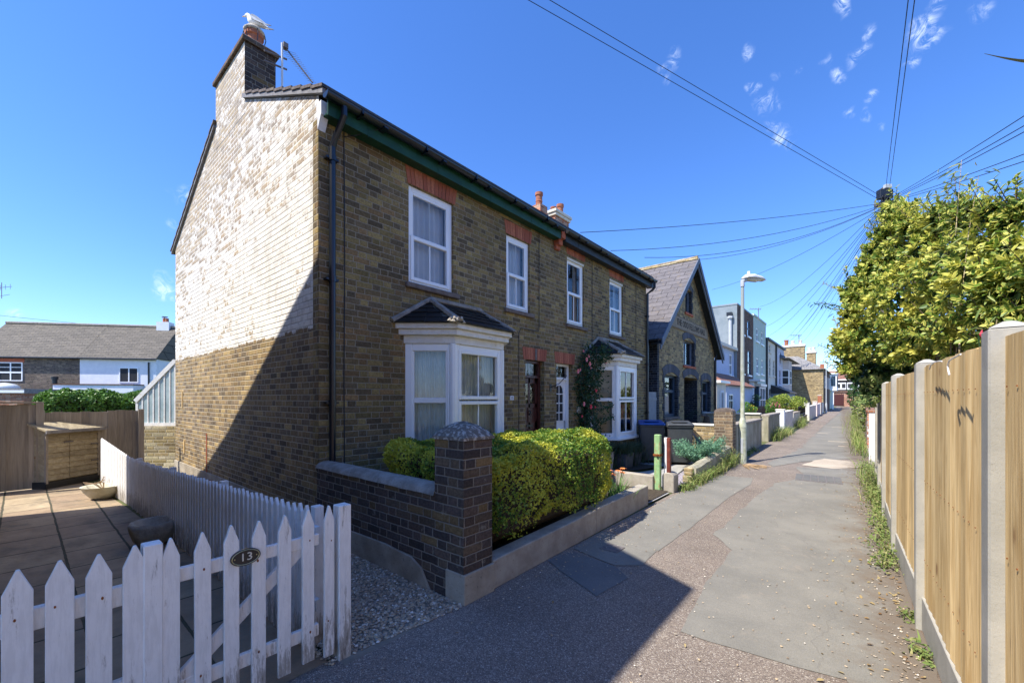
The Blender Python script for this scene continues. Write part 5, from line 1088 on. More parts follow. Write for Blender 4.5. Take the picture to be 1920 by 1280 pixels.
for i in range(NS+1):
    y = 8.15+3.0*i/NS; x = laneL(y)+.0; h_ = .30+.16*(i/NS)+.03*mnoise.noise((y*3, 0, 0)); w_ = .09
    vs += [(x-w_, y, 0), (x-w_+.01*mnoise.noise((y*5, 1, 0)), y, h_-.02), (x-w_*.4, y, h_+.015), (x+w_*.4, y, h_+.01), (x+w_+.015*mnoise.noise((y*5, 2, 0)), y, h_-.03), (x+w_+.01, y, 0)]
mb.add(vs, [(i*6+k, i*6+k+1, (i+1)*6+k+1, (i+1)*6+k) for i in range(NS) for k in range(5)]+[(5, 4, 3, 2, 1, 0), tuple(NS*6+k for k in range(6))]); mb.build('wall_block', M_render, cw)
MB().box(-2.56, -2.40, 8.03, 8.16, 0, .16).box(-2.55, -2.39, 8.06, 8.17, .161, .30).build('broken_end', M_yardbrick, cw, bevel=.02)
def in_slate(rg):
    while True:
        y = rg.uniform(7.35, 10.6); x0 = -2.76-.12*(y-7.6); x = rg.uniform(x0+.03, -2.50)
        return x, y
scatter('slate_chippings', in_slate, 3600, .022, M_slatechip, 4, z=.028, flat=.3, label='purple grey slate chippings beside the front path')
def wheelie(x, y, rot, lidm, label, seed):
    o = thing('wheelie_bin', label, 'bin', (0, 0, 0), 'wheelie bins by the second bay window'); w, d, h = .56, .62, .93
    b = MB(); a = [(-w*.42, -d*.40), (w*.42, -d*.40), (w*.42, d*.36), (-w*.42, d*.36)]; c = [(-w*.5, -d*.5), (w*.5, -d*.5), (w*.5, d*.46), (-w*.5, d*.46)]
    b.add([(*p, .06) for p in a]+[(*p, h) for p in c], [(0,3,2,1),(4,5,6,7),(0,1,5,4),(1,2,6,5),(2,3,7,6),(3,0,4,7)]); b.box(-w*.47, w*.47, d*.30, d*.36, .05, .25); b.build('body', M_bin, o, bevel=.02, seg=2)
    b = MB(); b.box(-w*.53, w*.53, -d*.53, d*.49, h-.045, h+.004); b.build('rim', M_bin, o, bevel=.012)
    b = MB(); b.add([(-w*.54, -d*.56, h+.006), (w*.54, -d*.56, h+.006), (w*.54, d*.46, h+.006), (-w*.54, d*.46, h+.006), (-w*.50, -d*.52, h+.05), (w*.50, -d*.52, h+.05), (w*.50, d*.44, h+.10), (-w*.50, d*.44, h+.10)], [(0,3,2,1),(4,5,6,7),(0,1,5,4),(1,2,6,5),(2,3,7,6),(3,0,4,7)]); b.box(-w*.3, w*.3, -d*.40, d*.3, h+.07, h+.095); l_ = b.build('lid', lidm, o, bevel=.015, seg=2)
    b = MB(); b.tube([(-w*.42, d*.56, h+.02), (w*.42, d*.56, h+.02)], .018, 8); b.box(-w*.42, -w*.38, d*.44, d*.57, h-.02, h+.03).box(w*.38, w*.42, d*.44, d*.57, h-.02, h+.03); b.build('handle', M_bin, o)
    for s_ in (-1, 1): b = MB(); b.tube([(s_*w*.44, d*.40, .10), (s_*w*.52, d*.40, .10)], .10, 16); b.build('wheel', M_black, o)
    b = MB(); b.box(-.05, .04, -d*.468, -d*.455, .66, .75); lb = b.build('label', M_picket2, o)
    b = MB()
    for k in range(7): aa = math.pi*k/6; b.box(.0+.03*math.cos(aa)-.007, .0+.03*math.cos(aa)+.007, -d*.478, -d*.466, .70+.03*math.sin(aa), .714+.03*math.sin(aa))
    b.build('council_mark', M_bin, lb)
    o.location = (x, y, .03); o.rotation_euler = (0, 0, rot); BASE[o.name] = Vector((x, y, .03)); return o
wheelie(-3.98, 10.1, rad(28), M_binlid, 'dark grey wheelie bin with a blue lid next to the downpipe', 1)
wheelie(-3.36, 10.25, rad(28), M_bin, 'dark grey wheelie bin with a black lid beside the blue lidded one', 2)
# planters and lavender under the bay
for i, (x, y, w, h, lab, m) in enumerate(((-4.12, 8.75, .42, .34, 'square dark slate planter of lavender under the second bay', M_slatepl), (-4.18, 9.45, .36, .30, 'small square planter of lavender nearest the blue lidded bin', M_slatepl), (-4.25, 8.05, .40, .42, 'grey concrete planter at the foot of the climbing rose', M_concrete))):
    o = thing('square_planter', lab, 'planter', (x, y, .04)); b = MB(); b.add([(x-w*.42, y-w*.42, .04), (x+w*.42, y-w*.42, .04), (x+w*.42, y+w*.42, .04), (x-w*.42, y+w*.42, .04), (x-w/2, y-w/2, .04+h), (x+w/2, y-w/2, .04+h), (x+w/2, y+w/2, .04+h), (x-w/2, y+w/2, .04+h)], [(0,3,2,1),(0,1,5,4),(1,2,6,5),(2,3,7,6),(3,0,4,7)]); b.box(x-w*.46, x+w*.46, y-w*.46, y+w*.46, h-.03, h-.01); b.build('pot', m, o, bevel=.01)
    rg2 = random.Random(i); blades('plant', [(x+rg2.gauss(0, w*.28), y+rg2.gauss(0, w*.28), h) for _ in range(420)], .34, .012, L_lav, o, seed=i, lean=.9)
for i, (x, y) in enumerate(((-4.35, 9.0), (-4.3, 9.85), (-4.45, 8.45))):
    rg2 = random.Random(i+40); blades('lavender', [(x+rg2.gauss(0, .16), y+rg2.gauss(0, .18), .04) for _ in range(500)], .48, .013, L_lav, None, base=(x, y, .04), seed=50+i, lean=.7)
for i, o in enumerate([o for o in scene.objects if o.name.startswith('lavender')]): tag(o, ('loose lavender bush behind the square planters under the bay', 'loose lavender bush between the bay and the wheelie bins', 'loose lavender bush at the rose side of the bay')[i], 'bush')
# climbing rose beside the white door
ro = thing('climbing_rose', 'climbing rose with red and pink blooms growing up between white door and bay', 'rose', (-4.62, 8.15, .04)); rg = np.random.RandomState(5)
P = []; Nn = []
stems = []
for k in range(9):
    path = [Vector((-4.6+rg.uniform(-.05, .1), 8.12+rg.uniform(-.12, .12), .04))]; dy = rg.uniform(-.12, .20)
    for z in np.arange(.3, 2.75, .22): path.append(Vector((HX+.14+.13*math.sin(z*2+k)+rg.uniform(0, .10), 8.12+dy*(z/1.5)+.10*math.sin(z*2.3+k*1.7)+(max(0, z-2.0)*.35), z)))
    stems.append(path)
b = MB()
for p in stems: b.tube(p, .007, 5)
b.build('stems', M_bark, ro)
for p in stems:
    for k in range(430):
        i = rg.randint(0, len(p)-1); q = p[i].lerp(p[i+1], rg.rand()); sp = .10+.035*math.sin(q.z*4)+ (.05 if q.z < 1.3 else 0); P.append((max(HX+.02, q.x+rg.normal(0, sp*.8)), q.y+rg.normal(0, sp), q.z+rg.normal(0, .07))); Nn.append((1, -.5, .4))
for (dy, z) in ((.62, 2.62), (.5, 2.7), (.78, 2.55), (.35, 2.8), (-.35, 2.15), (-.42, 1.95), (.55, 1.45), (.62, 1.2)):
    for k in range(70): t_ = rg.rand(); P.append((-4.42+.12*rg.rand(), 8.2+dy*t_, z-.1+.1*t_+rg.normal(0, .04))); Nn.append((1, -.5, .4))
leaves('foliage', np.array(P), np.array(Nn), .062, .55, L_rose, ro, seed=3, spread=.7)
def bloom(parent, c, r, m, name='bloom'):
    b = MB(); rg_ = random.Random(int(abs(c[1])*1000)+int(c[2]*77)); c = Vector(c)
    for ring, (rr, up, n) in enumerate(((1, .25, 6), (.72, .5, 5), (.42, .8, 4))):
        for k in range(n):
            a = 6.283*k/n+ring; u_ = Vector((.35*math.cos(a)+.5, math.cos(a)*-.2+math.sin(a)*.8, math.cos(a)*.8)); d = Vector((.25, math.cos(a), math.sin(a))).normalized(); s_ = d.cross(Vector((1, 0, 0))).normalized()
            o = c+Vector((up*r*.5, 0, 0)); b.add([o, o+d*r*rr*.6+s_*r*.42*rr+Vector((r*.2, 0, 0)), o+d*r*rr+Vector((r*.12, 0, 0)), o+d*r*rr*.6-s_*r*.42*rr+Vector((r*.2, 0, 0))], [(0, 1, 2, 3)])
    return b.build(name, m, parent)
for (u, v, big, red) in ((1093, 757, 1, 0), (1106, 762, 1, 1), (1115, 763, 0, 1), (1116, 731, 1, 1), (1111, 722, 0, 0), (1082, 696, 1, 0), (1087, 693, 0, 0), (1098, 674, 1, 0), (1104, 682, 1, 0), (1107, 690, 0, 0), (1093, 658, 0, 0), (1148, 655, 0, 0), (1103, 668, 0, 0), (1090, 780, 0, 1), (1135, 680, 0, 0)):
    p = atX(u, v, -4.42); bloom(ro, p, .058 if big else .034, M_redflower if red else M_pinkflower)
# juniper and weeds by the crumbling wall
jn = thing('juniper', 'spreading blue green juniper behind the crumbling low wall', 'shrub', (-2.9, 10.3, .02)); rg = np.random.RandomState(8); P = []; Nn = []; T = []
for k in range(170):
    a = rg.uniform(0, 6.28); L_ = rg.uniform(.35, 1.15); p0 = np.array([-2.74, 9.85, .16]); d = np.array([.42*math.cos(a), math.sin(a), rg.uniform(.30, .80)]); 
    for s_ in np.linspace(.15, 1, 34):
        q = p0+d*L_*s_; q[2] = p0[2]+d[2]*L_*(s_-.35*s_*s_)+.02; 
        for _ in range(4): P.append(q+rg.normal(0, .030, 3)); Nn.append((0, 0, 1)); T.append(d+rg.normal(0, .3, 3))
leaves('foliage', np.array(P), np.array(Nn), .055, .30, L_juniper, jn, seed=8, spread=.8, tang=np.array(T))
def weeds(name, label, pts, h, m=L_weed, seed=1, grassy=260, leafy=500, sp=.09, cat='weeds'):
    c = pts[len(pts)//2]; o = thing(name, label, cat, (c[0], c[1], 0)); rg = random.Random(seed); rn = np.random.RandomState(seed)
    rts = []; P = []; Nn = []
    for i in range(grassy): k = rg.randrange(len(pts)); rts.append((pts[k][0]+rg.gauss(0, sp*.7), pts[k][1]+rg.gauss(0, sp*1.3), 0))
    if grassy: blades('blades', rts, h, .011, L_grass, o, seed=seed, lean=.8)
    for i in range(leafy): k = rg.randrange(len(pts)); P.append((pts[k][0]+rg.gauss(0, sp*.7), pts[k][1]+rg.gauss(0, sp*1.4), abs(rg.gauss(0, h*.42))+.01)); Nn.append((0, 0, 1))
    if leafy: leaves('foliage', np.array(P), np.array(Nn), .035, .5, m, o, seed=seed, spread=.7)
    return o
Lp = lambda y, o=.14: (laneL(y)+o, y)
weeds('weed_clump', 'grassy weeds at the foot of the rendered stub', [Lp(7.45, .08), Lp(7.6, .10)], .15, seed=1, grassy=160, leafy=260)
weeds('weed_clump', 'dry yellow grass and weeds along the crumbling low wall', [Lp(8.0+.17*k, .13) for k in range(11)], .26, seed=2, grassy=620, leafy=500)
weeds('weed_clump', 'tall leafy weeds spilling over the wall end by the lamp post', [Lp(10.0+.14*k, .12) for k in range(9)], .42, seed=3, grassy=220, leafy=1500)
tw = MB(); rg = random.Random(5)
for k in range(26): x0, y0 = -2.1+rg.gauss(0, .03), 11.2+rg.gauss(0, .12); tw.tube([(x0, y0, .015), (x0+rg.uniform(.2, .5), y0-rg.uniform(.1, .55), .02+rg.uniform(0, .03))], .007, 4)
tag(tw.build('dead_branches', M_dry, base=(-2, 11.1, 0)), 'small heap of dead brown branches on the lane beside the lamp post', 'branches')
# ------------------------------------------------------------------ side gate and the gabled hall
sg = MB()
for k in range(6): sg.box(HX+.02, HX+.045, HE+.04+k*.115, HE+.147+k*.115, .05, 1.80)
sg.box(HX+.046, HX+.06, HE+.04, HE+.73, 1.55, 1.63)
tag(sg.build('side_gate', M_gate, base=(HX, 12.2, 0)), 'pale grey boarded side gate between the brick house and the hall', 'gate')
GX = -4.75; k_ = .95; HY0, HY1 = 12.55, 19.05; HC = 15.75; HEZ, HAZ = 3.75, 6.65; slp = (HAZ-HEZ)/(HC-HY0)
hall = thing('brick_hall', 'gabled yellow brick hall with blue black brick dressings and a carved name panel', 'hall', (GX, HY0, 0))
gy = lambda u, v: (atX(u, v, GX).y, atX(u, v, GX).z)
Wl = (gy(1246, 0)[0]-.02, gy(1268, 0)[0]+.12, 1.0, 2.36); Dr = (gy(1283, 0)[0]-.02, gy(1307, 0)[0], .05, 2.36); Wr = (gy(1316, 0)[0], gy(1330, 0)[0]+.08, 1.0, 2.3); Wu = (gy(1282, 0)[0], gy(1301, 0)[0]+.04, 2.78, 3.68); Wa = (gy(1285, 0)[0], gy(1294.5, 0)[0]+.12, 4.68, 5.52)
cl = [(slp, 1, HAZ-.12+slp*HC), (-slp, 1, HAZ-.12-slp*HC)]
mb = wall('x', GX, HY0, HY1, 0, HAZ, [(*Wl, .2), (*Dr, 1.0), (*Wr, .2), (*Wu, .2), (*Wa, .16)], .2, 1, clips=cl); mb.build('front_wall', M_hall, hall)
MB().box(-14, GX-.001, HY0, HY0+.02, 0, HEZ-.1).box(-14, GX-.001, HY1-.02, HY1, 0, HEZ-.1).build('side_wall', M_hall, hall)
MB().box(GX-1.05, GX-1.0, Dr[0]-.1, Dr[1]+.1, 0, 2.5).build('porch_back', M_bluedoor, hall)
qb = MB(); rw = .3
for r_ in range(12):      # toothed quoins and dressings in blue-black brick
    z = r_*.30+.02; L_ = .34 if r_ % 2 else .20
    qb.box(GX-(.9 if r_ % 2 else .55), GX+.001, HY0-.012, HY0+.001, z, z+.296)
qb.box(GX-.001, GX+.012, HY0-.012, HY0+.14, 0, 3.55); qb.build('corner_dressing', M_bluebrick, hall)
def surround(O, side=(1, 1), wd=.12):
    q = MB(); n_ = int((O[3]-O[2])/.225)
    for r_ in range(n_+1):
        z = O[2]+r_*.225; z1 = min(z+.223, O[3]); e_ = wd+(.11 if r_ % 2 else 0)
        if side[0]: q.box(GX-.19, GX+.012, O[0]-e_*.8, O[0]+.004, z, z1)
        if side[1]: q.box(GX-.95 if O is Dr and False else GX-.19, GX+.012, O[1]-.004, O[1]+e_*.8, z, z1)
    return q
for O in (Wl, Wr): surround(O, (1, 0)).build('window_surround', M_bluebrick, hall); surround(O, (0, 1)).build('window_surround', M_bluebrick, hall)
surround(Wu, (0, 1)).build('window_surround', M_bluebrick, hall); surround(Wa, (0, 1), .10).build('window_surround', M_bluebrick, hall)
q = MB()
for r_ in range(10): z = .05+r_*.225; q.box(GX-(.75 if r_ % 2 else .5), GX+.008, Dr[1]-.012, Dr[1]+.002, z, z+.223)
q.build('porch_dressing', M_bluebrick, hall)
for i, (O, ris, th) in enumerate(((Wl, .16, .27), (Dr, .18, .25), (Wr, .14, .25), (Wu, .17, .22), (Wa, .12, .18))):
    a = MB(); seg_arch(a, GX, O[0]-.10, O[1]+.10, O[3]-.06, ris, th, 15 if i < 4 else 9, proud=.022); a.build('arch', M_archblue, hall)
def hall_window(O, m, pm, cur=True):
    w_ = O[1]-O[0]; f = frame_panel((GX-.17, O[0]), (0, 1), (1, 0), w_, O[2], O[3]+.02, .09, .07, transoms=((O[2]+(O[3]-O[2])*.62, .10),), mullions=(w_/2,) if False else (), bar=.05); wn_ = f.build('window', m, hall, bevel=.006)
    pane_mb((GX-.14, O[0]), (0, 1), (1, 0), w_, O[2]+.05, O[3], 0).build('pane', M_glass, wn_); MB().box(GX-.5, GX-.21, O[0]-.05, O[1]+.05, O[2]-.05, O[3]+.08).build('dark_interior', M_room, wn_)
    if cur: drape((GX-.20, O[0]+w_*.25), (0, 1), (1, 0), w_*.5, O[2], O[3]-.4, 0).build('curtain', M_curtain, wn_)
    MB().box(GX-.10, GX+.06, O[0]-.10, O[1]+.10, O[2]-.09, O[2]-.002).build('sill', M_sill, wn_, bevel=.01); return wn_
hall_window(Wl, M_bluedoor, None); hall_window(Wr, M_bluedoor, None)
for O in (Wu, Wa):
    w_ = O[1]-O[0]; f = frame_panel((GX-.16, O[0]), (0, 1), (1, 0), w_, O[2], O[3]+.03, .07, .06, mullions=(w_*.45,), bar=.05); wn_ = f.build('window', M_greyjoin, hall, bevel=.005); pane_mb((GX-.14, O[0]), (0, 1), (1, 0), w_, O[2]+.04, O[3], 0).build('pane', M_glass, wn_); MB().box(GX-.5, GX-.2, O[0]-.05, O[1]+.05, O[2]-.05, O[3]+.08).build('dark_interior', M_room, wn_); drape((GX-.19, O[0]), (0, 1), (1, 0), w_*.4, O[2], O[3], 0).build('curtain', M_curtain, wn_); MB().box(GX-.10, GX+.05, O[0]-.08, O[1]+.08, O[2]-.08, O[2]-.002).build('sill', M_redarch, wn_)
# name panel
s0, s1 = gy(1254.5, 0)[0], gy(1325.5, 0)[0]; zs0, zs1 = 3.97, 4.42
sp = MB().box(GX, GX+.03, s0, s1, zs0, zs1); sgn = sp.build('name_panel', M_signstone, hall, bevel=.01)
MB().box(GX+.03, GX+.036, s0+.03, s1-.03, zs0+.02, zs0+.035).box(GX+.03, GX+.036, s0+.03, s1-.03, zs1-.035, zs1-.02).build('panel_moulding', M_sill, sgn)
tx = text_mesh('THE ODD FELLOWS HALL', .31, M_letter, (GX+.034, s0+(s1-s0)*.53, (zs0+zs1)/2), (rad(90), 0, rad(90)), sgn, .004, name='lettering'); wdt = tx.dimensions.x
tx.scale = ((s1-s0)*.76/wdt, 1, 1)
# roof of the hall with bargeboards
ov = .30; mb = MB(); ye0, ye1 = HY0-.42, HY1+.25; zr_ = HAZ
def rzh(y): return zr_-abs(y-HC)*slp
for (ya, s_) in ((ye0, -1), (ye1, 1)):
    L_ = math.hypot(ya-HC, zr_-rzh(ya)); lift = .0
    pts = [(GX+ov, ya, rzh(ya)), (-14, ya, rzh(ya)), (-14, HC, zr_), (GX+ov, HC, zr_)]
    mb.poly(pts, [(0, 0), (9.6, 0), (9.6, L_), (0, L_)]); mb.poly([(p[0], p[1], p[2]-.07) for p in pts][::-1])
    mb.poly([(GX+ov, ya, rzh(ya)), (-14, ya, rzh(ya)), (-14, ya, rzh(ya)-.07), (GX+ov, ya, rzh(ya)-.07)])
hr = mb.build('roof', M_hallslate, hall); MB().tube([(GX+ov-.02, HC, zr_+.02), (-14, HC, zr_+.02)], .085, 6).build('ridge_tiles', M_yardbrick, hr)
MB().tube([(GX+ov-.1, ye0-.04, rzh(ye0)-.03), (-14, ye0-.04, rzh(ye0)-.03)], .055, 6).build('gutter', M_black, hall)
for (ya, nm) in ((ye0-.03, 'l'), (ye1+.05, 'r')):
    for (x0, x1, dz, hh) in ((GX+ov, GX+ov+.035, .03, .20), (GX+ov-.05, GX+ov-.01, -.10, .20)):
        b = MB(); b.prism([(x0, ya, rzh(ya)+dz), (x0, HC, zr_+dz), (x0, HC, zr_+dz-hh), (x0, ya, rzh(ya)+dz-hh)], (x1-x0, 0, 0)); b.build('bargeboard', M_greyjoin, hall, bevel=.004)
    b = MB(); b.prism([(GX, ya, rzh(ya)-.10), (GX, HC, zr_-.10), (GX, HC, zr_-.13), (GX, ya, rzh(ya)-.13)], (ov, 0, 0)); b.build('verge_soffit', M_darkfascia, hall)
b = MB(); b.tube([(GX+.1, HY1+.12, 3.62), (GX+.06, HY1+.06, 3.35), (GX+.05, HY1-.02, 3.2), (GX+.05, HY1-.02, .3)], .045, 8); b.build('downpipe', M_black, hall)
# palm in a pot in front of the hall
p = atD(1325, 790, 15.2); pm = thing('potted_palm', 'small palm in a grey planter before the right hall window', 'palm', (p.x, p.y, 0)); MB().box(p.x-.35, p.x+.35, p.y-.5, p.y+.5, 0, .62).build('planter', M_slatepl, pm, bevel=.01)
MB().lathe((p.x, p.y, .6), [(.10, 0), (.13, .12), (.09, .34), (.03, .38)], 10).build('trunk', M_bark, pm); b = MB(); rg = random.Random(2)
for k in range(15):
    a = k*2.4; el = rg.uniform(.1, .9); dx, dy = math.cos(a), math.sin(a); L_ = rg.uniform(.55, .8); o = Vector((p.x, p.y, .95)); mid = o+Vector((dx*L_*.5, dy*L_*.5, L_*.35*el+.1)); tip = o+Vector((dx*L_, dy*L_, L_*.1*el-.1))
    for s_ in np.linspace(.3, 1, 9):
        c = o.lerp(mid, min(1, s_*2)) if s_ < .5 else mid.lerp(tip, (s_-.5)*2)
        for sd in (-1, 1): sv = Vector((-dy, dx, 0))*sd*.16*(1.1-s_)+Vector((dx, dy, -.25))*.14; w_ = Vector((dx, dy, 0))*.012; b.add([c-w_, c+w_, c+sv], [(0, 1, 2)])
b.build('fronds', L_darkleaf, pm)
# ------------------------------------------------------------------ walls along the lane
lL = lambda u: vplane(u, 800, (laneL(11), 11), (laneL(60), 60)).y
bp = thing('brick_pier', 'weathered brown brick pier with rounded brick top behind the lamp post', 'pier', (-2.62, 11.35, 0)); x0, x1, ya, yb = -2.78, -2.36, 11.12, 11.45
MB().box(x0, x1, ya, yb, 0, 1.27).build('shaft', M_darkbrickP if 'M_darkbrickP' in globals() else brick('pier_brick', [(.22,.16,.105), (.27,.19,.115), (.16,.12,.085), (.19,.14,.10)], (.38, .32, .23)), bp)
b = MB(); b.prism([(x0, ya-.002, 1.272)]+[((x0+x1)/2-(x1-x0)/2*math.cos(math.pi*k/8), ya-.002, 1.272+.10*math.sin(math.pi*k/8)) for k in range(9)], (0, yb-ya+.004, 0)); b.build('rounded_top', M_sill, bp)
bw_ = thing('boundary_wall', 'low yellow brick boundary wall with cement top between bins and hall', 'wall', (-3.4, 11.3, 0)); MB().box(-4.7, x0, 11.18, 11.40, 0, .91).build('brickwork', M_farbrick, bw_); MB().box(-4.7, x0, 11.16, 11.42, .912, .955).build('coping', M_whitewall, bw_, bevel=.006)
dk = MB(); dk.prism([(-2.95, 10.75, .35), (-3.3, 10.95, .78), (-3.3, 11.0, .82), (-2.9, 10.85, .40)], (.02, .25, .0)); tag(dk.build('leaning_board', M_black, base=(-3, 10.9, 0)), 'black board leaning behind the black lidded bin', 'board')
def lane_wall(name, label, y0, y1, h, m, cope=None, th=.22, pier0=None, pier1=None, hc=.05, h1=None, cat='wall'):
    o = thing(name, label, cat, (laneL((y0+y1)/2)-.1, (y0+y1)/2, 0)); a, b = (laneL(y0)-th/2, y0), (laneL(y1)-th/2, y1); MB().obox(a, b, th, 0, h, z1b=h1).build('wall_face', m, o, bevel=.01)
    if cope: MB().obox(a, b, th+.06, h+.001, h+hc, z0b=(h1 or h)+.001, z1b=(h1 or h)+hc).build('coping', cope, o, bevel=.012)
    for pr_ in (pier0, pier1):
        if pr_: yy, hh, mm = pr_; MB().box(laneL(yy)-.30, laneL(yy)+.03, yy-.16, yy+.16, 0, hh).build('pier', mm, o, bevel=.01); MB().box(laneL(yy)-.33, laneL(yy)+.05, yy-.18, yy+.18, hh+.001, hh+.06).build('pier_cap', M_whitewall, o, bevel=.02)
    return o
yA0, yA1 = 11.47, lL(1428); yB0, yB1 = lL(1441), lL(1462)
lane_wall('rendered_wall', 'tall mossy grey rendered lane wall directly behind the lamp post', yA0, yA1, .86, M_render, M_coping, hc=.07)
lane_wall('rendered_wall', 'mossy grey rendered wall length with a gap before it', yB0, yB1-.02, .93, M_render, M_coping, hc=.08)
o = thing('return_wall', 'low mossy wall with white coping running back between the gardens', 'wall', (-4, yA1+2.2, 0)); MB().box(-9.5, laneL(yB0)-.26, yB0+.0, yB0+.2, 0, 1.0).build('wall_face', M_render, o); MB().box(-9.5, laneL(yB0)-.26, yB0-.04, yB0+.24, 1.001, 1.06).build('coping', M_whitewall, o, bevel=.01)
yC0 = lL(1470); lane_wall('white_wall', 'cream white lane wall with a white end pier', yC0, lL(1487), .95, M_whitewall, M_whitewall, pier0=(yC0, 1.06, M_palewhite))
lane_wall('beige_wall', 'short beige rendered lane wall before the black railing', lL(1488), lL(1500), .80, M_creamrender, M_coping)
yR0, yR1 = lL(1501), lL(1513); o = lane_wall('brick_wall', 'very low brick lane wall carrying a black railing', yR0, yR1, .45, M_farbrick, M_coping)
b = MB(); NR = 16
for k in range(NR): y = yR0+(yR1-yR0)*k/(NR-1); b.tube([(laneL(y)-.11, y, .5), (laneL(y)-.11, y, 1.12)], .025, 5)
for z in (.6, 1.08): b.tube([(laneL(yR0)-.11, yR0, z), (laneL(yR1)-.11, yR1, z)], .03, 5)
b.build('railing', M_black, o)
MB().box(-8, -3.15, yR1+.2, yR1+.42, 0, 1.05).build('garden_wall', M_redbrick, None, base=(-5, yR1, 0)); tag(scene.objects['garden_wall.001'] if 'garden_wall.001' in scene.objects else scene.objects['garden_wall'], 'red brick garden wall running back from the cream pier', 'wall')
yD0, yD1 = lL(1517), lL(1530); lane_wall('cream_wall', 'cream rendered lane wall with tall cream pier beyond the railing', yD0, yD1, 1.0, M_whitewall, M_whitewall, pier0=(yD0, 1.25, M_whitewall))
yE0, yE1 = lL(1531.5), lL(1538); lane_wall('pink_wall', 'pale pink rendered lane wall near the second lamp post', yE0, yE1, 1.05, M_pinkwall, M_pinkwall, pier0=(yE0, 1.3, M_pinkwall))
lane_wall('grey_wall', 'grey rendered lane wall ending at the brown brick house', lL(1539), 59, 1.15, M_creamrender, M_coping, pier0=(lL(1540), 1.9, M_terracotta))
weeds('weed_clump', 'dark green weeds below the tall mossy wall', [Lp(12.0+.35*k, .05) for k in range(8)], .16, seed=5, grassy=200, leafy=500, m=L_darkleaf)
weeds('weed_clump', 'tall leafy weeds and dry grass in front of the second mossy wall', [Lp(yB0+.5+.35*k, .1) for k in range(8)], .62, seed=6, grassy=380, leafy=1100, sp=.16)
weeds('weed_clump', 'yellow dry grass at the white pier foot', [Lp(yC0-1+.3*k, .12) for k in range(6)], .40, seed=7, grassy=420, leafy=300, sp=.16)
weeds('weed_clump', 'green weeds below the beige wall and railing', [Lp(lL(1488)+.5*k, .12) for k in range(8)], .75, seed=8, grassy=320, leafy=900, sp=.2)
# ------------------------------------------------------------------ lamp posts
def lamp_post(x, y, h, label, m, aim=(.6, .8), far=False):
    o = thing('lamp_post', label, 'lamp post', (x, y, 0), 'lamp posts along the lane'); a = Vector((*aim, 0)).normalized()
    MB().lathe((x, y, 0), [(.095, 0), (.095, .85), (.10, .90), (.088, .97), (.058, 1.10), (.05, 1.12), (.038, h-.2), (.036, h-.05)], 14).build('column', m, o, smooth=False)
    MB().box(x-.03, x+.03, y-.100, y-.088, .25, .62).build('access_door', M_lampgrey, o)
    c = Vector((x, y, h)); b = MB()
    if far: b.tube([c+Vector((0, 0, -.1)), c+Vector((0, 0, .25))+a*.08, c+Vector((0, 0, .42))+a*.45, c+Vector((0, 0, .45))+a*.8], .035, 8); hc = c+Vector((0, 0, .45))+a*1.05
    else: b.tube([c+Vector((0, 0, -.12)), c+Vector((0, 0, .02)), c+a*.1+Vector((0, 0, .05))], .05, 10); hc = c+a*.30+Vector((0, 0, .08))
    b.build('bracket', M_lampgrey, o); s_ = Vector((-a.y, a.x, 0)); b = MB(); secs = ((-.30, .06, .03, 0), (-.2, .11, .09, .02), (0, .125, .11, .02), (.2, .115, .09, .0), (.30, .09, .05, -.02), (.32, .04, .02, -.02)); n = 12; vs = []
    for (t_, w_, hh, dz) in secs:
        for k in range(n): g_ = 2*math.pi*k/n; vs.append(hc+a*t_+s_*(w_*math.cos(g_))+Vector((0, 0, dz+(hh if math.sin(g_) > 0 else hh*.25)*math.sin(g_))))
    b.add(vs, [(i*n+k, i*n+(k+1) % n, (i+1)*n+(k+1) % n, (i+1)*n+k) for i in range(5) for k in range(n)]+[tuple(range(n-1, -1, -1)), tuple(5*n+k for k in range(n))]); hd_ = b.build('lamp_head', M_lamphead, o, smooth=True)
    b = MB(); vs = []
    for (t_, w_, hh) in ((-.2, .08, .0), (-.1, .10, .045), (.1, .10, .05), (.25, .07, .0)):
        for k in range(n): g_ = math.pi+math.pi*k/(n-1); vs.append(hc+a*t_+s_*(w_*math.cos(g_))+Vector((0, 0, -.015+hh*math.sin(g_))))
    b.add(vs, [(i*n+k, i*n+k+1, (i+1)*n+k+1, (i+1)*n+k) for i in range(3) for k in range(n-1)]); b.build('bowl', M_lanternglass, hd_, smooth=True)
    q = hc-a*.12; MB().box(q.x-.03, q.x+.03, q.y-.03, q.y+.03, q.z+.10, q.z+.19).build('light_sensor', M_lamphead, hd_); return o
lamp_post(-2.23, 11.55, 4.50, 'lichened green grey lamp post beside the nearest rendered wall', M_lamp, (.62, .78))
lamp_post(-2.92, 59.0, 5.0, 'distant grey lamp post in front of the brown brick house', M_lampgrey, (1, -.1), far=True)
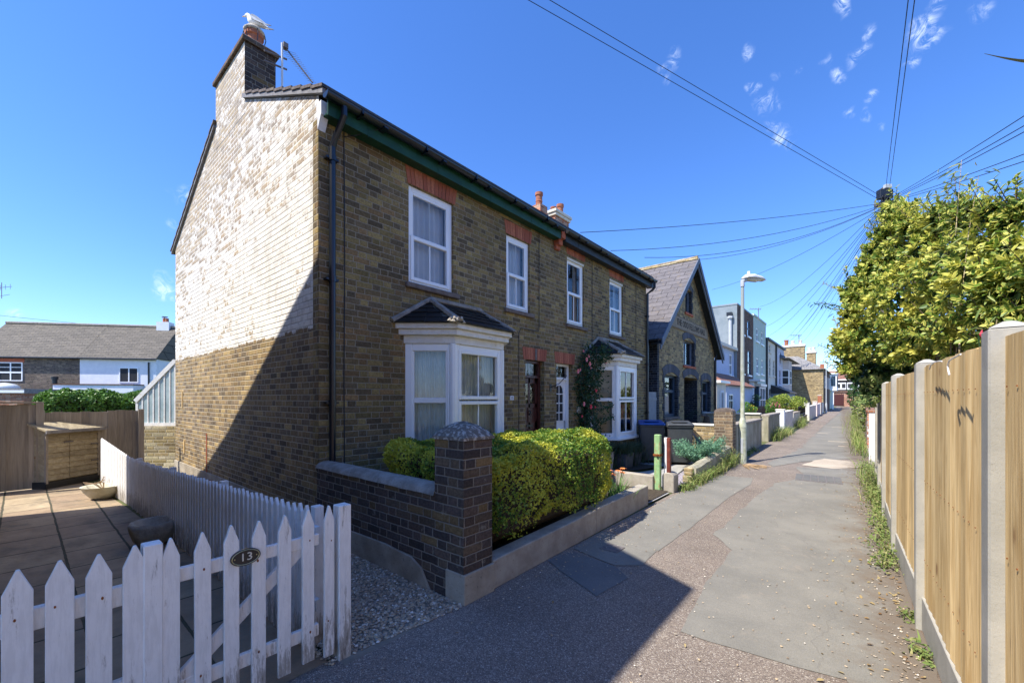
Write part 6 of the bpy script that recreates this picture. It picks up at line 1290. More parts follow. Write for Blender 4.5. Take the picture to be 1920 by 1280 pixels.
# ------------------------------------------------------------------ covers in the road
def grid_cover(name, label, p, rot, w, d, nx_, ny_, m, z=.014):
    o = thing(name, label, 'cover', (0, 0, 0)); b = MB(); b.box(-w/2, w/2, -d/2, d/2, -.01, .001).build('frame', m, o)
    for i in range(nx_):
        for j in range(ny_): x0, x1 = -w/2+w*(i+.08)/nx_, -w/2+w*(i+.92)/nx_; y0, y1 = -d/2+d*(j+.08)/ny_, -d/2+d*(j+.92)/ny_; MB().box(x0, x1, y0, y1, .0012, .006).build('plate', M_patch2, o)
    o.location = (p.x, p.y, z); o.rotation_euler = (0, 0, rot); return o
grid_cover('manhole_cover', 'wide rectangular six panel iron manhole cover in the grey asphalt', atZ(1534, 898), rad(4), .74, .84, 6, 1, M_iron)
p = atZ(1148, 1029); o = thing('drain_cover', 'small round drain cover in a square frame at the shadow edge', 'cover', (p.x, p.y, 0)); MB().box(p.x-.10, p.x+.10, p.y-.10, p.y+.10, .0, .016).build('frame', M_iron, o); MB().lathe((p.x, p.y, .012), [(.085, 0), (.085, .007), (.075, .008), (.07, .005), (.01, .006)], 24).build('lid', M_iron, o)
# ------------------------------------------------------------------ houses further along the lane
def Yx(u, X_): return atX(u, 700, X_).y
def street(name, label, X_, u0, u1, v0, m, wins=(), cat='house', depth=7, sidem=None, par=.0, y0=None, y1=None):
    ya, yb = y0 or Yx(u0, X_), y1 or Yx(u1, X_); zt = atX(u0, v0, X_).z; o = thing(name, label, cat, (X_, ya, 0))
    holes = []
    for (a, b, c, d, st) in wins:
        p, q = atX(a, c, X_), atX(b, d, X_); zc = (atX(a, c, X_).z+atX(b, c, X_).z)/2; zd = (atX(a, d, X_).z+atX(b, d, X_).z)/2
        holes.append((p.y, q.y, zd, zc, st))
    wall('x', X_, ya, yb, 0, zt, [(h[0], h[1], h[2], h[3], .12) for h in holes], .12, 1).build('front_wall', m, o)
    MB().poly([(X_, ya, 0), (X_, ya, zt), (X_-depth, ya, zt), (X_-depth, ya, 0)]).build('side_wall', sidem or m, o)
    MB().poly([(X_, ya, zt), (X_, yb, zt), (X_-depth, yb, zt), (X_-depth, ya, zt)]).poly([(X_, yb, 0), (X_-depth, yb, 0), (X_-depth, yb, zt), (X_, yb, zt)]).build('flat_roof', M_lead, o)
    for (a, b, c, d, st) in holes:
        fmm = {'w': M_white, 'd': M_greyjoin, 'c': M_creamrender, 'l': M_lilac}[st]; w_ = b-a
        f = frame_panel((X_-.10, a), (0, 1), (1, 0), w_, c, d, .09 if w_ > .8 else .07, .06, transoms=((c+(d-c)*.5, .08),), mullions=(w_/2,) if st == 'w' and w_ > .8 else (), bar=.05); wn_ = f.build('window', fmm, o)
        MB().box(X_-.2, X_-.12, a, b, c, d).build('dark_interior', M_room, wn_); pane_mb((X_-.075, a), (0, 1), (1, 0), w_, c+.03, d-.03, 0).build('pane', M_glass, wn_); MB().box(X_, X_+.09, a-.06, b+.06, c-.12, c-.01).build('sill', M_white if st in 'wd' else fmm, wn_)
    return o, ya, yb, zt
TX = -6.4
o, ya, yb, zt = street('terraced_house', 'tall dark brick terraced house with grey rendered side wall and flue pipe', TX, 1382, 1412.5, 571, M_brownbrick, ((1391, 1395, 596, 627, 'd'), (1401, 1406.5, 601, 631, 'd'), (1391, 1395, 655, 700, 'd'), (1402, 1408, 657, 703, 'd'), (1398, 1405, 722, 762, 'w')), sidem=M_greyrender)
MB().box(TX-6.9, TX+.03, ya-.03, ya+.22, zt, zt+.12).box(TX-.12, TX+.03, ya+.22, yb, zt, zt+.12).build('parapet', M_greyrender, o, bevel=.01)
p = atY(1370, 655, ya); b = MB(); b.tube([(p.x, ya-.12, 4.6), (p.x, ya-.12, 7.1)], .11, 8).tube([(p.x, ya-.12, 7.1), (p.x, ya-.12, 7.25)], .2, 8); b.build('flue_pipe', M_lampgrey, o); MB().box(p.x-.2, p.x+.12, ya-.3, ya, 7.26, 7.5).build('flue_cowl', M_black, o)
yT = ya
o, ya, yb, zt2 = street('terraced_house', 'tall sage green rendered terraced house with small white porch and bay', TX, 1412.5, 1436, 591, M_greenrender, ((1417.5, 1422, 615, 640, 'w'), (1427, 1431, 622, 646, 'w'), (1418, 1422.5, 671, 701, 'w'), (1427.5, 1431.5, 674, 702, 'w')))
MB().box(TX-.15, TX+.05, ya, yb, zt2, zt2+.14).build('parapet', M_greenrender, o)
y0, y1 = Yx(1424.5, TX+.5), Yx(1435, TX+.5); b = frame_panel((TX+.45, y0), (0, 1), (1, 0), y1-y0, .5, 2.5, .12, .08, transoms=((1.5, .1),), mullions=((y1-y0)/2,), bar=.08).build('bay_window', M_white, o); MB().box(TX, TX+.44, y0, y1, .3, 2.55).build('bay_body', M_bluedoor, b); MB().box(TX, TX+.6, y0-.1, y1+.1, 2.56, 2.75).build('bay_roof', M_white, b)
y0, y1 = Yx(1413.5, TX+.3), Yx(1421, TX+.3); b = MB(); b.box(TX, TX+.3, y0, y0+.15, .1, 2.9).box(TX, TX+.3, y1-.15, y1, .1, 2.9).box(TX, TX+.75, y0-.2, y1+.2, 2.91, 3.05); b.build('porch', M_white, o); MB().box(TX, TX+.05, y0+.16, y1-.16, .1, 2.3).build('door', M_bluedoor, o)
o, ya, yb, zt = street('terraced_house', 'pale cream rendered terraced house with narrow sash windows', TX, 1437, 1456, 636, M_creamrender, ((1441.5, 1445, 646, 660, 'c'), (1442, 1445.5, 671, 705, 'c'), (1449, 1452.5, 676, 705, 'c'), (1442, 1446, 728, 758, 'c'), (1450, 1453, 727, 756, 'c')))
for u in (1438.2, 1455.6): y_ = Yx(u, TX+.1); MB().tube([(TX+.1, y_, zt+.1), (TX+.1, y_, 0)], .08, 6).build('downpipe', M_black, o)
MB().box(TX-1, TX+.2, ya-.1, yb, zt, zt+.16).build('eaves', M_darkfascia, o); MB().box(TX-1.2, TX-.3, ya-.3, ya+.6, zt+.16, zt+1.1).build('dormer', M_greyrender, o); MB().box(TX-1.3, TX-.2, ya-.4, ya+.7, zt+1.101, zt+1.25).build('dormer_roof', M_black, o)
o, ya, yb, zt3 = street('terraced_house', 'lilac grey rendered terraced house with a black lean-to porch', TX, 1456, 1470, 648, M_lilac, ((1461.5, 1465, 660, 683, 'l'), (1461, 1465, 693, 722, 'l')))
MB().box(TX-1, TX+.2, ya, yb, zt3, zt3+.16).build('eaves', M_darkfascia, o)
b = MB(); y0 = Yx(1457, TX+.5); b.prism([(TX, y0, 2.9), (TX+1.5, y0, 2.2), (TX+1.5, y0, 2.1), (TX, y0, 2.1)], (0, 5.5, 0)); b.build('lean_to_roof', M_black, o); MB().box(TX, TX+1.35, y0+.1, y0+5.4, 0, 2.09).build('lean_to', M_greyrender, o)
PX = -5.9; y0 = Yx(1478, PX); o = thing('bay_house', 'pale pink rendered house with two storey bay and slate roof', 'house', (PX, y0, 0)); zE = atX(1480, 676, PX).z
MB().box(PX-7, PX-.6, y0-1.8, 61.8, 0, zE+.1).build('wall', M_pink, o)
b = MB(); b.prism([(PX-.6, y0-.2, 0), (PX, y0+.5, 0), (PX, y0+3.0, 0), (PX-.6, y0+3.7, 0)], (0, 0, zE)); b.build('bay', M_pink, o)
for (za, zb_) in ((.9, 2.1), (3.1, 4.7)): 
    frame_panel((PX+.005, y0+1.0), (0, 1), (1, 0), 1.5, za, zb_, .1, .05, transoms=(((za+zb_)/2, .08),)).build('window', M_white, o); MB().poly([(PX+.02, y0+1.05, za), (PX+.02, y0+2.4, za), (PX+.02, y0+2.4, zb_), (PX+.02, y0+1.05, zb_)]).build('pane', M_room, o)
    e = Vector((.6, .7)).normalized(); frame_panel((PX-.60+e.y*.012, y0-.2-e.x*.012), tuple(e), (e.y, -e.x), .9, za, zb_, .08, .04, transoms=(((za+zb_)/2, .07),)).build('window', M_white, o); pane_mb((PX-.6+e.y*.02, y0-.2-e.x*.02), tuple(e), (e.y, -e.x), .85, za+.05, zb_-.05, 0).build('pane', M_room, o)
def hip(name, x0, x1, y0, y1, ze, zr, inset0, inset1, m, parent, ov=.3):
    x0 -= ov; x1 += ov; y0 -= ov; y1 += ov; xm = (x0+x1)/2; b = MB(); A, B, C_, D_ = (x0, y0, ze), (x1, y0, ze), (x1, y1, ze), (x0, y1, ze); E_, G_ = (xm, y0+inset0, zr), (xm, y1-inset1, zr); L = math.hypot((x1-x0)/2, zr-ze)
    b.poly([B, C_, G_, E_], [(y0, 0), (y1, 0), (y1-inset1, L), (y0+inset0, L)]); b.poly([D_, A, E_, G_], [(y1, 0), (y0, 0), (y0+inset0, L), (y1-inset1, L)]); b.poly([A, B, E_], [(x0, 0), (x1, 0), (xm, L)]); b.poly([C_, D_, G_], [(x1, 0), (x0, 0), (xm, L)]); b.poly([A, D_, C_, B])
    return b.build(name, m, parent)
hip('roof', PX-7, PX, y0-1.8, 61.8, zE+.1, zE+2.1, 3.2, 0, M_greyslate, o)
BX = -3.35; BY = 62; o = thing('brick_house', 'yellow brick end house with slate hipped roof and tall chimneys facing down the lane', 'house', (BX, BY, 0)); zb = 5.15
MB().box(BX-8, BX, BY, BY+14, 0, zb).build('wall', M_farbrick, o); hip('roof', BX-8, BX, BY, BY+14, zb, zb+2.7, 4, 2, M_greyslate, o, .25); MB().box(BX, BX+.03, BY+1, BY+13, .01, zb-.05).build('shaded_front', M_brownbrick, o)  # front sheet in darker brick, its shade put into the colour
for k in range(4): frame_panel((BX+.031, BY+2+k*3), (0, 1), (1, 0), 1.0, 2.9, 4.4, .12, .04).build('window', M_white, o)
MB().box(BX-.3, BX+.1, BY-.15, BY+.1, zb+.05, zb+.6).build('corner_pot', M_terracotta, o)
cM = MB().box(-7.9, -5.4, 64.6, 65.4, 5.2, 8.3).build('chimney', M_farbrick, o); MB().box(-8.0, -5.3, 64.5, 65.5, 8.301, 8.55).build('chimney_cap', M_creamrender, cM, bevel=.03)
pot(cM, (-7.4, 65, 8.55), .24, .75, M_terracotta); pot(cM, (-6.7, 65, 8.55), .22, .6, M_creamrender); pot(cM, (-5.9, 65, 8.55), .22, .6, M_creamrender)
cM = MB().box(-5.5, -4.5, 68.2, 69.2, 5.0, 7.7).build('chimney', M_farbrick, o); MB().box(-5.6, -4.4, 68.1, 69.3, 7.701, 7.9).build('chimney_cap', M_creamrender, cM); pot(cM, (-5.2, 68.7, 7.9), .2, .6, M_creamrender); pot(cM, (-4.75, 68.7, 7.9), .2, .6, M_creamrender)
o = thing('corner_shopfront', 'small green and white building with overhanging upper bay past the brick house', 'building', (-3, 80, 0)); MB().box(-10, -3.5, 78, 88, 0, 5.6).build('wall', M_greenrender, o); MB().box(-3.499, -2.65, 79, 83, 2.8, 5.3).build('upper_bay', M_palewhite, o); MB().box(-2.649, -2.61, 79.4, 82.6, 3.5, 5.0).build('window', M_bluedoor, o); MB().box(-3.3, -2.8, 78.989, 78.96, 3.5, 5.0).build('window', M_bluedoor, o); MB().box(-3.6, -2.55, 78.8, 83.2, 5.301, 5.5).build('bay_roof', M_white, o); MB().box(-3.2, -3.0, 79.2, 79.5, 0, 2.79).build('post', M_white, o)
o = thing('end_house', 'red brown tile hung house closing the far end of the lane', 'house', (-2, 112, 0)); MB().box(-14, 14, 112, 120, 0, 2.9).build('brick_wall', M_redbrick, o); MB().box(-14.1, 14.1, 111.8, 120, 2.901, 5.6).build('tile_hung_storey', M_brownbrick, o)
b = MB(); L = 4.9; b.poly([(-14.3, 111.4, 5.6), (14.3, 111.4, 5.6), (14.3, 115.8, 7.7), (-14.3, 115.8, 7.7)], [(0, 0), (28, 0), (28, L), (0, L)]); b.poly([(-14.3, 115.8, 7.7), (14.3, 115.8, 7.7), (14.3, 120.4, 5.6), (-14.3, 120.4, 5.6)]); b.build('roof', M_redtile, o); MB().box(-14.3, 14.3, 111.3, 111.39, 5.45, 5.65).build('white_gutter', M_white, o)
for u in (1576, 1597): p = atY(u, 720, 111.7); frame_panel((p.x-1.0, 111.7), (1, 0), (0, -1), 2.2, 3.5, 5.0, .28, .06, mullions=(1.1,), bar=.25).build('window', M_white, o); MB().box(p.x-.8, p.x+1.0, 111.74, 111.79, 3.6, 4.9).build('pane', M_room, o)
p = atY(1572, 750, 111.98); MB().box(p.x-1.2, p.x+.9, 111.9, 111.99, .1, 2.5).build('garage_door', M_mahogany, o); MB().box(p.x+1.2, 14, 108.2, 108.5, 0, .9).build('front_wall', M_redbrick, o)
# the small blue house with its front rooms
o, ya, yb, zt = street('terraced_house', 'small pale blue two storey house set between the hall and the tall terrace', -6.6, 1349, 1382, 648, M_bluehouse, ((1367.5, 1373.5, 664, 704, 'w'),), y0=23.5, y1=yT-.02)
MB().box(-7.4, -6.35, 23.3, yT-.02, zt, zt+.18).build('eaves', M_creamrender, o); b = MB(); b.poly([(-6.45, 23.3, zt+.18), (-6.45, yT, zt+.18), (-9.5, yT, zt+1.2), (-9.5, 23.3, zt+1.2)], [(0, 0), (8, 0), (8, 3), (0, 3)]); b.build('roof', M_lead, o)
y0, y1 = Yx(1362, -5.4), yT-.5; MB().box(-6.6, -5.4, y0, y1, 0, 2.3).build('front_room', M_bluehouse, o); b = MB(); b.poly([(-5.25, y0-.2, 2.35), (-5.25, y1+.2, 2.35), (-6.59, y1-.2, 3.15), (-6.59, y0+.6, 3.15)], [(0, 0), (4, 0), (4, 1.5), (0, 1.5)]); b.poly([(-5.25, y0-.2, 2.35), (-6.59, y0+.6, 3.15), (-6.59, y0-.2, 2.35)], [(0, 0), (1.5, 1.3), (1.5, 0)]); b.box(-6.6, -5.2, y0-.25, y1+.2, 2.301, 2.345); b.build('front_room_roof', M_redtile, o)
a0, a1 = Yx(1365, -5.4), Yx(1373, -5.4); frame_panel((-5.4, a0), (0, 1), (1, 0), a1-a0, .9, 1.85, .08, .05, transoms=((1.5, .08),), mullions=((a1-a0)/2,), bar=.06).build('window', M_white, o); MB().poly([(-5.39, a0, .95), (-5.39, a1, .95), (-5.39, a1, 1.8), (-5.39, a0, 1.8)]).build('pane', M_room, o)
y0, y1 = 21.3, Yx(1361, -5.2); MB().box(-6.6, -5.2, y0, y1-.02, 0, 2.35).build('porch', M_creamrender, o); MB().box(-6.7, -5.0, y0-.1, y1+.05, 2.351, 2.47).build('porch_roof', M_white, o); a0, a1 = Yx(1349, -5.2), Yx(1356, -5.2); frame_panel((-5.2, a0), (0, 1), (1, 0), a1-a0, .15, 2.0, .12, .05, mullions=((a1-a0)/2,), bar=.08).build('porch_door', M_palewhite, o); MB().poly([(-5.19, a0, .2), (-5.19, a1, .2), (-5.19, a1, 1.9), (-5.19, a0, 1.9)]).build('pane', M_room, o)
# aerials on the far roofs
def aerial(label, u, v0, v1, D, dirx=1, w=.9, n=5):
    a, b = atD(u, v1, D), atD(u, v0, D); o = MB(); o.tube([a, b], .022*D/30+.008, 5); c = b+Vector((0, 0, -.1)); e = R*dirx; o.tube([c-e*w*.3, c+e*w], .015*D/30+.006, 5)
    for k in range(n): q = c+e*(w*(k/(n-1))*1.2-w*.25); o.tube([q-Vector((.0, .25, 0))-Vector((0, 0, .12)), q+Vector((0, .25, 0))+Vector((0, 0, .12))], .010*D/30+.005, 4)
    ob = o.build('television_aerial', M_aerial, base=a); return tag(ob, label, 'aerial')
aerial('television aerial on the roof of the sage green house', 1422, 577, 600, 33, -1, .7); aerial('television aerial above the tall chimney stack', 1498, 627, 646, 50, -1, 1.0); aerial('television aerial by the second lamp post', 1552, 678, 692, 66, -1, 1.2)
# shrubs in the front gardens
def bush(name, label, c, r, n, m, leaf, seed=1, cat='shrub', flowers=None, trunk=True, asp=.55):
    o = thing(name, label, cat, (c[0], c[1], 0)); rg = np.random.RandomState(seed); P = []; Nn = []
    nb = 9; bl = [(rg.normal(0, .42, 3), rg.uniform(.35, .6)) for _ in range(nb)]
    for i in range(n):
        q, s_ = bl[rg.randint(nb)]; d = rg.normal(0, 1, 3); d /= np.linalg.norm(d); p = (q+d*s_*(1-rg.exponential(.12)))*np.array(r)+np.array(c)
        if p[2] < .05: continue
        P.append(p); Nn.append(d)
    leaves('foliage', np.array(P), np.array(Nn), leaf, asp, m, o, seed=seed, spread=.6)
    if trunk:
        b = MB()
        for k in range(4): b.tube([(c[0], c[1], 0), (c[0]+rg.normal(0, .15*r[0]), c[1]+rg.normal(0, .15*r[1]), c[2]*.6), (c[0]+rg.normal(0, .4*r[0]), c[1]+rg.normal(0, .4*r[1]), c[2]+r[2]*.4)], [.04, .03, .012], 5)
        b.build('trunk', M_bark, o)
    if flowers:
        for k in range(flowers[1]): d = rg.normal(0, 1, 3); d /= np.linalg.norm(d); d[2] = abs(d[2]); d[0] = abs(d[0]); p = d*np.array(r)*.95+np.array(c); bloom(o, tuple(p), flowers[2], flowers[0], 'flower')
    return o
p = atD(1473, 750, 27); bush('shrub', 'golden green rounded shrub behind the white lane wall', (p.x, p.y, 1.3), (.9, 1.2, .75), 3600, L_maple, .10, 3)
p = atD(1400, 762, 22); bush('flower_bed', 'yellow flowering plants behind the white coping wall', (p.x, p.y, .95), (.5, .9, .35), 1300, L_back, .08, 4, 'flowers', (M_yellowfl, 16, .07))
p = atD(1445, 756, 26); bush('flower_bed', 'pink hydrangea blooms beside the golden shrub', (p.x, p.y, 1.05), (.5, .8, .4), 1300, L_back, .08, 5, 'flowers', (M_pinkflower, 16, .10))
p = atD(1408, 752, 27); bush('shrub', 'small dark green shrub under the windows of the dark brick house', (p.x, p.y, 1.1), (.5, .7, .5), 1400, L_darkleaf, .09, 6)
# ------------------------------------------------------------------ right hand side: board fence with concrete posts
FP = [(.418, .35), (.415, 2.32), (.355, 4.05), (.305, 5.78), (.285, 7.5), (.285, 9.25), (.29, 11.0)]
rf_ = thing('board_fence', 'tall new featheredge board fence with concrete posts along the right of the lane', 'fence', (.4, 2.3, 0)); rg = random.Random(21)
for i in range(len(FP)-1):
    p0, p1 = Vector(FP[i]), Vector(FP[i+1]); e = (p1-p0).normalized(); n_ = Vector((-e.y, e.x)); n_ = n_ if n_.x < 0 else -n_; L = (p1-p0).length; zt_ = (1.82, 1.82, 1.81, 1.80, 1.66, 1.62)[i]; zb0 = .24
    b = MB(); nb = 15; a0 = .05; wb = (L-.10)/nb
    for k in range(nb):   # overlapping featheredge boards: thick edge over the thin edge of the next
        s_ = a0+wb*k; pA, pB = p0+e*s_, p0+e*(s_+wb+.012); tA, tB = .024+rg.uniform(-.003, .003), .012; z1 = zt_+rg.uniform(-.006, .004)
        q = [pA+n_*.0, pB+n_*.0, pB+n_*(tA-.003), pA+n_*(tB-.003)]; b.add([(*v, zb0) for v in q]+[(*v, z1) for v in q], [(0,1,2,3)[::-1], (4,5,6,7), (0,1,5,4), (1,2,6,5), (2,3,7,6), (3,0,4,7)])
    b.build('boards', M_board, rf_)
    nl = MB()
    for k in range(nb):
        for zz in (.50, 1.04, 1.64):
            if zz < zt_-.05: q = p0+e*(a0+wb*(k+.62)+rg.uniform(-.006, .006))+n_*.021; nl.box(q.x-.002, q.x+.001, q.y-.0028, q.y+.0028, zz, zz+.0045)
    nl.build('nail_heads', M_rust, rf_)
    b = MB(); q0, q1 = p0+e*.05-n_*.0, p1-e*.05; b.obox(q0+n_*.008, q1+n_*.008, .045, .015, zb0-.004); b.build('gravel_board', M_postconc, rf_, bevel=.004)
    b = MB()
    for z in (.45, 1.0, 1.6): b.obox(p0+e*.05-n_*.04, p1-e*.05-n_*.04, .05, z, z+.07)
    b.build('rail', M_oldboard, rf_)
for i, (x, y) in enumerate(FP):
    h_ = (1.86, 1.885, 1.875, 1.86, 1.83, 1.69, 1.66)[i]; b = MB(); w2 = .058; b.box(x-w2, x+w2, y-w2, y+w2, 0, h_-.03); b.add([(x-w2, y-w2, h_-.03), (x+w2, y-w2, h_-.03), (x+w2, y+w2, h_-.03), (x-w2, y+w2, h_-.03), (x-.015, y-.015, h_-.004), (x+.015, y-.015, h_-.004), (x+.015, y+.015, h_-.004), (x-.015, y+.015, h_-.004)], [(4,5,6,7), (0,1,5,4), (1,2,6,5), (2,3,7,6), (3,0,4,7)]); b.build('concrete_post', M_postconc, rf_, bevel=.006)
cw_ = MB(); a, c = atX(1742, 690, .325), atX(1778, 668, .35); 
for pth in (((1743, 692), (1745, 685), (1752, 679), (1760, 677), (1766, 677)), ((1780, 703), (1778, 694), (1777, 685), (1780, 676), (1788, 671), (1796, 667), (1801, 664))): cw_.tube([atX(u, v, .322) for u, v in pth], .0035, 6)
tag(cw_.build('loose_cable', M_picket2, base=tuple(a)), 'loose white cable looped over the top of the board fence', 'cable')
# big variegated shrub leaning over the fence
def rosettes(cs, n, leaf, seed, per=10, inner=.25, up=.35, squash=1.0):
    rg = np.random.RandomState(seed); P = []; Nn = []; T = []; W_ = np.array([c[1]**2 for c in cs]); W_ = W_/W_.sum(); camv = np.array([0, 0, 1.6])
    for i in range(n):
        c, r = cs[rg.choice(len(cs), p=W_)]; d = rg.normal(0, 1, 3); d /= np.linalg.norm(d); rr = r*(1-rg.exponential(.13)); lump = 1+.42*mnoise.noise(tuple((np.array(c)+d*r)*2.6))
        o = np.array(c)+d*rr*lump*np.array([1, 1, squash]); ax = d+np.array([0, 0, up])+rg.normal(0, .25, 3); ax /= np.linalg.norm(ax); t1 = np.cross(ax, [.3, .2, 1]); t1 /= np.linalg.norm(t1); t2 = np.cross(ax, t1)
        for k in range(per):
            a = k*2.4+rg.rand(); tilt = .25+.6*(k/per); dr = t1*math.cos(a)+t2*math.sin(a); tg = dr*math.sin(tilt*1.5)+ax*math.cos(tilt*1.5); nn = ax*math.sin(tilt*1.5)-dr*math.cos(tilt*1.5)*.6
            P.append(o-ax*leaf*.9*(k/per)+tg*leaf*.5); Nn.append(nn); T.append(tg*4)
    return np.array(P), np.array(Nn), np.array(T)
def C_(u, v, D, rpx): return (tuple(atD(u, v, D)), rpx/FPX*D)
VS = thing('variegated_shrub', 'large yellow and green variegated evergreen shrub leaning over the board fence', 'shrub', (1.0, 6, 0))
cs = [C_(1680, 402, 6.3, 14), C_(1676, 436, 6.2, 26), C_(1690, 470, 6.0, 48), C_(1660, 520, 6.2, 45), C_(1625, 560, 6.4, 36), C_(1608, 615, 6.5, 28), C_(1600, 652, 6.5, 20), C_(1640, 630, 6.1, 45), C_(1700, 560, 5.6, 62), C_(1740, 468, 5.2, 42), C_(1720, 640, 5.4, 48), C_(1775, 515, 4.8, 60), C_(1790, 610, 4.6, 62), C_(1838, 468, 4.3, 46), C_(1850, 540, 4.1, 70), C_(1900, 485, 3.9, 52), C_(1915, 560, 3.8, 60), C_(1870, 620, 4.0, 45), C_(1970, 505, 3.7, 80), C_(1752, 436, 5.2, 22), C_(1985, 600, 3.6, 70)]
rs_ = random.Random(77)
for (u, v, D) in ((1684, 400, 6.2), (1640, 470, 6.3), (1630, 505, 6.4), (1600, 545, 6.5), (1592, 588, 6.5), (1582, 632, 6.5), (1584, 655, 6.5), (1655, 440, 6.2), (1700, 415, 5.7), (1712, 425, 5.6), (1728, 425, 5.4), (1764, 408, 5.0), (1785, 432, 4.9), (1808, 398, 4.6), (1826, 420, 4.5), (1858, 402, 4.1), (1884, 420, 4.0), (1905, 392, 3.9), (1590, 690, 6.5), (1604, 668, 6.5)): cs.append(C_(u, v, D, rs_.uniform(13, 24)))
P, N_, T = rosettes(cs, 2250, .062, 11, per=9); P2, N2, T2 = rosettes(cs[21:], 330, .062, 12, per=8); P, N_, T = np.vstack([P, P2]), np.vstack([N_, N2]), np.vstack([T, T2]); leaves('foliage', P, N_, .082, .52, L_laurel, VS, seed=11, spread=.12, tang=T, fold=.15)
rgn = np.random.RandomState(31); SP = []; SN = []; ST = []; sb_ = MB()
for k in range(210):     # young shoots standing out of the crown
    c, r = cs[rgn.randint(len(cs))]; d = rgn.normal(0, 1, 3)+np.array([-.25, -.2, .75]); d /= np.linalg.norm(d); o = np.array(c)+d*r*.85; ln = rgn.uniform(.14, .34); dd = d+np.array([0, 0, .7]); dd /= np.linalg.norm(dd)
    if o[2] < 1.95 and o[0] > .2: continue
    sb_.tube([tuple(o-dd*.08), tuple(o+dd*ln)], [.006, .002], 4)
    for j in range(13):
        a_ = j*2.4; t1 = np.cross(dd, [.3, .2, 1]); t1 /= np.linalg.norm(t1); t2 = np.cross(dd, t1); rd_ = t1*math.cos(a_)+t2*math.sin(a_); f_ = j/12; SP.append(o+dd*ln*f_+rd_*.022*(1.3-f_)); SN.append(dd-rd_*.4); ST.append((rd_*(1.1-f_)+dd*(.5+f_))*4)
sb_.build('shoot_stems', M_bark, VS); leaves('shoots', np.array(SP), np.array(SN), .072, .42, L_laurel, VS, seed=15, spread=.15, tang=np.array(ST), fold=.15)
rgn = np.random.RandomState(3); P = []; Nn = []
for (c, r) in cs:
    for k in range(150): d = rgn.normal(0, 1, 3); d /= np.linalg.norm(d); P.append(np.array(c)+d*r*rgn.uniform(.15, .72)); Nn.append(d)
leaves('shaded_leaves', np.array(P), np.array(Nn), .085, .55, L_darkleaf, VS, seed=5, spread=.8)  # inner leaves in dark green: shade inside the crown put into the colour
b = MB()
for (c, r) in cs:
    if c[0] < .35: continue
    c = Vector(c); b.tube([(c.x*.6+.5, c.y*.7+1.6, .2), (c.x*.8+.25, c.y*.9+.6, c.z*.55), tuple(c)], [.035, .022, .008], 6)
b.build('branches', M_bark, VS)
CL = thing('climber', 'dark green climbing leaves hanging over the far end of the board fence', 'climber', (.4, 8.5, 0))
cs2 = [C_(1650, 690, 6.6, 30), C_(1630, 715, 7.0, 20), C_(1680, 680, 6.2, 28), C_(1612, 700, 7.4, 14), C_(1655, 725, 6.7, 18), C_(1700, 690, 5.9, 22)]
P, N_, T = rosettes(cs2, 420, .07, 13, per=7, up=-.3); leaves('foliage', P, N_, .085, .6, L_darkleaf, CL, seed=6, spread=.4)
P, N_, T = rosettes([C_(1640, 715, 6.4, 22), C_(1648, 745, 6.4, 12)], 36, .09, 14, per=5, up=-.3); leaves('young_leaves', P, N_, .085, .5, L_bamboo, CL, seed=6, spread=.4)
b = MB()
for (c, r) in cs2: c = Vector(c); b.tube([(.75, 8.4, .1), (.65, 8.3, 1.5), tuple(c)], .010, 5)
b.build('stems', M_bark, CL)
BM = thing('bamboo', 'wispy bamboo shoots rising above the variegated shrub', 'bamboo', tuple(atD(1800, 747, 4.4).xy)+(0,)); rg = random.Random(6); rn = np.random.RandomState(6); P = []; Nn = []; T = []; b = MB()
for (u, v, D, lean) in ((1803, 300, 4.5, .10), (1775, 350, 4.7, -.12), (1835, 330, 4.4, .2), (1905, 370, 4.0, .2), (1790, 320, 4.6, -.05), (1760, 400, 4.8, -.2), (1860, 470, 3.9, .0), (1820, 400, 4.2, .1), (1740, 470, 4.9, -.1), (1880, 540, 3.8, .1)):
    tip = atD(u, v, D); root = Vector((tip.x-lean, tip.y, 1.0)); mid = root.lerp(tip, .6)+Vector((-lean*.3, 0, .05)); b.tube([root, mid, tip], [.009, .006, .002], 6)
    for k in range(46):
        s_ = .35+.66*rg.random(); q = mid.lerp(tip, (s_-.35)/.66) if s_ > .35 else root.lerp(mid, s_); a = rg.uniform(0, 6.28); o_ = q+Vector((math.cos(a), math.sin(a), .2))*rg.uniform(.01, .16); P.append(tuple(o_)); Nn.append((math.cos(a)*.5, math.sin(a)*.5, 1)); T.append((math.cos(a)*2, math.sin(a)*2, rg.uniform(-1.4, 1.2)))
b.build('culms', M_yardbrick, BM); leaves('foliage', np.array(P), np.array(Nn), .115, .15, L_bamboo, BM, seed=7, spread=.5, tang=np.array(T))
b = MB(); br_ = thing('branch', 'thin grey green leafy branch poking out left of the variegated shrub', 'branch', tuple(atD(1600, 580, 6.5))); pA, pB = atD(1625, 590, 6.5), atD(1530, 566, 6.9); b.tube([pA, pA.lerp(pB, .5)+Vector((0, 0, .03)), pB], [.01, .007, .003], 5); b.build('stem', M_bark, br_); P = [tuple(pA.lerp(pB, t_)+Vector(rn.normal(0, .035, 3))+Vector((0, 0, -.03))) for t_ in rn.uniform(.0, 1, 80)]; leaves('foliage', np.array(P), np.array([(0, 0, 1)]*80), .10, .22, L_juniper, br_, seed=2, spread=.6)
rb_ = thing('rose_bud', 'single dark red rose bud peeping over the fence top beside the tallest post', 'rose', tuple(atD(1835, 628, 2.75))); bloom(rb_, tuple(atD(1834, 627, 2.75)), .035, M_redflower); p = atD(1834, 629, 2.76); MB().tube([tuple(p), (p.x+.05, p.y+.03, 1.5)], .004, 5).build('stem', L_rose, rb_)
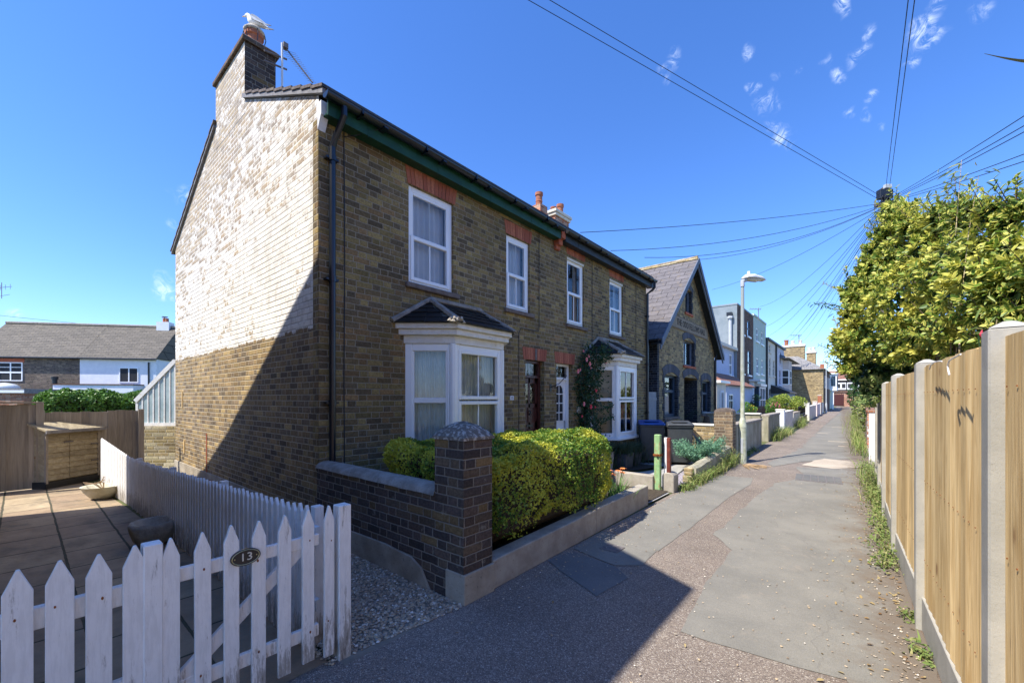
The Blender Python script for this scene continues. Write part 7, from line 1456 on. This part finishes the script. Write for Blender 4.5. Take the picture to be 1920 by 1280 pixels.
# long spike leaf entering at the top right
a, c = atD(1846, 101, 2.3), atD(2010, 118, 2.2); b = MB(); vs = []; n = 10
for i in range(n+1): t_ = i/n; q = a.lerp(c, t_)+Vector((0, 0, -.02*math.sin(t_*3.1))); w_ = .0015+.022*t_**1.1; vs += [q+Vector((0, 0, w_)), q+F*w_*.7, q-Vector((0, 0, w_*.7))]
b.add(vs, [(3*i+k, 3*i+k+1, 3*i+k+4, 3*i+k+3) for i in range(n) for k in range(2)]); tag(b.build('spiky_leaf', leafmat('cordyline_leaf', [(.10, .08, .03), (.22, .2, .06)]), base=tuple(c)), 'long narrow pointed leaf tip against the sky at top right', 'leaf')
# weeds along the fence, wall, gate and hedge on the right
weeds('weed_clump', 'low creeping weeds along the foot of the fence before the far posts', [(FP[3][0]-.10+.0*k, 5.3+.33*k) for k in range(14)], .13, seed=11, grassy=160, leafy=2000, sp=.09)
weeds('weed_clump', 'small green weeds at the base of the second concrete post', [(FP[2][0]-.07, 4.15), (FP[2][0]-.06, 3.6)], .07, seed=12, grassy=40, leafy=160, sp=.05)
weeds('weed_clump', 'little tufts of weed at the nearest gravel board', [(.33, 2.35), (.34, 2.7), (.33, 3.0)], .06, seed=13, grassy=60, leafy=150, sp=.04)
weeds('weed_clump', 'green weeds thick on the lane edge in front of the white gate', [(.22-.01*k, 8.3+.4*k) for k in range(12)], .26, seed=14, grassy=300, leafy=1800, sp=.12)
MB_ = thing('white_gate', 'tall narrow white painted gate panel at the end of the board fence', 'gate', (.33, 13.4, 0)); p = atZ(1646, 868); q = Vector((.36, 12.4)); b = MB(); b.box(.165, .30, 12.85, 12.89, .06, 1.25); b.build('panel', M_picket, MB_, bevel=.01); MB().box(.301, .38, 12.83, 12.92, 0, 1.30).build('post', M_picket, MB_, bevel=.01)
o = thing('brick_wall', 'patchy red brick wall with flaking white paint on the right of the lane', 'wall', (.3, 17, 0)); MB().box(.16, .42, 15.2, 22, 0, 1.22).build('brickwork', brick('flaking_painted_brick', [(.45,.16,.09), (.62,.55,.5), (.5,.22,.12), (.7,.66,.6), (.4,.2,.12)], (.5, .45, .38)), o); MB().box(.14, .44, 15.18, 22, 1.221, 1.29).build('coping', M_redbrick, o)
board_fence('board_fence', 'weathered brown garden fence along the right beyond the brick wall', (.2, 22.2), (-.25, 50), 1.75, M_oldboard, 60, posts=False)
rgx = random.Random(4)
for k, (x, y, z, r, m, lab) in enumerate(((.9, 15.5, 1.9, (.8, 1.4, 1.1), L_darkleaf, 'dark green shrub rising behind the white gate'), (.5, 20, 1.5, (.6, 1.9, .8), L_weed, 'straggly dry hedge growing over the painted brick wall'), (.9, 26, 2.1, (1.0, 2.6, 1.3), L_back, 'mid green garden shrub just beyond the painted brick wall'), (.8, 33, 2.2, (1.1, 3.2, 1.5), L_darkleaf, 'dense dark green tree over the brown garden fence'), (1.6, 43, 2.3, (1.3, 3.5, 1.6), L_back, 'light green rounded tree behind the brown garden fence'), (1.2, 58, 2.2, (1.4, 4, 1.7), L_darkleaf, 'farthest dark tree on the right near the end of the lane'))):
    bush('garden_shrub', lab, (x, y, z), r, 2600, m, .11+.03*k, 30+k)
weeds('weed_clump', 'dry straw coloured weeds along the foot of the painted brick wall', [(.05-.01*k, 15+.6*k) for k in range(14)], .5, seed=16, grassy=520, leafy=700, sp=.16)
weeds('weed_clump', 'long dry verge of weeds beside the brown garden fence', [(-.02-.012*k, 24+1.2*k) for k in range(22)], .8, seed=17, grassy=600, leafy=900, sp=.3)
def in_lane(rg):
    while True:
        y = abs(rg.normal(0, 5))+.6 if rg.rand() < .6 else rg.uniform(.6, 26)
        x = laneR(y)-.06-abs(rg.exponential(.16)) if rg.rand() < .45 else (laneL(y)+.06+abs(rg.exponential(.2)) if rg.rand() < .5 and y > 2.3 else rg.uniform(laneL(y)+.1, laneR(y)-.1))
        if laneL(y) < x < laneR(y): return x, y
scatter('grit', in_lane, 2600, .0075, M_pebble, 14, z=.012, flat=.5, label='loose grit and small pale stones scattered over the lane')
def in_edge(rg):
    while True:
        y = rg.uniform(1.5, 12); x = laneR(y)-.05-abs(rg.exponential(.13))
        if rg.rand() < .12: x = rg.uniform(-2.2, .3)
        return x, y
rgl = np.random.RandomState(4); Pl = np.array([(*in_edge(rgl), .016) for _ in range(420)]); tag(leaves('dead_leaves', Pl, np.array([(0, 0, 1.)]*420), .035, .5, leafmat('dead_leaf', [(.20, .11, .05), (.34, .22, .09), (.42, .34, .16)]), seed=3, spread=.25), 'scattered dead leaves along the foot of the board fence', 'dead leaves', kind='stuff')
# ------------------------------------------------------------------ telegraph pole and cables
TPx, TPy = .62, 16.9; tpD = (Vector((TPx, TPy, 0))).dot(F); tip = lambda u, v: atD(u, v, tpD)
tp = thing('telegraph_pole', 'wooden telegraph pole with black junction boxes behind the variegated shrub', 'pole', (TPx, TPy, 0)); ztp = tip(1655, 352).z
px_ = tip(1660, 400); bx_ = Vector((px_.x, px_.y, 0)); MB().tube([(px_.x, px_.y, 0), (px_.x, px_.y, ztp)], [.15, .105], 12).build('shaft', M_polewood, tp)
def pbox(u0, u1, v0, v1, dd, m, nm, tk=.16):
    a = tip(u0, v1)-F*dd; w_ = (u1-u0)/FPX*tpD; h_ = (v1-v0)/FPX*tpD; b = MB(); vs = []
    for z in (a.z, a.z+h_):
        for (s_, d_) in ((0, 0), (w_, 0), (w_, tk), (0, tk)): q = a+R*s_+F*d_; vs.append((q.x, q.y, z))
    b.add(vs, [(0,3,2,1),(4,5,6,7),(0,1,5,4),(1,2,6,5),(2,3,7,6),(3,0,4,7)]); return b.build(nm, m, tp, bevel=.01)
pbox(1640, 1664, 360, 377, .20, M_black, 'junction_box'); pbox(1644, 1672, 381, 392, .22, M_black, 'junction_box'); pbox(1636, 1652, 385, 391, .15, M_iron, 'bracket', .1); pbox(1652, 1664, 350, 357, .16, M_lampgrey, 'finial', .1)
b = MB(); rg = random.Random(9)
for k in range(16): c = tip(1645+rg.uniform(-12, 14), 388+rg.uniform(-10, 12))-F*.25; rr = rg.uniform(.06, .2); a0 = rg.uniform(0, 6); b.tube([c+R*rr*math.cos(a0+t_)*rg.uniform(.8, 1.1)+Vector((0, 0, rr*math.sin(a0+t_))) for t_ in np.linspace(0, rg.uniform(2.5, 6), 10)], .008, 4)
b.build('wire_coils', M_wire, tp)
def cable(label, p0, p1, sag=.3, r=.006, grp='overhead telephone cables', n=18, ext=0):
    p0, p1 = Vector(p0), Vector(p1); 
    if ext: p1 = p1+(p1-p0)*ext
    pts = [p0.lerp(p1, i/n)-Vector((0, 0, sag*4*(i/n)*(1-i/n))) for i in range(n+1)]; return tag(MB().tube(pts, r, 5, cap=False).build('overhead_cable', M_wire, base=tuple(p0)), label, 'cable', grp)
s0 = lambda du=0, dv=0: tip(1641+du, 388+dv)-F*.15
cable('lower of the two long cables crossing the sky to the top left', s0(-2, -10), atD(990, 0, 7.2), 0, .006, ext=.5)
cable('upper of the two long cables crossing the sky to the top left', s0(-2, -18), atD(1030, 0, 7.2), 0, .006, ext=.5)
cable('left of the two steep cables rising from the pole to the top edge', tip(1661, 352), atD(1703, 0, 5.2), 0, .006, ext=.6)
cable('right of the two steep cables rising from the pole to the top edge', tip(1668, 350), atD(1715, 0, 5.2), 0, .006, ext=.6)
cable('nearly level cable from the pole to the eaves of the second brick house', s0(-4, -1), atX(1088, 436, -4.62), .10, .007)
cable('cable from the pole to the far end of the black gutter', s0(-4, 4), atX(1145, 470, -4.62), .28, .007)
cable('slack cable running beside the one to the far gutter', s0(-5, 6), atX(1200, 470, -4.4)+Vector((0, .3, -.1)), .40, .007)
cable('cable from the pole down to the gable apex of the hall', s0(-4, 7), atX(1306, 487, -4.4), .28, .007)
cable('cable from the pole passing behind the hall gable', s0(-2, 10), atD(1335, 543, 22), .3, .007)
for i, (u, v, D) in enumerate(((1424, 575, 33), (1436, 612, 34), (1440, 630, 36), (1455, 650, 40), (1470, 648, 44), (1488, 640, 52), (1500, 645, 56), (1520, 640, 60), (1548, 690, 64), (1462, 655, 42))):
    cable(['fan cable from the pole down to the sage green house aerial', 'fan cable ending on the front of the sage green house', 'second fan cable ending on the sage green parapet', 'fan cable ending at the cream house eaves', 'fan cable ending at the lilac house eaves', 'fan cable running down to the tall chimney stack', 'second fan cable running down to the tall chimney stack', 'steep fan cable heading for the pots of the second chimney', 'steepest fan cable heading for the distant lamp post', 'fan cable ending between the cream and lilac houses'][i], s0(-1+i*.9, 8+i*.8), atD(u, v, D), .55, .0075)
for i, (u0, v0, u, v, D) in enumerate(((1700, 360, 1930, 203, 5), (1702, 362, 1930, 222, 5), (1704, 363, 1930, 234, 5), (1710, 364, 1930, 278, 5.5), (1712, 372, 1930, 292, 5.5))):
    cable(['topmost cable of the bundle running off the right edge', 'second cable of the bundle running off the right edge', 'third cable of the bundle running off the right edge', 'fourth lower cable running off the right edge above bamboo', 'lowest cable running off the right edge through the bamboo'][i], tip(1668, 372+i*2)-F*.1, atD(u, v, D), .06, .0065, ext=.5)
fp_ = thing('telegraph_pole', 'distant slim telegraph pole at the far end of the lane', 'pole', tuple(atD(1601, 747, 66).xy)+(0,)); q = atD(1601, 691, 66); MB().tube([(q.x, q.y, 0), (q.x, q.y, q.z)], [.17, .13], 8).build('shaft', M_polewood, fp_); MB().box(q.x-.75, q.x-.15, q.y-.3, q.y, q.z-.9, q.z-.3).build('junction_box', M_black, fp_)
cable('thin distant cable between the far pole and the lamp post', q+Vector((0, 0, -.3)), atD(1540, 706, 60), .4, .022, grp='distant cables'); cable('thin distant cable dropping from the far pole to the roof', q+Vector((0, 0, -.5)), atD(1556, 712, 62), .3, .022, grp='distant cables')
cable('faint cable above the rear slate roofs', atD(-30, 588, 36), atD(345, 622, 40), .1, .016, grp='rear cables'); cable('lowest faint cable above the grey flat roof', atD(250, 655, 44), atD(340, 662, 44), .1, .016, grp='rear cables')
# ------------------------------------------------------------------ aerial on the near chimney and the gull
ar_ = thing('television_aerial', 'log periodic television aerial bracketed to the near chimney', 'aerial', (-7.15, 2.75, 6.6)); Pn = lambda u, v: atX(u, v, -7.12)
a, c = Pn(529, 163), Pn(530, 82); MB().tube([(a.x, a.y, a.z-.3), (a.x, a.y, c.z)], .017, 8).build('mast', M_lamphead, ar_)
for v in (99, 118): l0, l1 = Pn(513, v+4), Pn(538, v+13); MB().tube([(l0.x-.05, l0.y-.12, l0.z+.02), (l1.x, l1.y, l1.z)], .016, 6).build('bracket_arm', M_iron, ar_)
t0, t1 = Pn(534, 88), Pn(562, 163); t1 = t1+Vector((.25, .1, 0)); MB().tube([t0, t1], .012, 6).build('boom', M_iron, ar_); b = MB(); d = (t1-t0)
for k in range(14): q = t0+d*(.12+.84*k/13); l_ = .15*(1-.45*k/13); b.tube([q-R*l_*.7-F*l_*.3, q+R*l_*.7+F*l_*.3], .0028, 4)
b.build('elements', M_aerial, ar_); MB().box(t0.x-.04, t0.x+.04, t0.y-.03, t0.y+.04, t0.z-.03, t0.z+.05).build('clamp', M_iron, ar_)
gull = thing('seagull', 'white seagull with grey wings standing on the chimney pot facing left', 'bird', (PC[0], PC[1], PC[2]+.36)); gz = PC[2]+.365
def gp_(a, h): return Vector((PC[0], PC[1], gz))+R*a+Vector((0, 0, h))-F*.02
secs = [(-.150, .175, .006, .004), (-.135, .178, .014, .012), (-.115, .188, .026, .027), (-.095, .190, .033, .034), (-.075, .180, .034, .036), (-.060, .155, .036, .042), (-.045, .125, .048, .056), (-.020, .100, .062, .068), (.02, .085, .070, .068), (.07, .066, .066, .060), (.12, .046, .050, .044), (.17, .024, .034, .026), (.21, .004, .022, .012), (.245, -.012, .016, .005)]
b = MB(); n = 14; vs = []
for i, (a, h, wy, hz_) in enumerate(secs):
    i0, i1 = max(0, i-1), min(len(secs)-1, i+1); dv = Vector((secs[i1][0]-secs[i0][0], secs[i1][1]-secs[i0][1])).normalized(); up = Vector((-dv.y, dv.x))
    for k in range(n): g_ = 2*math.pi*k/n; c = gp_(a+up.x*math.sin(g_)*hz_, h+up.y*math.sin(g_)*hz_)+F*(math.cos(g_)*wy); vs.append(c)
b.add(vs, [(i*n+k, i*n+(k+1) % n, (i+1)*n+(k+1) % n, (i+1)*n+k) for i in range(len(secs)-1) for k in range(n)]+[tuple(range(n)), tuple((len(secs)-1)*n+k for k in range(n-1, -1, -1))]); b.build('body', M_gull, gull, smooth=True)
for s_ in (-1, 1):
    b = MB(); pr = [(-.02, .140), (.03, .150), (.10, .115), (.17, .065), (.24, .012), (.285, -.012), (.22, .0), (.14, .025), (.06, .055), (.0, .085)]
    pts = [gp_(a, h)+F*s_*(.069 if a < .1 else .06-.16*(a-.1)) for a, h in pr]; b.prism([tuple(p) for p in pts], tuple(F*s_*.010)); wg_ = b.build('wing', M_gullgrey, gull, bevel=.003)
    b = MB(); b.prism([tuple(gp_(a, h)+F*s_*.034) for a, h in ((.215, .028), (.30, .0), (.315, -.012), (.235, .0))], tuple(F*s_*.008)); b.build('wing_tip', M_black, wg_)
    l0 = gp_(.01, .05)+F*s_*.025; l1 = gp_(.005, -.012)+F*s_*.025; b = MB(); b.tube([l0, l1], .005, 6)
    for q in (-.03, 0, .03): b.tube([l1, l1-R*.04+F*q], .003, 4)
    b.build('leg', M_bill, gull)
    e_ = gp_(-.112, .198)+F*s_*.025; MB().lathe(e_, [(.001, -.004), (.0045, 0), (.001, .004)], 8).build('eye', M_black, gull)
b = MB(); b.tube([gp_(-.135, .182), gp_(-.165, .178), gp_(-.183, .168)], [.010, .007, .001], 6); b.build('bill', M_bill, gull)
